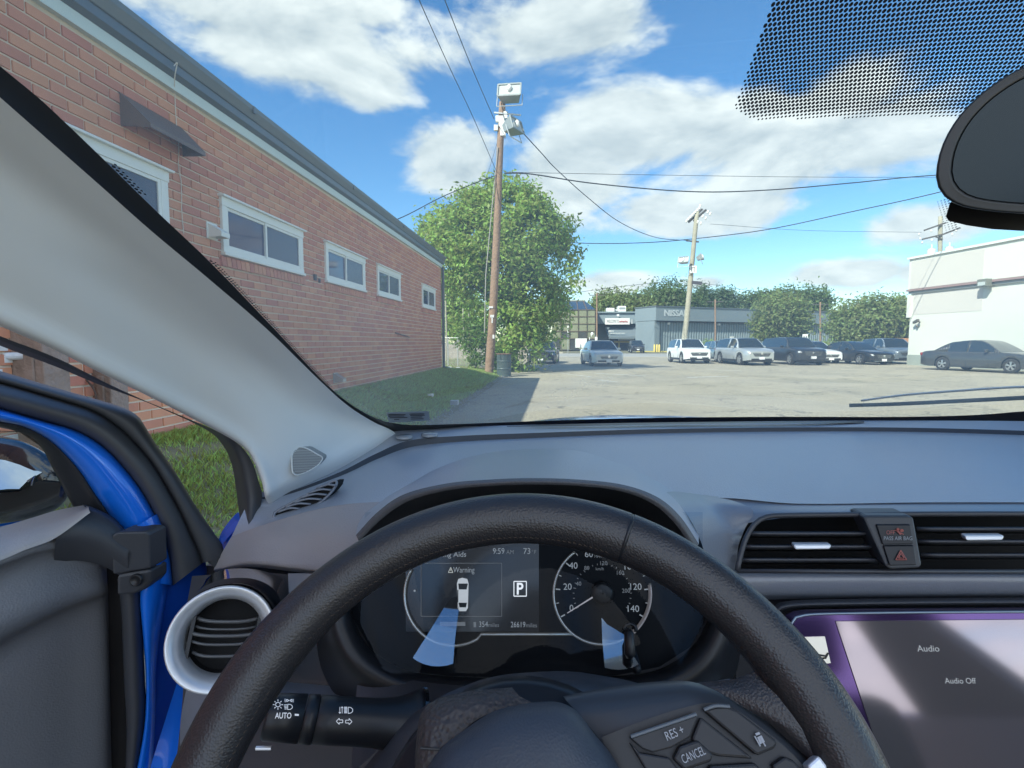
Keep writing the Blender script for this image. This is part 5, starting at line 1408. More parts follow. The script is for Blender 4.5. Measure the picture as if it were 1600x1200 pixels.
# -------- instrument hood
H0 = [(572, 800, .71), (606, 776, .73), (640, 756, .76), (692, 728, .82), (760, 708, .88), (830, 702, .90), (900, 704, .89), (962, 722, .84), (1020, 748, .76), (1068, 780, .71), (1096, 822, .66)]
H1 = [(560, 818, .56), (594, 788, .57), (632, 764, .575), (700, 747, .575), (770, 740, .575), (830, 738, .575), (900, 740, .575), (970, 747, .575), (1024, 766, .575), (1062, 792, .575), (1092, 838, .565)]
H2 = [(556, 836, .50), (590, 800, .495), (632, 772, .49), (700, 755, .485), (770, 749, .48), (830, 747, .48), (900, 749, .48), (972, 757, .485), (1026, 776, .49), (1062, 806, .495), (1092, 850, .50)]
H3 = [(561, 846, .495), (596, 811, .49), (638, 783, .485), (702, 765.5, .48), (770, 759, .475), (830, 757, .475), (900, 759, .475), (968, 767, .48), (1018, 786, .485), (1054, 817, .49), (1084, 860, .495)]
hood_ = MB(); loft(hood_, [H0, H1, H2], 70, 6); ho = hood_.build('instrument_hood', M_DASH_LIT, own, smooth=True)
m = MB(); loft(m, [H2, [(a[0] * .5 + b[0] * .5, a[1] * .5 + b[1] * .5, a[2] * .5 + b[2] * .5 - .004) for a, b in zip(H2, H3)], H3], 70, 4); m.build('hood_lip', mat('lip_plastic', (.10, .105, .115), .5, bump=[(500, .4, 'leather')]), ho, smooth=True)
H4 = [(568, 872, .53), (602, 832, .53), (645, 802, .53), (706, 782, .53), (770, 776, .53), (830, 774, .53), (900, 776, .53), (960, 782, .53), (1010, 802, .53), (1046, 836, .53), (1078, 880, .53)]
H5 = [(556, 930, .57), (592, 850, .58), (650, 816, .585), (708, 798, .59), (770, 792, .59), (830, 790, .59), (900, 792, .59), (960, 798, .585), (1006, 816, .585), (1052, 850, .58), (1090, 930, .57)]
m = MB(); loft(m, [H3, H4, H5], 70, 5); m.build('hood_lining', M_DARKP, ho, smooth=True)

# -------- instrument cluster
def PC(px, py, off=0.0): return P(px, py, .565 - (py - 900) * .00022 - off)


CX = (PC(901, 900) - PC(801, 900)); CX = CX / np.linalg.norm(CX); CYv = PC(830, 850) - PC(830, 950); CYv = CYv / np.linalg.norm(CYv)
PXM = .565 / FPX      # metres per photo pixel on the cluster
face = [(572, 862), (600, 828), (652, 802), (1004, 802), (1048, 828), (1082, 872), (1108, 910), (1106, 960), (1080, 1010), (1030, 1042), (960, 1056), (830, 1060), (700, 1056), (630, 1048), (580, 1016), (548, 960), (545, 900)]
m = MB(); m.slab([PC(x, y) for x, y in face], (0, .012, 0)); clu = m.build('instrument_cluster', mat('cluster_black', (.006, .008, .011), .5, spec=.15), own)
m = MB(); m.slab([PC(x, y, .002) for x, y in ((634, 846), (842, 846), (842, 987), (634, 987))], (0, .002, 0)); scr = m.build('screen', mat('lcd_black', (.008, .010, .014), .15, emit=((.30, .36, .45), .010)), clu)
M_RINGC = mat('gauge_ring', (.55, .56, .55), .25, metal=.8, emit=((.75, .78, .75), .02))


def arc(cx, cy, rx, ry, a0, a1, n=40): return [(cx + rx * math.cos(R(a)), cy - ry * math.sin(R(a))) for a in np.linspace(a0, a1, n)]


m = MB(); m.tube([PC(x, y, .006) for x, y in arc(708, 930, 76, 79, 150, 300)] + [PC(752, 991, .006), PC(895, 991, .006)], .0015, 6); m.build('gauge_ring', M_RINGC, clu, smooth=True)
m = MB(); m.tube([PC(x, y, .006) for x, y in arc(941, 928, 76, 79, 124, 372, 60)], .0014, 6); m.build('gauge_ring', M_RINGC, clu, smooth=True)
m = MB(); m.tube([PC(x, y, .006) for x, y in arc(941, 928, 75, 78, -52, 10, 20)], .0032, 6, flat=.4); m.build('gauge_ring', mat('gauge_ring_wide', (.36, .34, .34), .4, metal=.4, emit=((.6, .55, .55), .05)), clu, smooth=True)
M_LIT = mat('dial_print_lit', (.34, .35, .36), .6, emit=((.72, .8, .86), .09)); M_DIM = mat('dial_print_dim', (.3, .3, .3), .6, emit=((.6, .66, .7), .045)); M_WARN = mat('dial_print_warm', (.4, .4, .4), .6, emit=((.85, .85, .75), .16))
tk = MB()
for k in range(15):
    a = 208 - k * (236 / 14.0); big = k % 2 == 0; r0 = .80 if big else .84
    p, q = arc(941, 928, 73, 76, a, a, 1)[0], arc(941, 928, 66 if big else 69, 69 if big else 72, a, a, 1)[0]
    tk.bar(PC(*p, .004), PC(*q, .004), .0011 if big else .0006, .0006, (0, 1, 0))
tk.build('tick_mark', M_LIT, clu)
tk = MB()
for k in range(25):
    a = 208 - k * (236 / 24.0); p, q = arc(941, 928, 46, 48, a, a, 1)[0], arc(941, 928, 43.5 if k % 4 else 42, 45.5 if k % 4 else 44, a, a, 1)[0]; tk.bar(PC(*p, .004), PC(*q, .004), .0005, .0005, (0, 1, 0))
for t_, x, y, h in (('40', 900, 915, 6), ('80', 913, 890.5, 6), ('120', 938, 883, 6), ('160', 964, 898, 6), ('200', 972, 926, 6), ('km/h', 931, 891, 4.5), ('MPH', 929, 871.5, 4)):
    put_text(tk, t_, PC(x, y, .004), CX, CYv, h * PXM)
tk.build('small_numeral', M_DIM, clu)
tk = MB()
for t_, x, y, h in (('0', 890, 955, 9.5), ('20', 880.5, 921.5, 9.5), ('40', 889.5, 888.5, 9.5), ('60', 914, 870.5, 9.5), ('80', 952, 872, 9.5), ('100', 976, 890, 9.5), ('120', 985, 921.5, 9.5), ('140', 981, 956, 9.5)):
    put_text(tk, t_, PC(x, y, .004), CX, CYv, h * PXM)
tk.build('numeral', M_LIT, clu)
m = MB(); m.add([PC(934.5, 929.5, .009), PC(933, 927.5, .009), PC(886, 957.6, .009), PC(886.6, 958.6, .009)], [(0, 1, 2, 3)]); m.build('needle', mat('needle_pale', (.55, .52, .52), .5, emit=((.8, .72, .72), .10)), clu, solid=.001)
m = MB(); m.lathe([(0, .012), (.006, .0115), (.008, .008), (.0082, .001)], PC(941, 926, .004), -CX * 0 + np.cross(CX, CYv), 24); m.build('needle_hub', M_DARKP, clu, smooth=True)
tx = MB()
for t_, x, y, h, w in (('9:59', 770, 865.5, 9, 19), ('73', 818, 865.5, 9, 11), ('Warning', 708, 894.5, 8.5, 35), ('354', 748.5, 979.5, 8, 14), ('26619', 798, 980, 8, 23), ('Driving Aids', 672, 870.2, 8, 60)):
    put_text(tx, t_, PC(x, y, .0035), CX, CYv, h * PXM, width=w * PXM)
tx.build('readout', M_LIT, scr)
tx = MB()
for t_, x, y, h, w in (('AM', 791, 865.5, 6, 12), ('\u00b0F', 831, 865.5, 6, 7), ('miles', 763, 979.5, 6, 17), ('miles', 822, 980, 6, 17)): put_text(tx, t_, PC(x, y, .0035), CX, CYv, h * PXM, width=w * PXM)
for a, b in (((658, 880), (784, 880)), ((784, 880), (784, 963)), ((784, 963), (658, 963)), ((658, 963), (658, 880))): tx.bar(PC(*a, .003), PC(*b, .003), .0004, .0004, (0, 1, 0))
tx.slab([PC(x, y, .0035) for x, y in ((740, 972), (744, 972), (744, 980), (740, 980))], (0, .0005, 0)); tx.slab([PC(x, y, .0035) for x, y in ((687, 972), (727, 972), (727, 978), (687, 978))], (0, .0005, 0))
tx.build('readout_dim', M_DIM, scr)
tx = MB(); c3 = [(700.5, 894.5), (708 - 0.5, 894.5), (704.2, 886.5)]
for a, b in zip(c3, c3[1:] + c3[:1]): tx.bar(PC(*a, .0035), PC(*b, .0035), .0007, .0004, (0, 1, 0))
tx.bar(PC(704.2, 889, .0035), PC(704.2, 892, .0035), .0006, .0004, (0, 1, 0)); tx.build('warning_icon', M_WARN, scr)
tx = MB()
for a, b in (((803, 908.5), (822.5, 908.5)), ((822.5, 908.5), (822.5, 931.5)), ((822.5, 931.5), (803, 931.5)), ((803, 931.5), (803, 908.5))): tx.bar(PC(*a, .0035), PC(*b, .0035), .0009, .0005, (0, 1, 0))
put_text(tx, 'P', PC(807.5, 928.5, .0035), CX, CYv, 17 * PXM, width=10.5 * PXM, bold=.02); tx.build('gear_indicator', mat('dial_print_bright', (.6, .6, .6), .6, emit=((.88, .9, .92), .34)), scr)
m = MB(); m.slab([PC(x, y, .0035) for x, y in ((714, 912), (716, 905), (722, 903), (730, 905), (732, 912), (731, 950), (728, 955), (718, 955), (715, 950))], (0, .0006, 0)); ci = m.build('vehicle_icon', mat('icon_pale', (.5, .5, .5), .5, emit=((.72, .76, .78), .2)), scr)
m = MB()
for q in ([(716, 912), (731, 912), (729, 921), (717, 921)], [(716.5, 942), (729.5, 942), (728, 949), (718, 949)], [(714.6, 922), (716, 922), (716, 941), (714.6, 941)]): m.slab([PC(x, y, .0042) for x, y in q], (0, .0004, 0))
m.build('icon_glass', mat('icon_dark', (.02, .025, .03), .3), ci)
m = MB(); m.lathe([(0, .0011), (.0008, .0011), (.0009, .0001)], PC(648, 923, .004), np.cross(CX, CYv), 12); m.build('indicator_dot', M_LIT, scr)
m = MB(); m.tube(smooth_curve([PC(x, y, .02) for x, y in ((974, 985), (978, 977), (985, 975), (992, 979), (994, 987))], 16), .0022, 8); m.lathe([(0, .0045), (.045, .0045), (.047, .001)], PC(984, 1003, .0) + np.array([0, -.003, 0]), (0, -1, 0.0), 14, False, True)
m.tube([PC(983, 984, .050), PC(983, 990, .052), PC(984, 1022, .056), PC(984, 1028, .055)], [.003, .0048, .0052, .003], 12); m.build('trip_knob', M_DARKP, clu, smooth=True)
# clear lens over the dials, curved and glossy
lens = MB(); rows = []
for py in np.linspace(800, 1052, 30):
    t = (py - 800) / 252; w0, w1 = 560 + 10 * (1 - t) + 60 * max(0, t - .7) / .3 * .7, 1098 - 60 * max(0, t - .7) / .3 * .7
    rows.append([PC(px, py, .030 + .012 * t) for px in np.linspace(w0, w1, 30)])
lens.grid(rows); lens.build('lens', glass_mat('cluster_lens', (.80, .84, .88), .2, 0.0), clu, smooth=True)
# added glossy facets, cut to the outlines of sky reflections in the lens
M_SKYREFL = bpy.data.materials.new('lens_reflection'); M_SKYREFL.use_nodes = True
_n = M_SKYREFL.node_tree.nodes; _l = M_SKYREFL.node_tree.links; _n.clear()
_o = _n.new('ShaderNodeOutputMaterial'); _m = _n.new('ShaderNodeMixShader'); _t = _n.new('ShaderNodeBsdfTransparent'); _g = _n.new('ShaderNodeBsdfGlossy'); _g.inputs['Roughness'].default_value = .03; _g.inputs[0].default_value = (.9, .94, 1, 1)
_m.inputs[0].default_value = .5; _l.new(_t.outputs[0], _m.inputs[1]); _l.new(_g.outputs[0], _m.inputs[2]); _l.new(_m.outputs[0], _o.inputs[0])


def lens_reflection(poly, tgt):
    c = np.mean([PC(x, y, .044) for x, y in poly], 0); d = (c - CAMP) / np.linalg.norm(c - CAMP); r = np.array(tgt, float); r /= np.linalg.norm(r); n = r - d; n /= np.linalg.norm(n)
    out = []
    for x, y in poly:
        e = ray(x, y); t = ((c - CAMP) @ n) / (e @ n); out.append(CAMP + e * t)
    b = MB(); b.add(out, [tuple(range(len(out)))]); return b.build('lens_reflection', M_SKYREFL, clu)


lens_reflection([(714, 932), (705, 934), (696, 946), (672, 985), (645, 1028), (652, 1033), (662, 1037.5), (674, 1040.5), (686, 1041.3), (698, 1040), (708, 1037), (711, 998), (717, 952)], (-.1, -.35, .95))
lens_reflection([(940, 965), (948, 975), (977, 993), (978, 1015), (988, 1022), (998, 1038), (988, 1043), (977, 1045.5), (966, 1046.5), (955, 1045.5), (945, 1043), (941, 1000)], (.05, -.35, .95))
# bezel round the bottom of the cluster
bz_ = [(538, 930, .53), (546, 975, .52), (572, 1020, .51), (622, 1052, .505), (690, 1064, .50), (830, 1068, .50), (960, 1064, .50), (1034, 1054, .505), (1086, 1020, .51), (1112, 975, .52), (1118, 930, .53)]
bz2 = [(x + (6 if x < 700 else -6 if x > 950 else 0), y - 8, z + .03) for x, y, z in bz_]
bz3 = [(x - (26 if x < 700 else -26 if x > 950 else 0), y + 26, z - .01) for x, y, z in bz_]
bz4 = [(x - (44 if x < 700 else -40 if x > 950 else 0), y + 70, z + .03) for x, y, z in bz_]
lofted('cluster_bezel', [bz2, bz_, bz3, bz4], M_DARKP, 60, 6)

# -------- steering column shroud and lower dash
lofted('column_shroud', [[(560, 1210, .43), (640, 1120, .40), (740, 1066, .39), (835, 1050, .385), (930, 1054, .39), (1040, 1090, .40), (1130, 1210, .43)],
                         [(560, 1240, .37), (640, 1150, .345), (740, 1100, .335), (835, 1080, .33), (930, 1086, .335), (1040, 1120, .345), (1130, 1240, .37)],
                         [(560, 1290, .33), (640, 1260, .31), (740, 1230, .30), (835, 1220, .30), (930, 1226, .30), (1040, 1250, .31), (1130, 1290, .33)]], M_DASHD, 40, 6)
lofted('column_shroud', [[(560, 1040, .52), (640, 1062, .50), (740, 1072, .48), (835, 1068, .48), (930, 1072, .48), (1040, 1076, .50), (1140, 1060, .52)],
                         [(548, 1210, .44), (640, 1130, .41), (740, 1072, .40), (835, 1056, .395), (930, 1060, .40), (1040, 1096, .41), (1136, 1210, .44)]], M_DASHD, 40, 4)
LD0 = [(300, 900, .68), (400, 894, .67), (480, 900, .655), (560, 900, .63)]; LD1 = [(282, 1010, .64), (380, 1000, .63), (470, 1000, .62), (560, 1000, .60)]
LD2 = [(286, 1080, .62), (400, 1070, .60), (520, 1070, .58), (660, 1080, .56)]; LD3 = [(270, 1240, .56), (400, 1240, .55), (520, 1240, .54), (660, 1240, .53)]
lofted('lower_dash', [LD0, LD1, LD2, LD3], M_DASHD, 40, 6)
lofted('dash_end_panel', [[(294, 1062, .60), (330, 1078, .585), (350, 1095, .57)], [(283, 1120, .59), (310, 1135, .565), (330, 1150, .55)], [(281, 1165, .585), (300, 1190, .56), (315, 1230, .54)]], M_DASH, 20, 5)
lofted('knee_ledge', [[(430, 1064, .585), (500, 1070, .575), (580, 1078, .56), (648, 1086, .55)], [(424, 1088, .53), (500, 1094, .52), (580, 1100, .51), (648, 1106, .50)], [(420, 1110, .52), (500, 1112, .51), (580, 1116, .50), (648, 1120, .49)]], M_DASH, 30, 4)
lofted('side_panel', [[(450, 896, .60), (480, 896, .59), (520, 898, .58)], [(452, 945, .585), (480, 950, .58), (520, 955, .57)]], M_DASH, 16, 3)

m = MB(); m.slab([P(x, y, .745) for x, y in ((322, 884), (520, 884), (520, 990), (300, 990))], (0, .01, 0)); m.build('dash_core', M_BLKP, own)
# -------- round air vent
VC = P(347, 997, .545); vax = Vector(CAMP - VC).normalized(); vax = (vax + Vector((.02, -.35, .03))).normalized()
va = thing  # noqa
m = MB(); k_ = .545 / FPX * math.hypot(1, .6)
ro = .0555
m.lathe([(-.004, ro * .965), (.0, ro), (.004, ro), (.0062, ro * .985), (.0066, ro * .95), (-.002, ro * .80), (-.012, ro * .725), (-.03, ro * .72)], VC, vax, 64)
vent = m.build('air_vent', M_BRUSH, own, smooth=True, label='round air vent with a broad satin metal ring')
m = MB(); m.lathe([(-.10, ro * .98), (-.05, ro * 1.02), (-.012, ro * 1.03), (-.003, ro * .985)], VC, vax, 48); m.build('vent_drum', M_GLOSSB, vent, smooth=True)
m = MB(); m.lathe([(-.03, ro * .725), (-.045, ro * .70), (-.046, .001)], VC, vax, 40); m.build('vent_throat', mat('vent_black', (.006, .006, .007), .8), vent)
vx = Vector((1, 0, 0)); vx = (vx - vax * vx.dot(vax)).normalized(); vy = vax.cross(vx); vy = vy if vy.z > 0 else -vy
for (h, b0, rr) in ((.017, -.006, .0021), (.009, -.010, .0013), (.002, -.003, .0021), (-.007, -.006, .0016), (-.019, -.010, .0017)):
    hwid = math.sqrt(max(1e-5, (ro * .70) ** 2 - h * h)) * .93; m = MB()
    c = [Vector(VC) + vx * (hwid * u) + vy * (h + .0035 * (abs(u) ** 3) * (1 if h > -.004 else 1.3) - .0015) + vax * (-.014 + b0 * abs(u) ** 4) for u in np.linspace(-1, 1, 24)]
    m.tube(c, rr, 8, flat=1.0); m.build('vent_slat', mat('slat_grey', (.10, .105, .11), .3, spec=.6), vent, smooth=True)
for u in (-1, 1):
    m = MB(); m.bar(Vector(VC) + vx * (u * ro * .62) + vy * -.022 + vax * -.02, Vector(VC) + vx * (u * ro * .62) + vy * .022 + vax * -.02, .004, .012, tuple(vax)); m.build('vent_post', M_DARKP, vent)
# gloss black surround above it
lofted('vent_surround', [[(300, 940, .60), (322, 905, .62), (350, 890, .63), (400, 890, .64), (440, 905, .64), (452, 940, .62)], [(290, 960, .56), (312, 922, .565), (350, 905, .57), (398, 905, .57), (432, 925, .57), (446, 965, .57)]], M_GLOSSB, 30, 5)

# -------- light stalk
m = MB(); sa, sb_ = P(655, 1133, .415), P(395, 1118, .375); ax_ = Vector(sb_ - sa); Ls = ax_.length; ax_.normalize(); q_ = .40 / FPX
m.lathe([(0, 54 * q_), (.004, 55 * q_), (.006, 52 * q_), (.012, 46 * q_), (.022, 40 * q_), (.036, 36.5 * q_), (.052, 35.5 * q_), (.070, 36 * q_), (.083, 35.5 * q_), (.0835, 34 * q_)], sa, ax_, 36, True); stl = m.build('light_stalk', M_DARKP, own, smooth=True)
m = MB(); m.lathe([(.0838, 34.5 * q_), (.0842, 36 * q_), (.0928, 35.6 * q_), (.0932, 34 * q_)], sa, ax_, 36); m.build('stalk_collar', M_DARKP, stl, smooth=True)
m = MB(); m.lathe([(.0936, 34.0 * q_), (.094, 35.6 * q_), (.1195, 34 * q_), (.1215, 31 * q_), (.122, .001)], sa, ax_, 36); m.build('stalk_knob', M_DARKP, stl, smooth=True)
m = MB(); m.lathe([(-.002, 58 * q_), (.0012, 58 * q_), (.0015, 54 * q_)], sa, ax_, 40, True); m.build('stalk_boot', M_GLOSSB, stl)


def on_stalk(px, py, lift=.0006):
    d = ray(px, py); d = Vector(d).normalized(); w = Vector(CAMP) - Vector(sa); a = ax_
    rad = (35.6 * q_) + lift; dp = d - a * d.dot(a); wp = w - a * w.dot(a); A = dp.dot(dp); B = 2 * dp.dot(wp); Cc = wp.dot(wp) - rad * rad
    disc = max(0, B * B - 4 * A * Cc); return np.array(Vector(CAMP) + d * ((-B - math.sqrt(disc)) / (2 * A)))


def stalk_shape(mb, pts): 
    n = len(pts); mb.add([on_stalk(*p) for p in pts], [tuple(range(n))])


def stalk_line(mb, pts, w=1.1, closed=False):
    q = pts + pts[:1] if closed else pts
    for (x0, y0), (x1, y1) in zip(q, q[1:]):
        l = math.hypot(x1 - x0, y1 - y0) or 1; nx, ny = -(y1 - y0) / l * w / 2, (x1 - x0) / l * w / 2
        stalk_shape(mb, [(x0 + nx, y0 + ny), (x1 + nx, y1 + ny), (x1 - nx, y1 - ny), (x0 - nx, y0 - ny)])


ic = MB()
v_, f_ = text_geo('AUTO', 9.0, .012)
v_[:, 0] *= 25.5 / v_[:, 0].max(); ic.add([on_stalk(429.5 + a[0] + .07 * a[1], 1122.5 - a[1]) for a in v_], f_)
stalk_shape(ic, [(460.5, 1115.3), (467, 1115.6), (467, 1118.6), (460.5, 1118.3)])
cir = lambda cx, cy, r, n=16: [(cx + r * math.cos(2 * math.pi * k / n), cy + r * math.sin(2 * math.pi * k / n)) for k in range(n)]
stalk_line(ic, cir(434.3, 1101, 3.6), 1.1, True)
for k in range(8):
    a = k * math.pi / 4; stalk_line(ic, [(434.3 + 5.2 * math.cos(a), 1101 + 5.2 * math.sin(a)), (434.3 + 8 * math.cos(a), 1101 + 8 * math.sin(a))], 1.1)
stalk_line(ic, [(449.5, 1100.5), (453, 1100.5), (456, 1102), (457, 1104.5), (456, 1107), (453, 1108.6), (449.5, 1108.6)], 1.0, True)
for k in range(4): stalk_line(ic, [(443.6 + .3 * k, 1101.5 + k * 2.1), (448.4, 1101 + k * 2.2)], 1.0)
stalk_line(ic, [(448, 1092.5), (451.5, 1094.5), (448, 1096.5)], 1.0, True); stalk_line(ic, [(456, 1092.5), (452.5, 1094.5), (456, 1096.5)], 1.0, True)
for k in range(3):
    stalk_line(ic, [(444.5, 1092.4 + 2 * k), (447, 1092.6 + 2 * k)], .8); stalk_line(ic, [(457, 1092.6 + 2 * k), (459, 1092.8 + 2 * k)], .8)
stalk_line(ic, [(531, 1104.5), (531, 1114.5)], .9); stalk_line(ic, [(529.4, 1112.6), (531, 1114.8), (532.6, 1112.6)], .9)
stalk_line(ic, [(534.6, 1104.5), (534.6, 1114.5)], .9); stalk_line(ic, [(533, 1106.4), (534.6, 1104.2), (536.2, 1106.4)], .9)
for k in range(5): stalk_line(ic, [(537.6, 1105.2 + 2.1 * k), (542.4, 1105.2 + 2.1 * k)], 1.5)
stalk_line(ic, [(544, 1105), (548, 1105.4), (551, 1108), (551, 1111.5), (548.5, 1114), (544, 1114.8)], 1.1, True)
arr = [(0, 0), (4.6, -4.8), (4.6, -2.2), (10, -2.2), (10, 2.2), (4.6, 2.2), (4.6, 4.8)]
stalk_line(ic, [(525.5 + a, 1127 + b) for a, b in arr], 1.1, True); stalk_line(ic, [(550 - a, 1127.5 + b) for a, b in arr], 1.1, True)
ic.build('stalk_symbols', M_WINK, stl)
m = MB(); m.tube([P(400, 1169, .37), P(424, 1169, .372)], .0016, 8); m.build('stalk_trim', M_BRUSH, stl)

# -------- steering wheel (its plane leans 35 degrees)
WCc = np.array([-.0157, .2333, EYE - .253]); WT = R(35.0)
wax = np.array([1, 0, 0]); way = np.array([0, math.sin(WT), math.cos(WT)]); wnr = np.array([0, -math.cos(WT), math.sin(WT)])
RW, RT = .172, .0150


def WP(px, py, off=0.0):
    """Point of a plane parallel to the wheel (off towards the driver) on the ray of a pixel."""
    d = ray(px, py); c = WCc + wnr * off; t = ((c - CAMP) @ wnr) / (d @ wnr); return CAMP + d * t


def rim_pt(a, k=0.0, r=0.0, th=0.0): return WCc + (wax * math.cos(a) + way * math.sin(a)) * (RW + r * math.cos(th)) + wnr * (r * math.sin(th))


def rim_r(a):
    """Slightly thicker grip at ten to two and near the spokes."""
    dg = math.degrees(a) % 360
    return RT * (1 + .10 * math.exp(-((dg - 25) / 16) ** 2) + .10 * math.exp(-((dg - 155) / 16) ** 2))


def rim_seg(a0, a1, name, n, parent, m):
    g_ = []; sd = 22
    for a in np.linspace(R(a0), R(a1), n):
        g_.append([rim_pt(a, 0, rim_r(a) * (1.0 + .05 * math.cos(2 * t)), t) for t in np.linspace(0, 2 * math.pi, sd, endpoint=False)])
    b = MB(); b.grid(g_, True); return b.build(name, m, parent, smooth=True)


seamA = 69.5
sw = rim_seg(-200 + 360, 360 + 160, 'steering_wheel', 4, own, M_LEATHER) if False else None
hub = MB(); hub.lathe([(-.05, .07), (-.02, .085), (-.005, .08), (.0, .02)], WCc - wnr * .02, wnr, 40); sw = hub.build('steering_wheel', M_DARKP, own, smooth=True)
rim_seg(seamA + .25, 200, 'rim_leather', 120, sw, M_LEATHER); rim_seg(-30, seamA - .25, 'rim_leather', 100, sw, M_LEATHER); rim_seg(200.3, 329.7, 'rim_leather', 60, sw, M_LEATHER)
m = MB(); n_ = 22
for a_ in (seamA,):
    m.tube([rim_pt(R(a_), 0, rim_r(R(a_)) * .955, t) for t in np.linspace(0, 2 * math.pi, 24, endpoint=False)], .0012, 6, closed=True)
m.build('rim_seam', M_DARKP, sw, smooth=True)
stt = MB()
for k in range(118):
    a = R(72 + k * 1.2); th = math.pi - .38
    p = rim_pt(a, 0, rim_r(a) * .995, th); q = rim_pt(a + R(.75), 0, rim_r(a) * .995, th - .06); stt.bar(p, q, .0008, .0007, tuple(wnr))
stt.build('stitching', M_STITCH, sw, kind='stuff')
# airbag cover, domed
ab = [(655, 1240), (668, 1200), (690, 1168), (722, 1143), (764, 1115), (800, 1103), (840, 1097), (872, 1097), (896, 1107), (912, 1124), (929, 1147), (950, 1172), (968, 1200), (985, 1240)]
rows = []
top_ = smooth_curve([(x, y, 0) for x, y in ab], 50)
for s, off in ((1.0, .004), (.985, .013), (.94, .021), (.86, .026), (.7, .030), (.45, .033), (.0, .034)):
    rows.append([WP(825 + (p[0] - 825) * s, 1300 + (p[1] - 1300) * s, off) for p in top_])
m = MB(); m.grid(rows); m.build('airbag_cover', mat('airbag_skin', (.045, .055, .072), .5, bump=[(900, .30, 'leather')]), sw, smooth=True)
# left spoke: soft grained hand grip
lofted_sw = lambda name, rows_, mt, nu=30, sub=5: (lambda b: b.build(name, mt, sw, smooth=True))((lambda b: (b.grid([[tuple(q) for q in smooth_curve([WP(*p) for p in r_], nu)] for r_ in rows_]), b)[1])(MB()))
lofted_sw('spoke', [[(648, 1240, -.012), (650, 1160, -.012), (664, 1105, -.014), (720, 1082, -.016), (800, 1074, -.018)],
                    [(650, 1240, -.002), (655, 1165, -.002), (676, 1112, -.004), (730, 1090, -.008), (805, 1080, -.014)],
                    [(664, 1240, .002), (670, 1180, .002), (694, 1130, 0), (745, 1102, -.003), (812, 1088, -.01)],
                    [(690, 1240, 0), (700, 1180, 0), (724, 1142, -.002), (764, 1115, -.004), (830, 1097, -.01)]], mat('spoke_grain', (.050, .044, .043), .5, bump=[(420, .8, 'leather')]))
m = MB(); m.tube([WP(657, 1169, .003), WP(690, 1171, .003), WP(697, 1175, .003)], .0006, 5); m.build('spoke_seam', M_DARKP, sw)
# right spoke: panel with a bright upper ridge, running into the rim
lofted_sw('spoke', [[(880, 1088, -.020), (960, 1072, -.018), (1040, 1064, -.014), (1085, 1066, -.012), (1140, 1084, -.010), (1200, 1122, -.008), (1260, 1170, -.006), (1300, 1230, -.006)],
                    [(886, 1096, -.012), (960, 1080, -.010), (1040, 1071, -.006), (1082, 1073, -.004), (1132, 1092, -.003), (1190, 1130, -.002), (1248, 1180, -.001), (1290, 1236, 0)],
                    [(915, 1128, -.008), (970, 1112, -.003), (1040, 1100, .001), (1080, 1098, .002), (1116, 1112, .002), (1170, 1150, .002), (1225, 1200, .002), (1270, 1240, .002)],
                    [(960, 1185, -.004), (990, 1165, .000), (1030, 1150, .002), (1060, 1142, .003), (1090, 1150, .003), (1130, 1180, .003), (1170, 1215, .003), (1200, 1250, .003)]], mat('spoke_satin', (.038, .045, .055), .38, spec=.6), 50)
lofted_sw('spoke_panel', [[(940, 1152, .001), (1000, 1128, .003), (1060, 1108, .004), (1110, 1098, .004), (1140, 1104, .004), (1180, 1130, .004), (1240, 1180, .004), (1300, 1250, .004)],
                          [(985, 1260, .003), (1000, 1260, .004), (1030, 1260, .004), (1060, 1260, .004), (1100, 1260, .004), (1160, 1260, .004), (1220, 1260, .004), (1290, 1262, .004)]], mat('panel_dark', (.016, .017, .020), .42), 40)
# leather webs joining rim and spokes
lofted_sw('rim_web', [[(1088, 1066, -.010), (1150, 1060, -.006), (1190, 1040, -.002), (1225, 1010, .002)], [(1120, 1080, -.004), (1180, 1090, .002), (1230, 1085, .005), (1270, 1060, .006)], [(1200, 1128, 0), (1240, 1140, .005), (1280, 1140, .008), (1320, 1130, .006)], [(1300, 1220, .002), (1320, 1225, .006), (1350, 1225, .006), (1370, 1220, .004)]], M_LEATHER, 24)


def wbutton(name, poly, off=.0075, m=None, parent=None):
    b = MB(); b.slab([WP(x, y, off) for x, y in poly], tuple(-wnr * .008)); return b.build(name, m or mat('button_dark', (.020, .021, .024), .45), parent or sw, bevel=.0012)


wbutton('button', [(984, 1153), (1088, 1117), (1090, 1122), (1078, 1152), (1050, 1168), (1020, 1176), (1004, 1170)])
wbutton('button', [(1095, 1120), (1178, 1186), (1124, 1182), (1090, 1172), (1081, 1154)]); wbutton('button', [(1062, 1166), (1090, 1156), (1114, 1178), (1112, 1190), (1070, 1204), (1052, 1186)], .009)
wbutton('button', [(984, 1160), (1000, 1176), (1046, 1184), (1064, 1208), (1020, 1222)]); wbutton('button', [(1110, 1196), (1180, 1192), (1216, 1230), (1090, 1230)])
wbutton('button', [(1100, 1110), (1116, 1104), (1136, 1103), (1152, 1110), (1212, 1156), (1216, 1162), (1210, 1170), (1186, 1180), (1180, 1178)], .0085)
wbutton('button', [(1206, 1196), (1226, 1182), (1240, 1188), (1290, 1240), (1230, 1240)], .0075)
m = MB(); m.tube([WP(986, 1151, .0085), WP(1088, 1116, .0085)], .0009, 6); m.tube(smooth_curve([WP(1100, 1109, .009), WP(1118, 1103, .009), WP(1140, 1104, .009)], 8), .0009, 6); m.build('button_edge', mat('button_edge_grey', (.12, .14, .16), .35), sw)
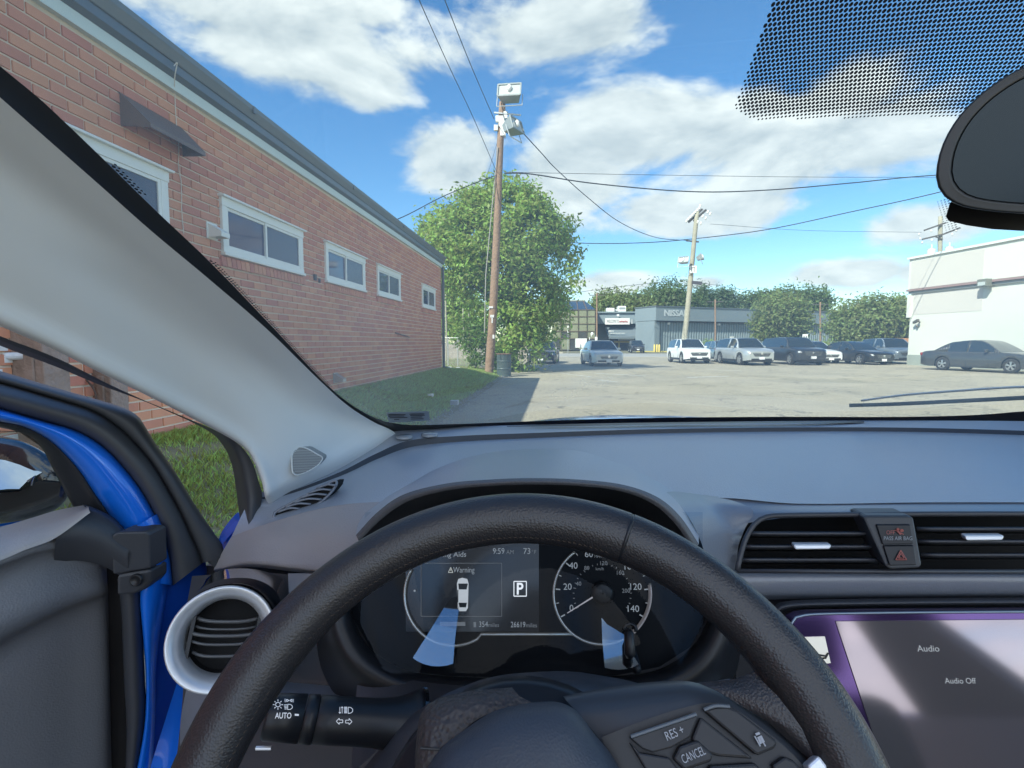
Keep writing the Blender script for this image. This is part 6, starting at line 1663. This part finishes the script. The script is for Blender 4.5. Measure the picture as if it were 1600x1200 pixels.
wbx = (WP(1086, 1140, .009) - WP(1040, 1160, .009)); wbx /= np.linalg.norm(wbx); wby = np.cross(wnr, wbx); wsc = .30 / FPX
m = MB(); put_text(m, 'RES +', WP(1043, 1157.5, .0095), wbx, wby, 10.5 * wsc, width=27 * wsc); m.build('button_print', mat('button_print_grey', (.40, .42, .45), .5), sw); m = MB(); put_text(m, 'CANCEL', WP(1068.5, 1193.5, .0105), wbx, wby, 10 * wsc, width=34 * wsc); m.build('button_print', MATS['button_print_grey'], sw); m = MB()
for q in ([(1180, 1146), (1186, 1143.5), (1188, 1147), (1182, 1149.5)], [(1183, 1152), (1190, 1149), (1195, 1159), (1188, 1163)]): m.slab([WP(x, y, .0105) for x, y in q], tuple(-wnr * .0005))
for dx in (-4, 4): m.bar(WP(1183 + dx, 1150, .0105), WP(1192 + dx, 1166, .0105), .0006, .0005, tuple(wnr))
m.build('button_icon', MATS['button_print_grey'], sw)
wbutton('spoke_trim', [(1262, 1196), (1280, 1180), (1292, 1196), (1300, 1230), (1270, 1230)], .010, M_BRUSH)

# -------- centre stack: vents, hazard module, band, touch screen
def PV(px, py, off=0.0): return P(px, py, .625 - (py - 800) * .00030 - off)


fr0 = [(1090, 772, .69), (1130, 776.5, .688), (1250, 785.5, .678), (1450, 783.5, .678), (1750, 783.5, .678), (2200, 783.5, .678)]
fr1 = [(1086, 820, .65), (1140, 806, .645), (1250, 799, .645), (1450, 798, .645), (1750, 798, .645), (2200, 798, .645)]
fr2 = [(1088, 850, .635), (1130, 826, .635), (1250, 807, .635), (1450, 805, .635), (1750, 805, .635), (2200, 805, .635)]
m = MB(); loft(m, [fr0, fr1, fr2], 60, 5); m.build('stack_face', M_DASH, a1, smooth=True)
m = MB(); loft(m, [[(1036, 770, .62), (1066, 796, .585), (1086, 826, .57), (1102, 870, .565), (1116, 960, .56)], [(1056, 768, .66), (1092, 790, .62), (1110, 824, .60), (1124, 870, .59), (1134, 960, .585)], [(1090, 772, .685), (1122, 792, .645), (1138, 826, .625), (1142, 870, .612), (1152, 960, .605)], [(1130, 777, .685), (1176, 797, .646), (1162, 830, .632), (1152, 870, .622), (1160, 960, .612)]], 30, 5); m.build('stack_cheek', M_DASH, a1, smooth=True)
m = MB(); m.slab([P(x, y, .69) for x, y in ((1120, 790), (1760, 790), (1760, 920), (1120, 920))], (0, .01, 0)); m.build('vent_box', mat('vent_black', (.006, .006, .007), .8), own)
ce = own
vp = [(1152, 892), (1156, 872), (1166, 840), (1180, 818), (1196, 808.5), (1220, 805.5), (1350, 804), (1500, 803), (1760, 803)]
m = MB(); m.tube([PV(x, y, .0) for x, y in [tuple(q[:2]) for q in smooth_curve([(a, b, 0) for a, b in vp], 60)]], .0030, 8); m.tube([PV(1152, 892), PV(1350, 893), PV(1760, 893)], .0025, 8)
vf = m.build('vent_frame', M_DASHD, own, smooth=True)
for (y, xa_, xb_) in ((833.5, 1172, 1362), (854, 1162, 1366), (874.5, 1157, 1372)):
    m = MB(); rows = [[PV(x, y + dy, of) for x in np.linspace(xa_, xb_, 12)] for dy, of in ((-1.2, -.003), (0, .0), (1.2, -.003), (5, -.022))]; m.grid(rows); m.build('vent_slat', M_DASHD, vf, smooth=True, solid=.0015)
for (y, xa_, xb_) in ((826.5, 1432, 1760), (846, 1434, 1760), (867, 1438, 1760)):
    m = MB(); rows = [[PV(x, y + dy, of) for x in np.linspace(xa_, xb_, 12)] for dy, of in ((-1.2, -.003), (0, .0), (1.2, -.003), (5, -.022))]; m.grid(rows); m.build('vent_slat', M_DASHD, vf, smooth=True, solid=.0015)
for (x0, x1, y) in ((1240, 1300, 855), (1508, 1570, 841)):
    m = MB(); m.slab([PV(x, yy, .007) for x, yy in ((x0, y - 3.5), (x0 + 3, y - 4.5), (x1 - 3, y - 4.5), (x1, y - 3), (x1 - 3, y + 3.5), (x0 + 3, y + 4))], (0, .008, 0)); m.build('vent_tab', M_BRUSH, vf, bevel=.0015)
m = MB(); m.slab([PV(x, y, .012) for x, y in ((1349, 808), (1356, 806), (1420, 806), (1428, 809), (1441, 882), (1438, 888), (1392, 890), (1384, 884))], (0, .03, 0)); hz_ = m.build('hazard_module', mat('module_grey', (.050, .055, .062), .42), own, bevel=.004)
m = MB(); m.slab([PV(x, y, .0145) for x, y in ((1370, 820), (1423, 820), (1428, 850), (1380, 851))], (0, .005, 0)); b1_ = m.build('airbag_light', M_DARKP, hz_, bevel=.001)
m = MB(); m.slab([PV(x, y, .0145) for x, y in ((1381, 853), (1428.5, 852.5), (1433, 883), (1391, 884))], (0, .005, 0)); b2_ = m.build('hazard_button', M_DARKP, hz_, bevel=.001)
vxp = PV(1500, 840) - PV(1400, 840); vxp /= np.linalg.norm(vxp); vyp = PV(1400, 820) - PV(1400, 860); vyp /= np.linalg.norm(vyp); vs = .61 / FPX
m = MB(); put_text(m, 'PASS AIR BAG', PV(1381, 844, .016), vxp, vyp, 5.6 * vs, width=40 * vs); m.build('print', mat('print_grey', (.30, .33, .36), .5), b1_)
M_REDP = mat('print_red', (.36, .10, .085), .5)
m = MB(); put_text(m, 'OFF', PV(1385, 835, .016), vxp, vyp, 6 * vs, width=12 * vs); c = PV(1403, 827, .016); m.lathe([(0, .0016), (.0003, .0016)], c, (0, -1, .1), 10, True, True)
m.bar(PV(1403, 830, .016), PV(1408, 835, .016), .0022, .0004, (0, 1, 0)); m.bar(PV(1398, 828, .016), PV(1412, 835, .016), .0008, .0005, (0, 1, 0)); m.lathe([(0, .0019), (.0003, .0019)], PV(1409, 829, .016), (0, -1, .1), 10, True, True); m.build('print', M_REDP, b1_)
m = MB()
for s in (1.0, .55):
    q = [(1408 - 8.5 * s, 868 + 5.5 * s + 1), (1408 + 8.5 * s, 868 + 5.5 * s + 1), (1407.5, 868 - 9.5 * s + 1.5)]
    for a, b in zip(q, q[1:] + q[:1]): m.bar(PV(*a, .016), PV(*b, .016), .0009, .0005, (0, 1, 0))
m.build('print', M_REDP, b2_)
# band under the vents, then the screen surround
m = MB(); loft(m, [[(1140, 894, .605), (1300, 895, .605), (1500, 895, .605), (1760, 895, .605)], [(1150, 908, .598), (1300, 906, .598), (1500, 905, .598), (1760, 905, .598)], [(1180, 928, .60), (1300, 928, .60), (1500, 927, .60), (1760, 926, .60)], [(1190, 937, .615), (1300, 935, .615), (1500, 933, .615), (1760, 932, .615)]], 40, 5); m.build('stack_band', M_DASH, a1, smooth=True)
m = MB(); loft(m, [[(1206, 950, .60), (1224, 940, .60), (1300, 936, .60), (1500, 934, .60), (1760, 933, .60)], [(1212, 958, .585), (1230, 948, .585), (1300, 944.5, .585), (1500, 942, .585), (1760, 941, .585)], [(1218, 964, .60), (1234, 954, .60), (1300, 951, .60), (1500, 949, .60), (1760, 948, .60)]], 40, 4); m.build('screen_surround', M_DASHD, a1, smooth=True)
m = MB(); m.slab([P(x, y, .64) for x, y in ((1150, 930), (1760, 930), (1760, 1300), (1150, 1300))], (0, .01, 0)); m.build('stack_back', M_DASHD, a1)


def PSs(px, py, off=0.0):
    """Plane of the touch screen, leaning back 18 degrees."""
    tl = R(18); n = np.array([0, -math.cos(tl), math.sin(tl)]); o = P(1300, 965, .555) + n * off; d = ray(px, py); t = ((o - CAMP) @ n) / (d @ n); return CAMP + d * t


m = MB(); ol = [(1236, 978), (1242, 968), (1254, 962.5), (1275, 960.5), (1400, 958.5), (1600, 957), (1780, 956), (1900, 1300), (1400, 1300)]
m.slab([PSs(x, y) for x, y in ol], (0, .02, -.005)); tsn = m.build('touch_screen', mat('screen_glass', (.14, .085, .25), .10, metal=.85), own)
m = MB(); m.tube([PSs(x, y, .001) for x, y in [tuple(q[:2]) for q in smooth_curve([(a, b, 0) for a, b in ((1230, 990), (1240, 968), (1256, 961.5), (1300, 959), (1450, 957), (1780, 955))], 40)]], .0013, 8); m.build('screen_edge', mat('edge_metal', (.30, .36, .42), .3, metal=.7), tsn, smooth=True)
m = MB(); m.slab([PSs(x, y, .0012) for x, y in ((1306, 971), (1780, 966.5), (1880, 1280), (1412, 1290))], (0, .001, 0)); act = m.build('display', mat('display_black', (.36, .31, .35), .07, metal=.9, emit=((.30, .36, .38), .02)), tsn)
sx_ = PSs(1500, 1000) - PSs(1400, 1000); sx_ /= np.linalg.norm(sx_); sy_ = PSs(1450, 1000) - PSs(1470, 1080); sy_ /= np.linalg.norm(sy_); ss_ = .53 / FPX
for t_, x, y, h, w in (('Audio', 1434, 1018, 9, 33), ('Audio Off', 1477, 1068, 8, 46)):
    m = MB(); put_text(m, t_, PSs(x, y, .0018), sx_, np.cross(np.array([0, -math.cos(R(18)), math.sin(R(18))]), sx_), h * ss_, width=w * ss_)
    m.build('readout', mat('display_text', (.25, .27, .28), .5, emit=((.7, .75, .76), .10)), act)
m = MB(); m.slab([PSs(x, y, .002) for x, y in ((1256, 996), (1289, 995), (1298, 1036), (1266, 1040))], (0, .001, 0)); hb = m.build('screen_button', mat('button_pale', (.62, .62, .56), .5, emit=((.9, .88, .78), .15)), tsn)
m = MB(); m.tube([PSs(x, y, .003) for x, y in ((1278, 1023), (1290, 1025), (1294, 1020), (1290, 1028), (1282, 1029))], .0009, 6); m.build('button_symbol', M_DARKP, hb)

# -------- inside mirror
def mirror_outline(k=1.0, n=60):
    q = [(1462, 276), (1465, 250), (1474, 222), (1490, 193), (1512, 166), (1545, 137), (1590, 109), (1640, 92), (1720, 80), (1800, 90), (1830, 150), (1830, 260), (1790, 322), (1700, 338), (1600, 334), (1540, 329), (1502, 322), (1480, 311), (1467, 296)]
    c = smooth_curve([(a, b, 0) for a, b in q + q[:1]], n + 1)[:-1]; cx, cy = 1650, 215; return [(cx + (x - cx) * k, cy + (y - cy) * k) for x, y, _ in c]


MY = .335
m = MB(); rows = []
for k, of in ((.90, .050), (.97, .040), (1.0, .022), (1.0, .006), (.985, .0), (.965, .001), (.90, -.001), (.87, .0), (.86, .004)): rows.append([P(x, y, MY + of) for x, y in mirror_outline(k)])
m.grid(rows, True); m.add(rows[0], [tuple(range(60))]); mir = m.build('rear_view_mirror', mat('mirror_case', (.026, .030, .033), .42), own, smooth=True)
m = MB(); q = [P(x, y, MY - .0005) for x, y in mirror_outline(.86)]; m.add(q, [tuple(range(60))[::-1]]); m.build('mirror_glass', mat('mirror_dark_reflection', (.020, .030, .036), .2, metal=.6, spec=.5), mir)  # reflection of the dark cabin put into the glass colour
m = MB(); rows = []
for of, sc in ((.0, 1.0), (.03, 1.0), (.07, .9)):
    rows.append([P(x, y, MY + .05 + of) for x, y in ((1484, 318), (1478, 338), (1482, 345), (1510, 352), (1550, 358), (1600, 361), (1680, 362), (1760, 356), (1800, 330), (1760, 300), (1600, 290), (1500, 300))])
m.grid(rows, True); m.add(rows[0], [tuple(range(12))]); m.build('sensor_cover', mat('mirror_case', (.02, .021, .023), .42), own, smooth=False, bevel=.004)
m = MB(); m.bar(P(1650, 180, MY + .04), WSp(1640, 150, .01), .03); m.build('mirror_stem', M_DARKP, mir)

# -------- open driver door
def DR(px, py, off=0.0): return P(px, py, .555 + .105 * px / 240 + off)


def strip(name, a, b, m, bulge=.0, off=(0, 0), n=60, parent=None, back=None, label=None):
    """A moulded strip between two edge lines (pixels), swelling towards the viewer by bulge metres, with a returned back edge."""
    A = smooth_curve([(x, y, 0) for x, y in a], n); B = smooth_curve([(x, y, 0) for x, y in b], n); rows = []
    for t in (-.02, 0, .12, .3, .5, .7, .88, 1, 1.02):
        h = bulge * (math.sin(math.pi * min(1, max(0, t))) ** .6) if 0 <= t <= 1 else -(back or .03)
        rows.append([DR(p[0] * (1 - t) + q[0] * t, p[1] * (1 - t) + q[1] * t, off[0] * (1 - t) + off[1] * t - h) for p, q in zip(A, B)])
    b_ = MB(); b_.grid(rows); return b_.build(name, m, parent, smooth=True, label=label)


e0 = [(-70, 562), (0, 580), (90, 607), (180, 633), (213, 649), (226, 666), (242, 692), (272, 735), (302, 785), (332, 830), (346, 850), (352, 870)]
e1 = [(-70, 582), (0, 598), (80, 621), (145, 642), (185, 668), (215, 697), (240, 728), (264, 768), (284, 805), (300, 840), (310, 862), (316, 880)]
e2 = [(-70, 622), (0, 639), (60, 656), (120, 674), (165, 702), (205, 746), (228, 780), (246, 815), (258, 845), (266, 880), (268, 900), (270, 915)]
e3 = [(-70, 646), (0, 659), (40, 668), (80, 690), (120, 730), (150, 774), (168, 800), (186, 828), (196, 842), (206, 866), (210, 890), (212, 905)]
e4 = [(-70, 655), (0, 668), (26, 674), (50, 684), (66, 700), (80, 726), (98, 760), (112, 786), (124, 806), (134, 822), (140, 834), (144, 845)]
door = MB(); door.grid([[DR(x, y, .035) for x, y in ((-80, 830), (60, 810), (150, 800), (215, 835))], [DR(x, y, .03) for x, y in ((-80, 1250), (60, 1250), (150, 1250), (215, 1250))]])
door = door.build('driver_door', M_BLUEP, own, label='open driver door, blue painted edge and dark trim panel')
strip('outer_seal', e0, e1, M_RUBBER, .010, (.02, .012), parent=door); strip('inner_seal', e1, e2, M_RUBBER, .016, (.012, .006), parent=door)
strip('window_frame', e2, e3, M_BLUEP, .014, (.002, .006), parent=door); strip('window_channel', e3, e4, M_DARKP, .004, (.006, .02), parent=door)
# lower hinge side: blue shut edge and its dark inner flank
strip('shut_edge', [(206, 826), (228, 836), (236, 850), (238, 872), (236, 896), (222, 914), (219, 940), (224, 1000), (228, 1060), (226, 1130), (214, 1200), (200, 1260)],
      [(250, 800), (258, 830), (262, 860), (262, 890), (262, 915), (258, 945), (252, 980), (247, 1020), (244, 1060), (243, 1120), (240, 1180), (236, 1260)], M_BLUEP, .012, (-.012, .006), parent=door)
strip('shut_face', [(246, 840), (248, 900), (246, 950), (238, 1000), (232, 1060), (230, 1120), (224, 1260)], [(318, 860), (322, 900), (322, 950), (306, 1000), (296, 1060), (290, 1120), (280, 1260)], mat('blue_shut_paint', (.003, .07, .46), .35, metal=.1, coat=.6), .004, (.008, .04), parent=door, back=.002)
strip('door_corner', [(300, 838), (318, 856), (326, 880)], [(346, 850), (352, 870), (356, 900)], M_RUBBER, .006, (.012, .02), 20, parent=door)
m = MB(); m.slab([DR(x, y, .02) for x, y in ((-60, 672), (30, 675), (70, 702), (112, 786), (150, 850), (-60, 870))], (0, .004, 0)); m.build('door_glass', glass_mat('side_glass', (.86, .90, .89), .8), door)
# trim: shelf under the window, mirror sail, main panel with ridge
MTD = mat('door_trim', (.17, .175, .19), .5, bump=[(520, .4, 'leather')]); MTL = mat('door_trim_top', (.32, .325, .335), .5, bump=[(520, .25, 'leather')])
rows = [[DR(x, y, o) for x, y in q] for q, o in (([(-80, 836), (0, 823), (50, 809), (90, 797), (132, 789)], .010), ([(-80, 862), (0, 842), (50, 824), (90, 812), (138, 792)], -.012), ([(-80, 895), (0, 868), (40, 851), (84, 834), (139, 797)], -.035), ([(-80, 903), (0, 876), (40, 859), (86, 841), (141, 801)], -.036))]
m = MB(); m.grid([smooth_curve(r_, 30) for r_ in rows]); m.build('window_shelf', MTL, door, smooth=True)
rows = [[DR(x, y, o) for x, y in q] for q, o in (([(128, 788), (146, 793), (176, 808), (202, 832)], .0), ([(139, 797), (156, 804), (182, 822), (204, 846)], -.022), ([(88, 838), (120, 836), (160, 846), (200, 866)], -.034), ([(86, 850), (120, 850), (160, 862), (200, 890)], -.030), ([(84, 880), (120, 876), (160, 884), (196, 905)], -.012))]
m = MB(); m.grid([smooth_curve(r_, 24) for r_ in rows]); m.build('mirror_sail', M_DASHD, door, smooth=True)
rows = [[DR(x, y, o + d) for x, y, d in q] for q, o in (
    ([(-80, 890, .01), (0, 862, .01), (60, 840, .014), (110, 832, .022), (150, 846, .03), (166, 870, .04)], -.036),
    ([(-80, 907, 0), (0, 879, 0), (60, 858, .004), (110, 850, .012), (150, 858, .022), (166, 876, .034)], -.036),
    ([(-80, 925, 0), (0, 898, 0), (60, 876, .004), (110, 868, .012), (152, 876, .022), (167, 894, .034)], -.022),
    ([(-80, 1015, 0), (0, 972, 0), (60, 945, .004), (110, 926, .012), (155, 915, .022), (168, 914, .034)], -.034),
    ([(-80, 1040, 0), (0, 998, 0), (60, 968, .004), (110, 946, .012), (157, 930, .022), (169, 925, .034)], -.030),
    ([(-80, 1062, 0), (0, 1018, 0), (60, 985, .004), (110, 962, .012), (158, 944, .022), (169, 938, .034)], -.014),
    ([(-80, 1120, 0), (0, 1090, 0), (60, 1070, .004), (110, 1055, .012), (162, 1045, .022), (171, 1040, .034)], -.016),
    ([(-80, 1280, 0), (0, 1280, 0), (60, 1280, .004), (110, 1280, .012), (160, 1280, .022), (176, 1280, .034)], -.010))]
m = MB(); cols = [smooth_curve(r_, 30) for r_ in rows]
cc = [smooth_curve([c[j] for c in cols], 40) for j in range(30)]
m.grid([[cc[j][i] for j in range(30)] for i in range(40)]); m.build('trim_panel', MTD, door, smooth=True)
strip('panel_groove', [(142, 862), (152, 900), (158, 960), (160, 1060), (162, 1150), (160, 1270)], [(180, 830), (186, 880), (192, 960), (196, 1060), (200, 1150), (196, 1270)], mat('groove_black', (.008, .008, .009), .7), .0, (.03, .03), 30, parent=door, back=.001)
strip('edge_cap', [(184, 905), (190, 960), (194, 1060), (198, 1150), (192, 1270)], [(218, 908), (221, 960), (226, 1060), (226, 1130), (205, 1270)], M_DASHD, .012, (-.004, -.004), 30, parent=door)
m = MB(); m.slab([DR(x, y, -.030) for x, y in ((175, 836), (182, 832), (228, 831), (234, 836), (236, 888), (176, 898))], (.0, .03, 0)); m.build('hinge_cover', M_DASHD, door, bevel=.004)
m = MB(); m.slab([DR(x, y, -.026) for x, y in ((182, 898), (236, 889), (237, 910), (224, 922), (212, 928), (182, 932))], (.0, .03, 0)); m.build('hinge_cover', M_DASHD, door, bevel=.004)
m = MB(); c = DR(214, 906, -.029); m.lathe([(0, .008), (.003, .0075), (.0035, .006), (.001, .005), (.001, .0005)], c, (.1, -1, .1), 20); m.build('screw_cap', M_DARKP, door, smooth=True)
# outside mirror seen through the door glass
def OM(px, py, off=0.0): return P(px, py, .80 + off)


ho_ = [(-60, 672), (0, 681), (30, 687), (58, 699), (82, 716), (100, 736), (109, 754), (108, 772), (96, 790), (70, 806), (40, 815), (0, 818), (-60, 820)]
rows = []
for k, of in ((.3, .10), (.75, .08), (.95, .045), (1.0, .0), (.985, -.012)): rows.append([OM(-10 + (x + 10) * k, 745 + (y - 745) * k, of) for x, y in [q[:2] for q in smooth_curve([(a, b, 0) for a, b in ho_], 40)]])
rows += [[OM(-10 + (x + 10) * k, 745 + (y - 745) * k, of) for x, y in [q[:2] for q in smooth_curve([(a, b, 0) for a, b in ho_], 40)]] for k, of in ((.9, -.02), (.6, -.03), (.2, -.034))]
m = MB(); m.grid(rows); om = m.build('door_mirror', mat('mirror_dark_shell', (.012, .016, .024), .16, coat=1.0), door, smooth=True, label='dark side mirror seen through the door glass')
m = MB(); m.grid([[OM(x, y, -.036) for x, y in ((-60, 764), (0, 770), (30, 768), (60, 752), (96, 754))], [OM(x, y, -.036) for x, y in ((-60, 800), (0, 802), (40, 796), (66, 786), (92, 774))]]); m.build('mirror_shell', M_BLKP, om)
gpoly = [(-40, 712), (8, 719), (30, 726), (66, 738), (44, 750), (30, 764), (12, 764), (-40, 770)]
c = OM(20, 745, -.045); d = (c - CAMP) / np.linalg.norm(c - CAMP); r_ = np.array([-.25, -.45, .86]); n_ = r_ / np.linalg.norm(r_) - d; n_ /= np.linalg.norm(n_)
m = MB(); m.add([CAMP + ray(x, y) * (((c - CAMP) @ n_) / (ray(x, y) @ n_)) for x, y in gpoly], [tuple(range(8))]); m.build('mirror_glass', mat('side_mirror_glass', (.42, .46, .47), .03, metal=1.0), om)
m = MB(); m.tube([OM(44, 752, -.05), OM(54, 744, -.05), OM(50, 758, -.05)], .002, 6); m.build('mirror_clip', M_CHROME, om)

# -------- far side pillars and front seats, out of the frame but seen in reflections
m = MB(); m.tube(smooth_curve([(1.08, 1.02, 1.17), (1.10, .7, 1.36), (1.12, .5, 1.50), (1.13, .36, 1.60)], 20), .045, 10); m.build('pillar_trim', M_TRIM, own, smooth=True)
for x in (0.0, .74):
    m = MB()
    for (z0, z1, w0, w1, y0, y1) in ((.50, 1.05, .25, .22, -.46, -.60), ): m.slab([(x - w0, y0, z0), (x + w0, y0, z0), (x + w1, y1, z1), (x - w1, y1, z1)], (0, -.13, .02))
    s_ = m.build('seat_back', mat('seat_cloth', (.045, .046, .05), .9), own, bevel=.04)
    m = MB(); m.box((x, -.70, 1.20), (.27, .10, .19), Matrix.Rotation(R(-14), 3, 'X')); m.build('head_restraint', MATS['seat_cloth'], s_, bevel=.04)
    m = MB(); m.box((x, -.20, .42), (.52, .50, .16)); m.build('seat_cushion', MATS['seat_cloth'], s_, bevel=.05)
m = MB(); m.box((.36, -.4, .17), (1.55, 2.8, .05)); m.build('floor_pan', M_BLKP, own)
m = MB(); m.box((1.16, 1.5, .62), (.10, 1.3, .86)); m.build('front_wing', M_BLUEP, own, bevel=.03)
# passenger side doors and centre pillar: they bound the windows mirrored in the touch screen
m = MB(); m.box((1.19, -.5, .68), (.06, 2.6, .70)); pd = m.build('passenger_door', M_BLUEP, own); m = MB(); m.box((1.145, -.5, .68), (.03, 2.5, .68)); m.build('door_trim', MTD, pd)
m = MB(); m.slab([(1.14, y, z) for y, z in ((-.84, 1.0), (-.30, 1.0), (-.68, 1.27), (-1.0, 1.6), (-1.35, 1.6), (-1.1, 1.32))], (.05, 0, 0)); m.build('centre_pillar', mat('pillar_dark', (.05, .055, .06), .7), own)
# bulkhead, glove box, header and roof rails: out of this frame, seen from a step to the side
m = MB(); m.box((.39, .78, .64), (1.5, .03, .92)); m.build('bulkhead', M_DASHD, own)
m = MB(); m.box((.96, .665, .80), (.36, .05, .40)); m.build('glove_box', M_DASHD, own, bevel=.02)
m = MB(); m.box((.37, .45, .45), (.26, .5, .5)); m.build('centre_console', M_DASHD, own, bevel=.03)
m = MB(); m.tube(smooth_curve([(x, wyb(x) - 1.06, WB + WS * 1.06 - .012) for x in (-.42, -.1, .36, .8, 1.16)], 24), .05, 10, flat=.5); m.build('windscreen_header', M_TRIM, own, smooth=True)
for x in (-.46, 1.17):
    m = MB(); m.tube(smooth_curve([(x * .97, wyb(x) - 1.04, 1.70), (x, -.35, 1.69), (x, -.8, 1.66), (x * .98, -1.3, 1.60)], 16), .045, 8); m.build('roof_rail', M_TRIM, own, smooth=True)
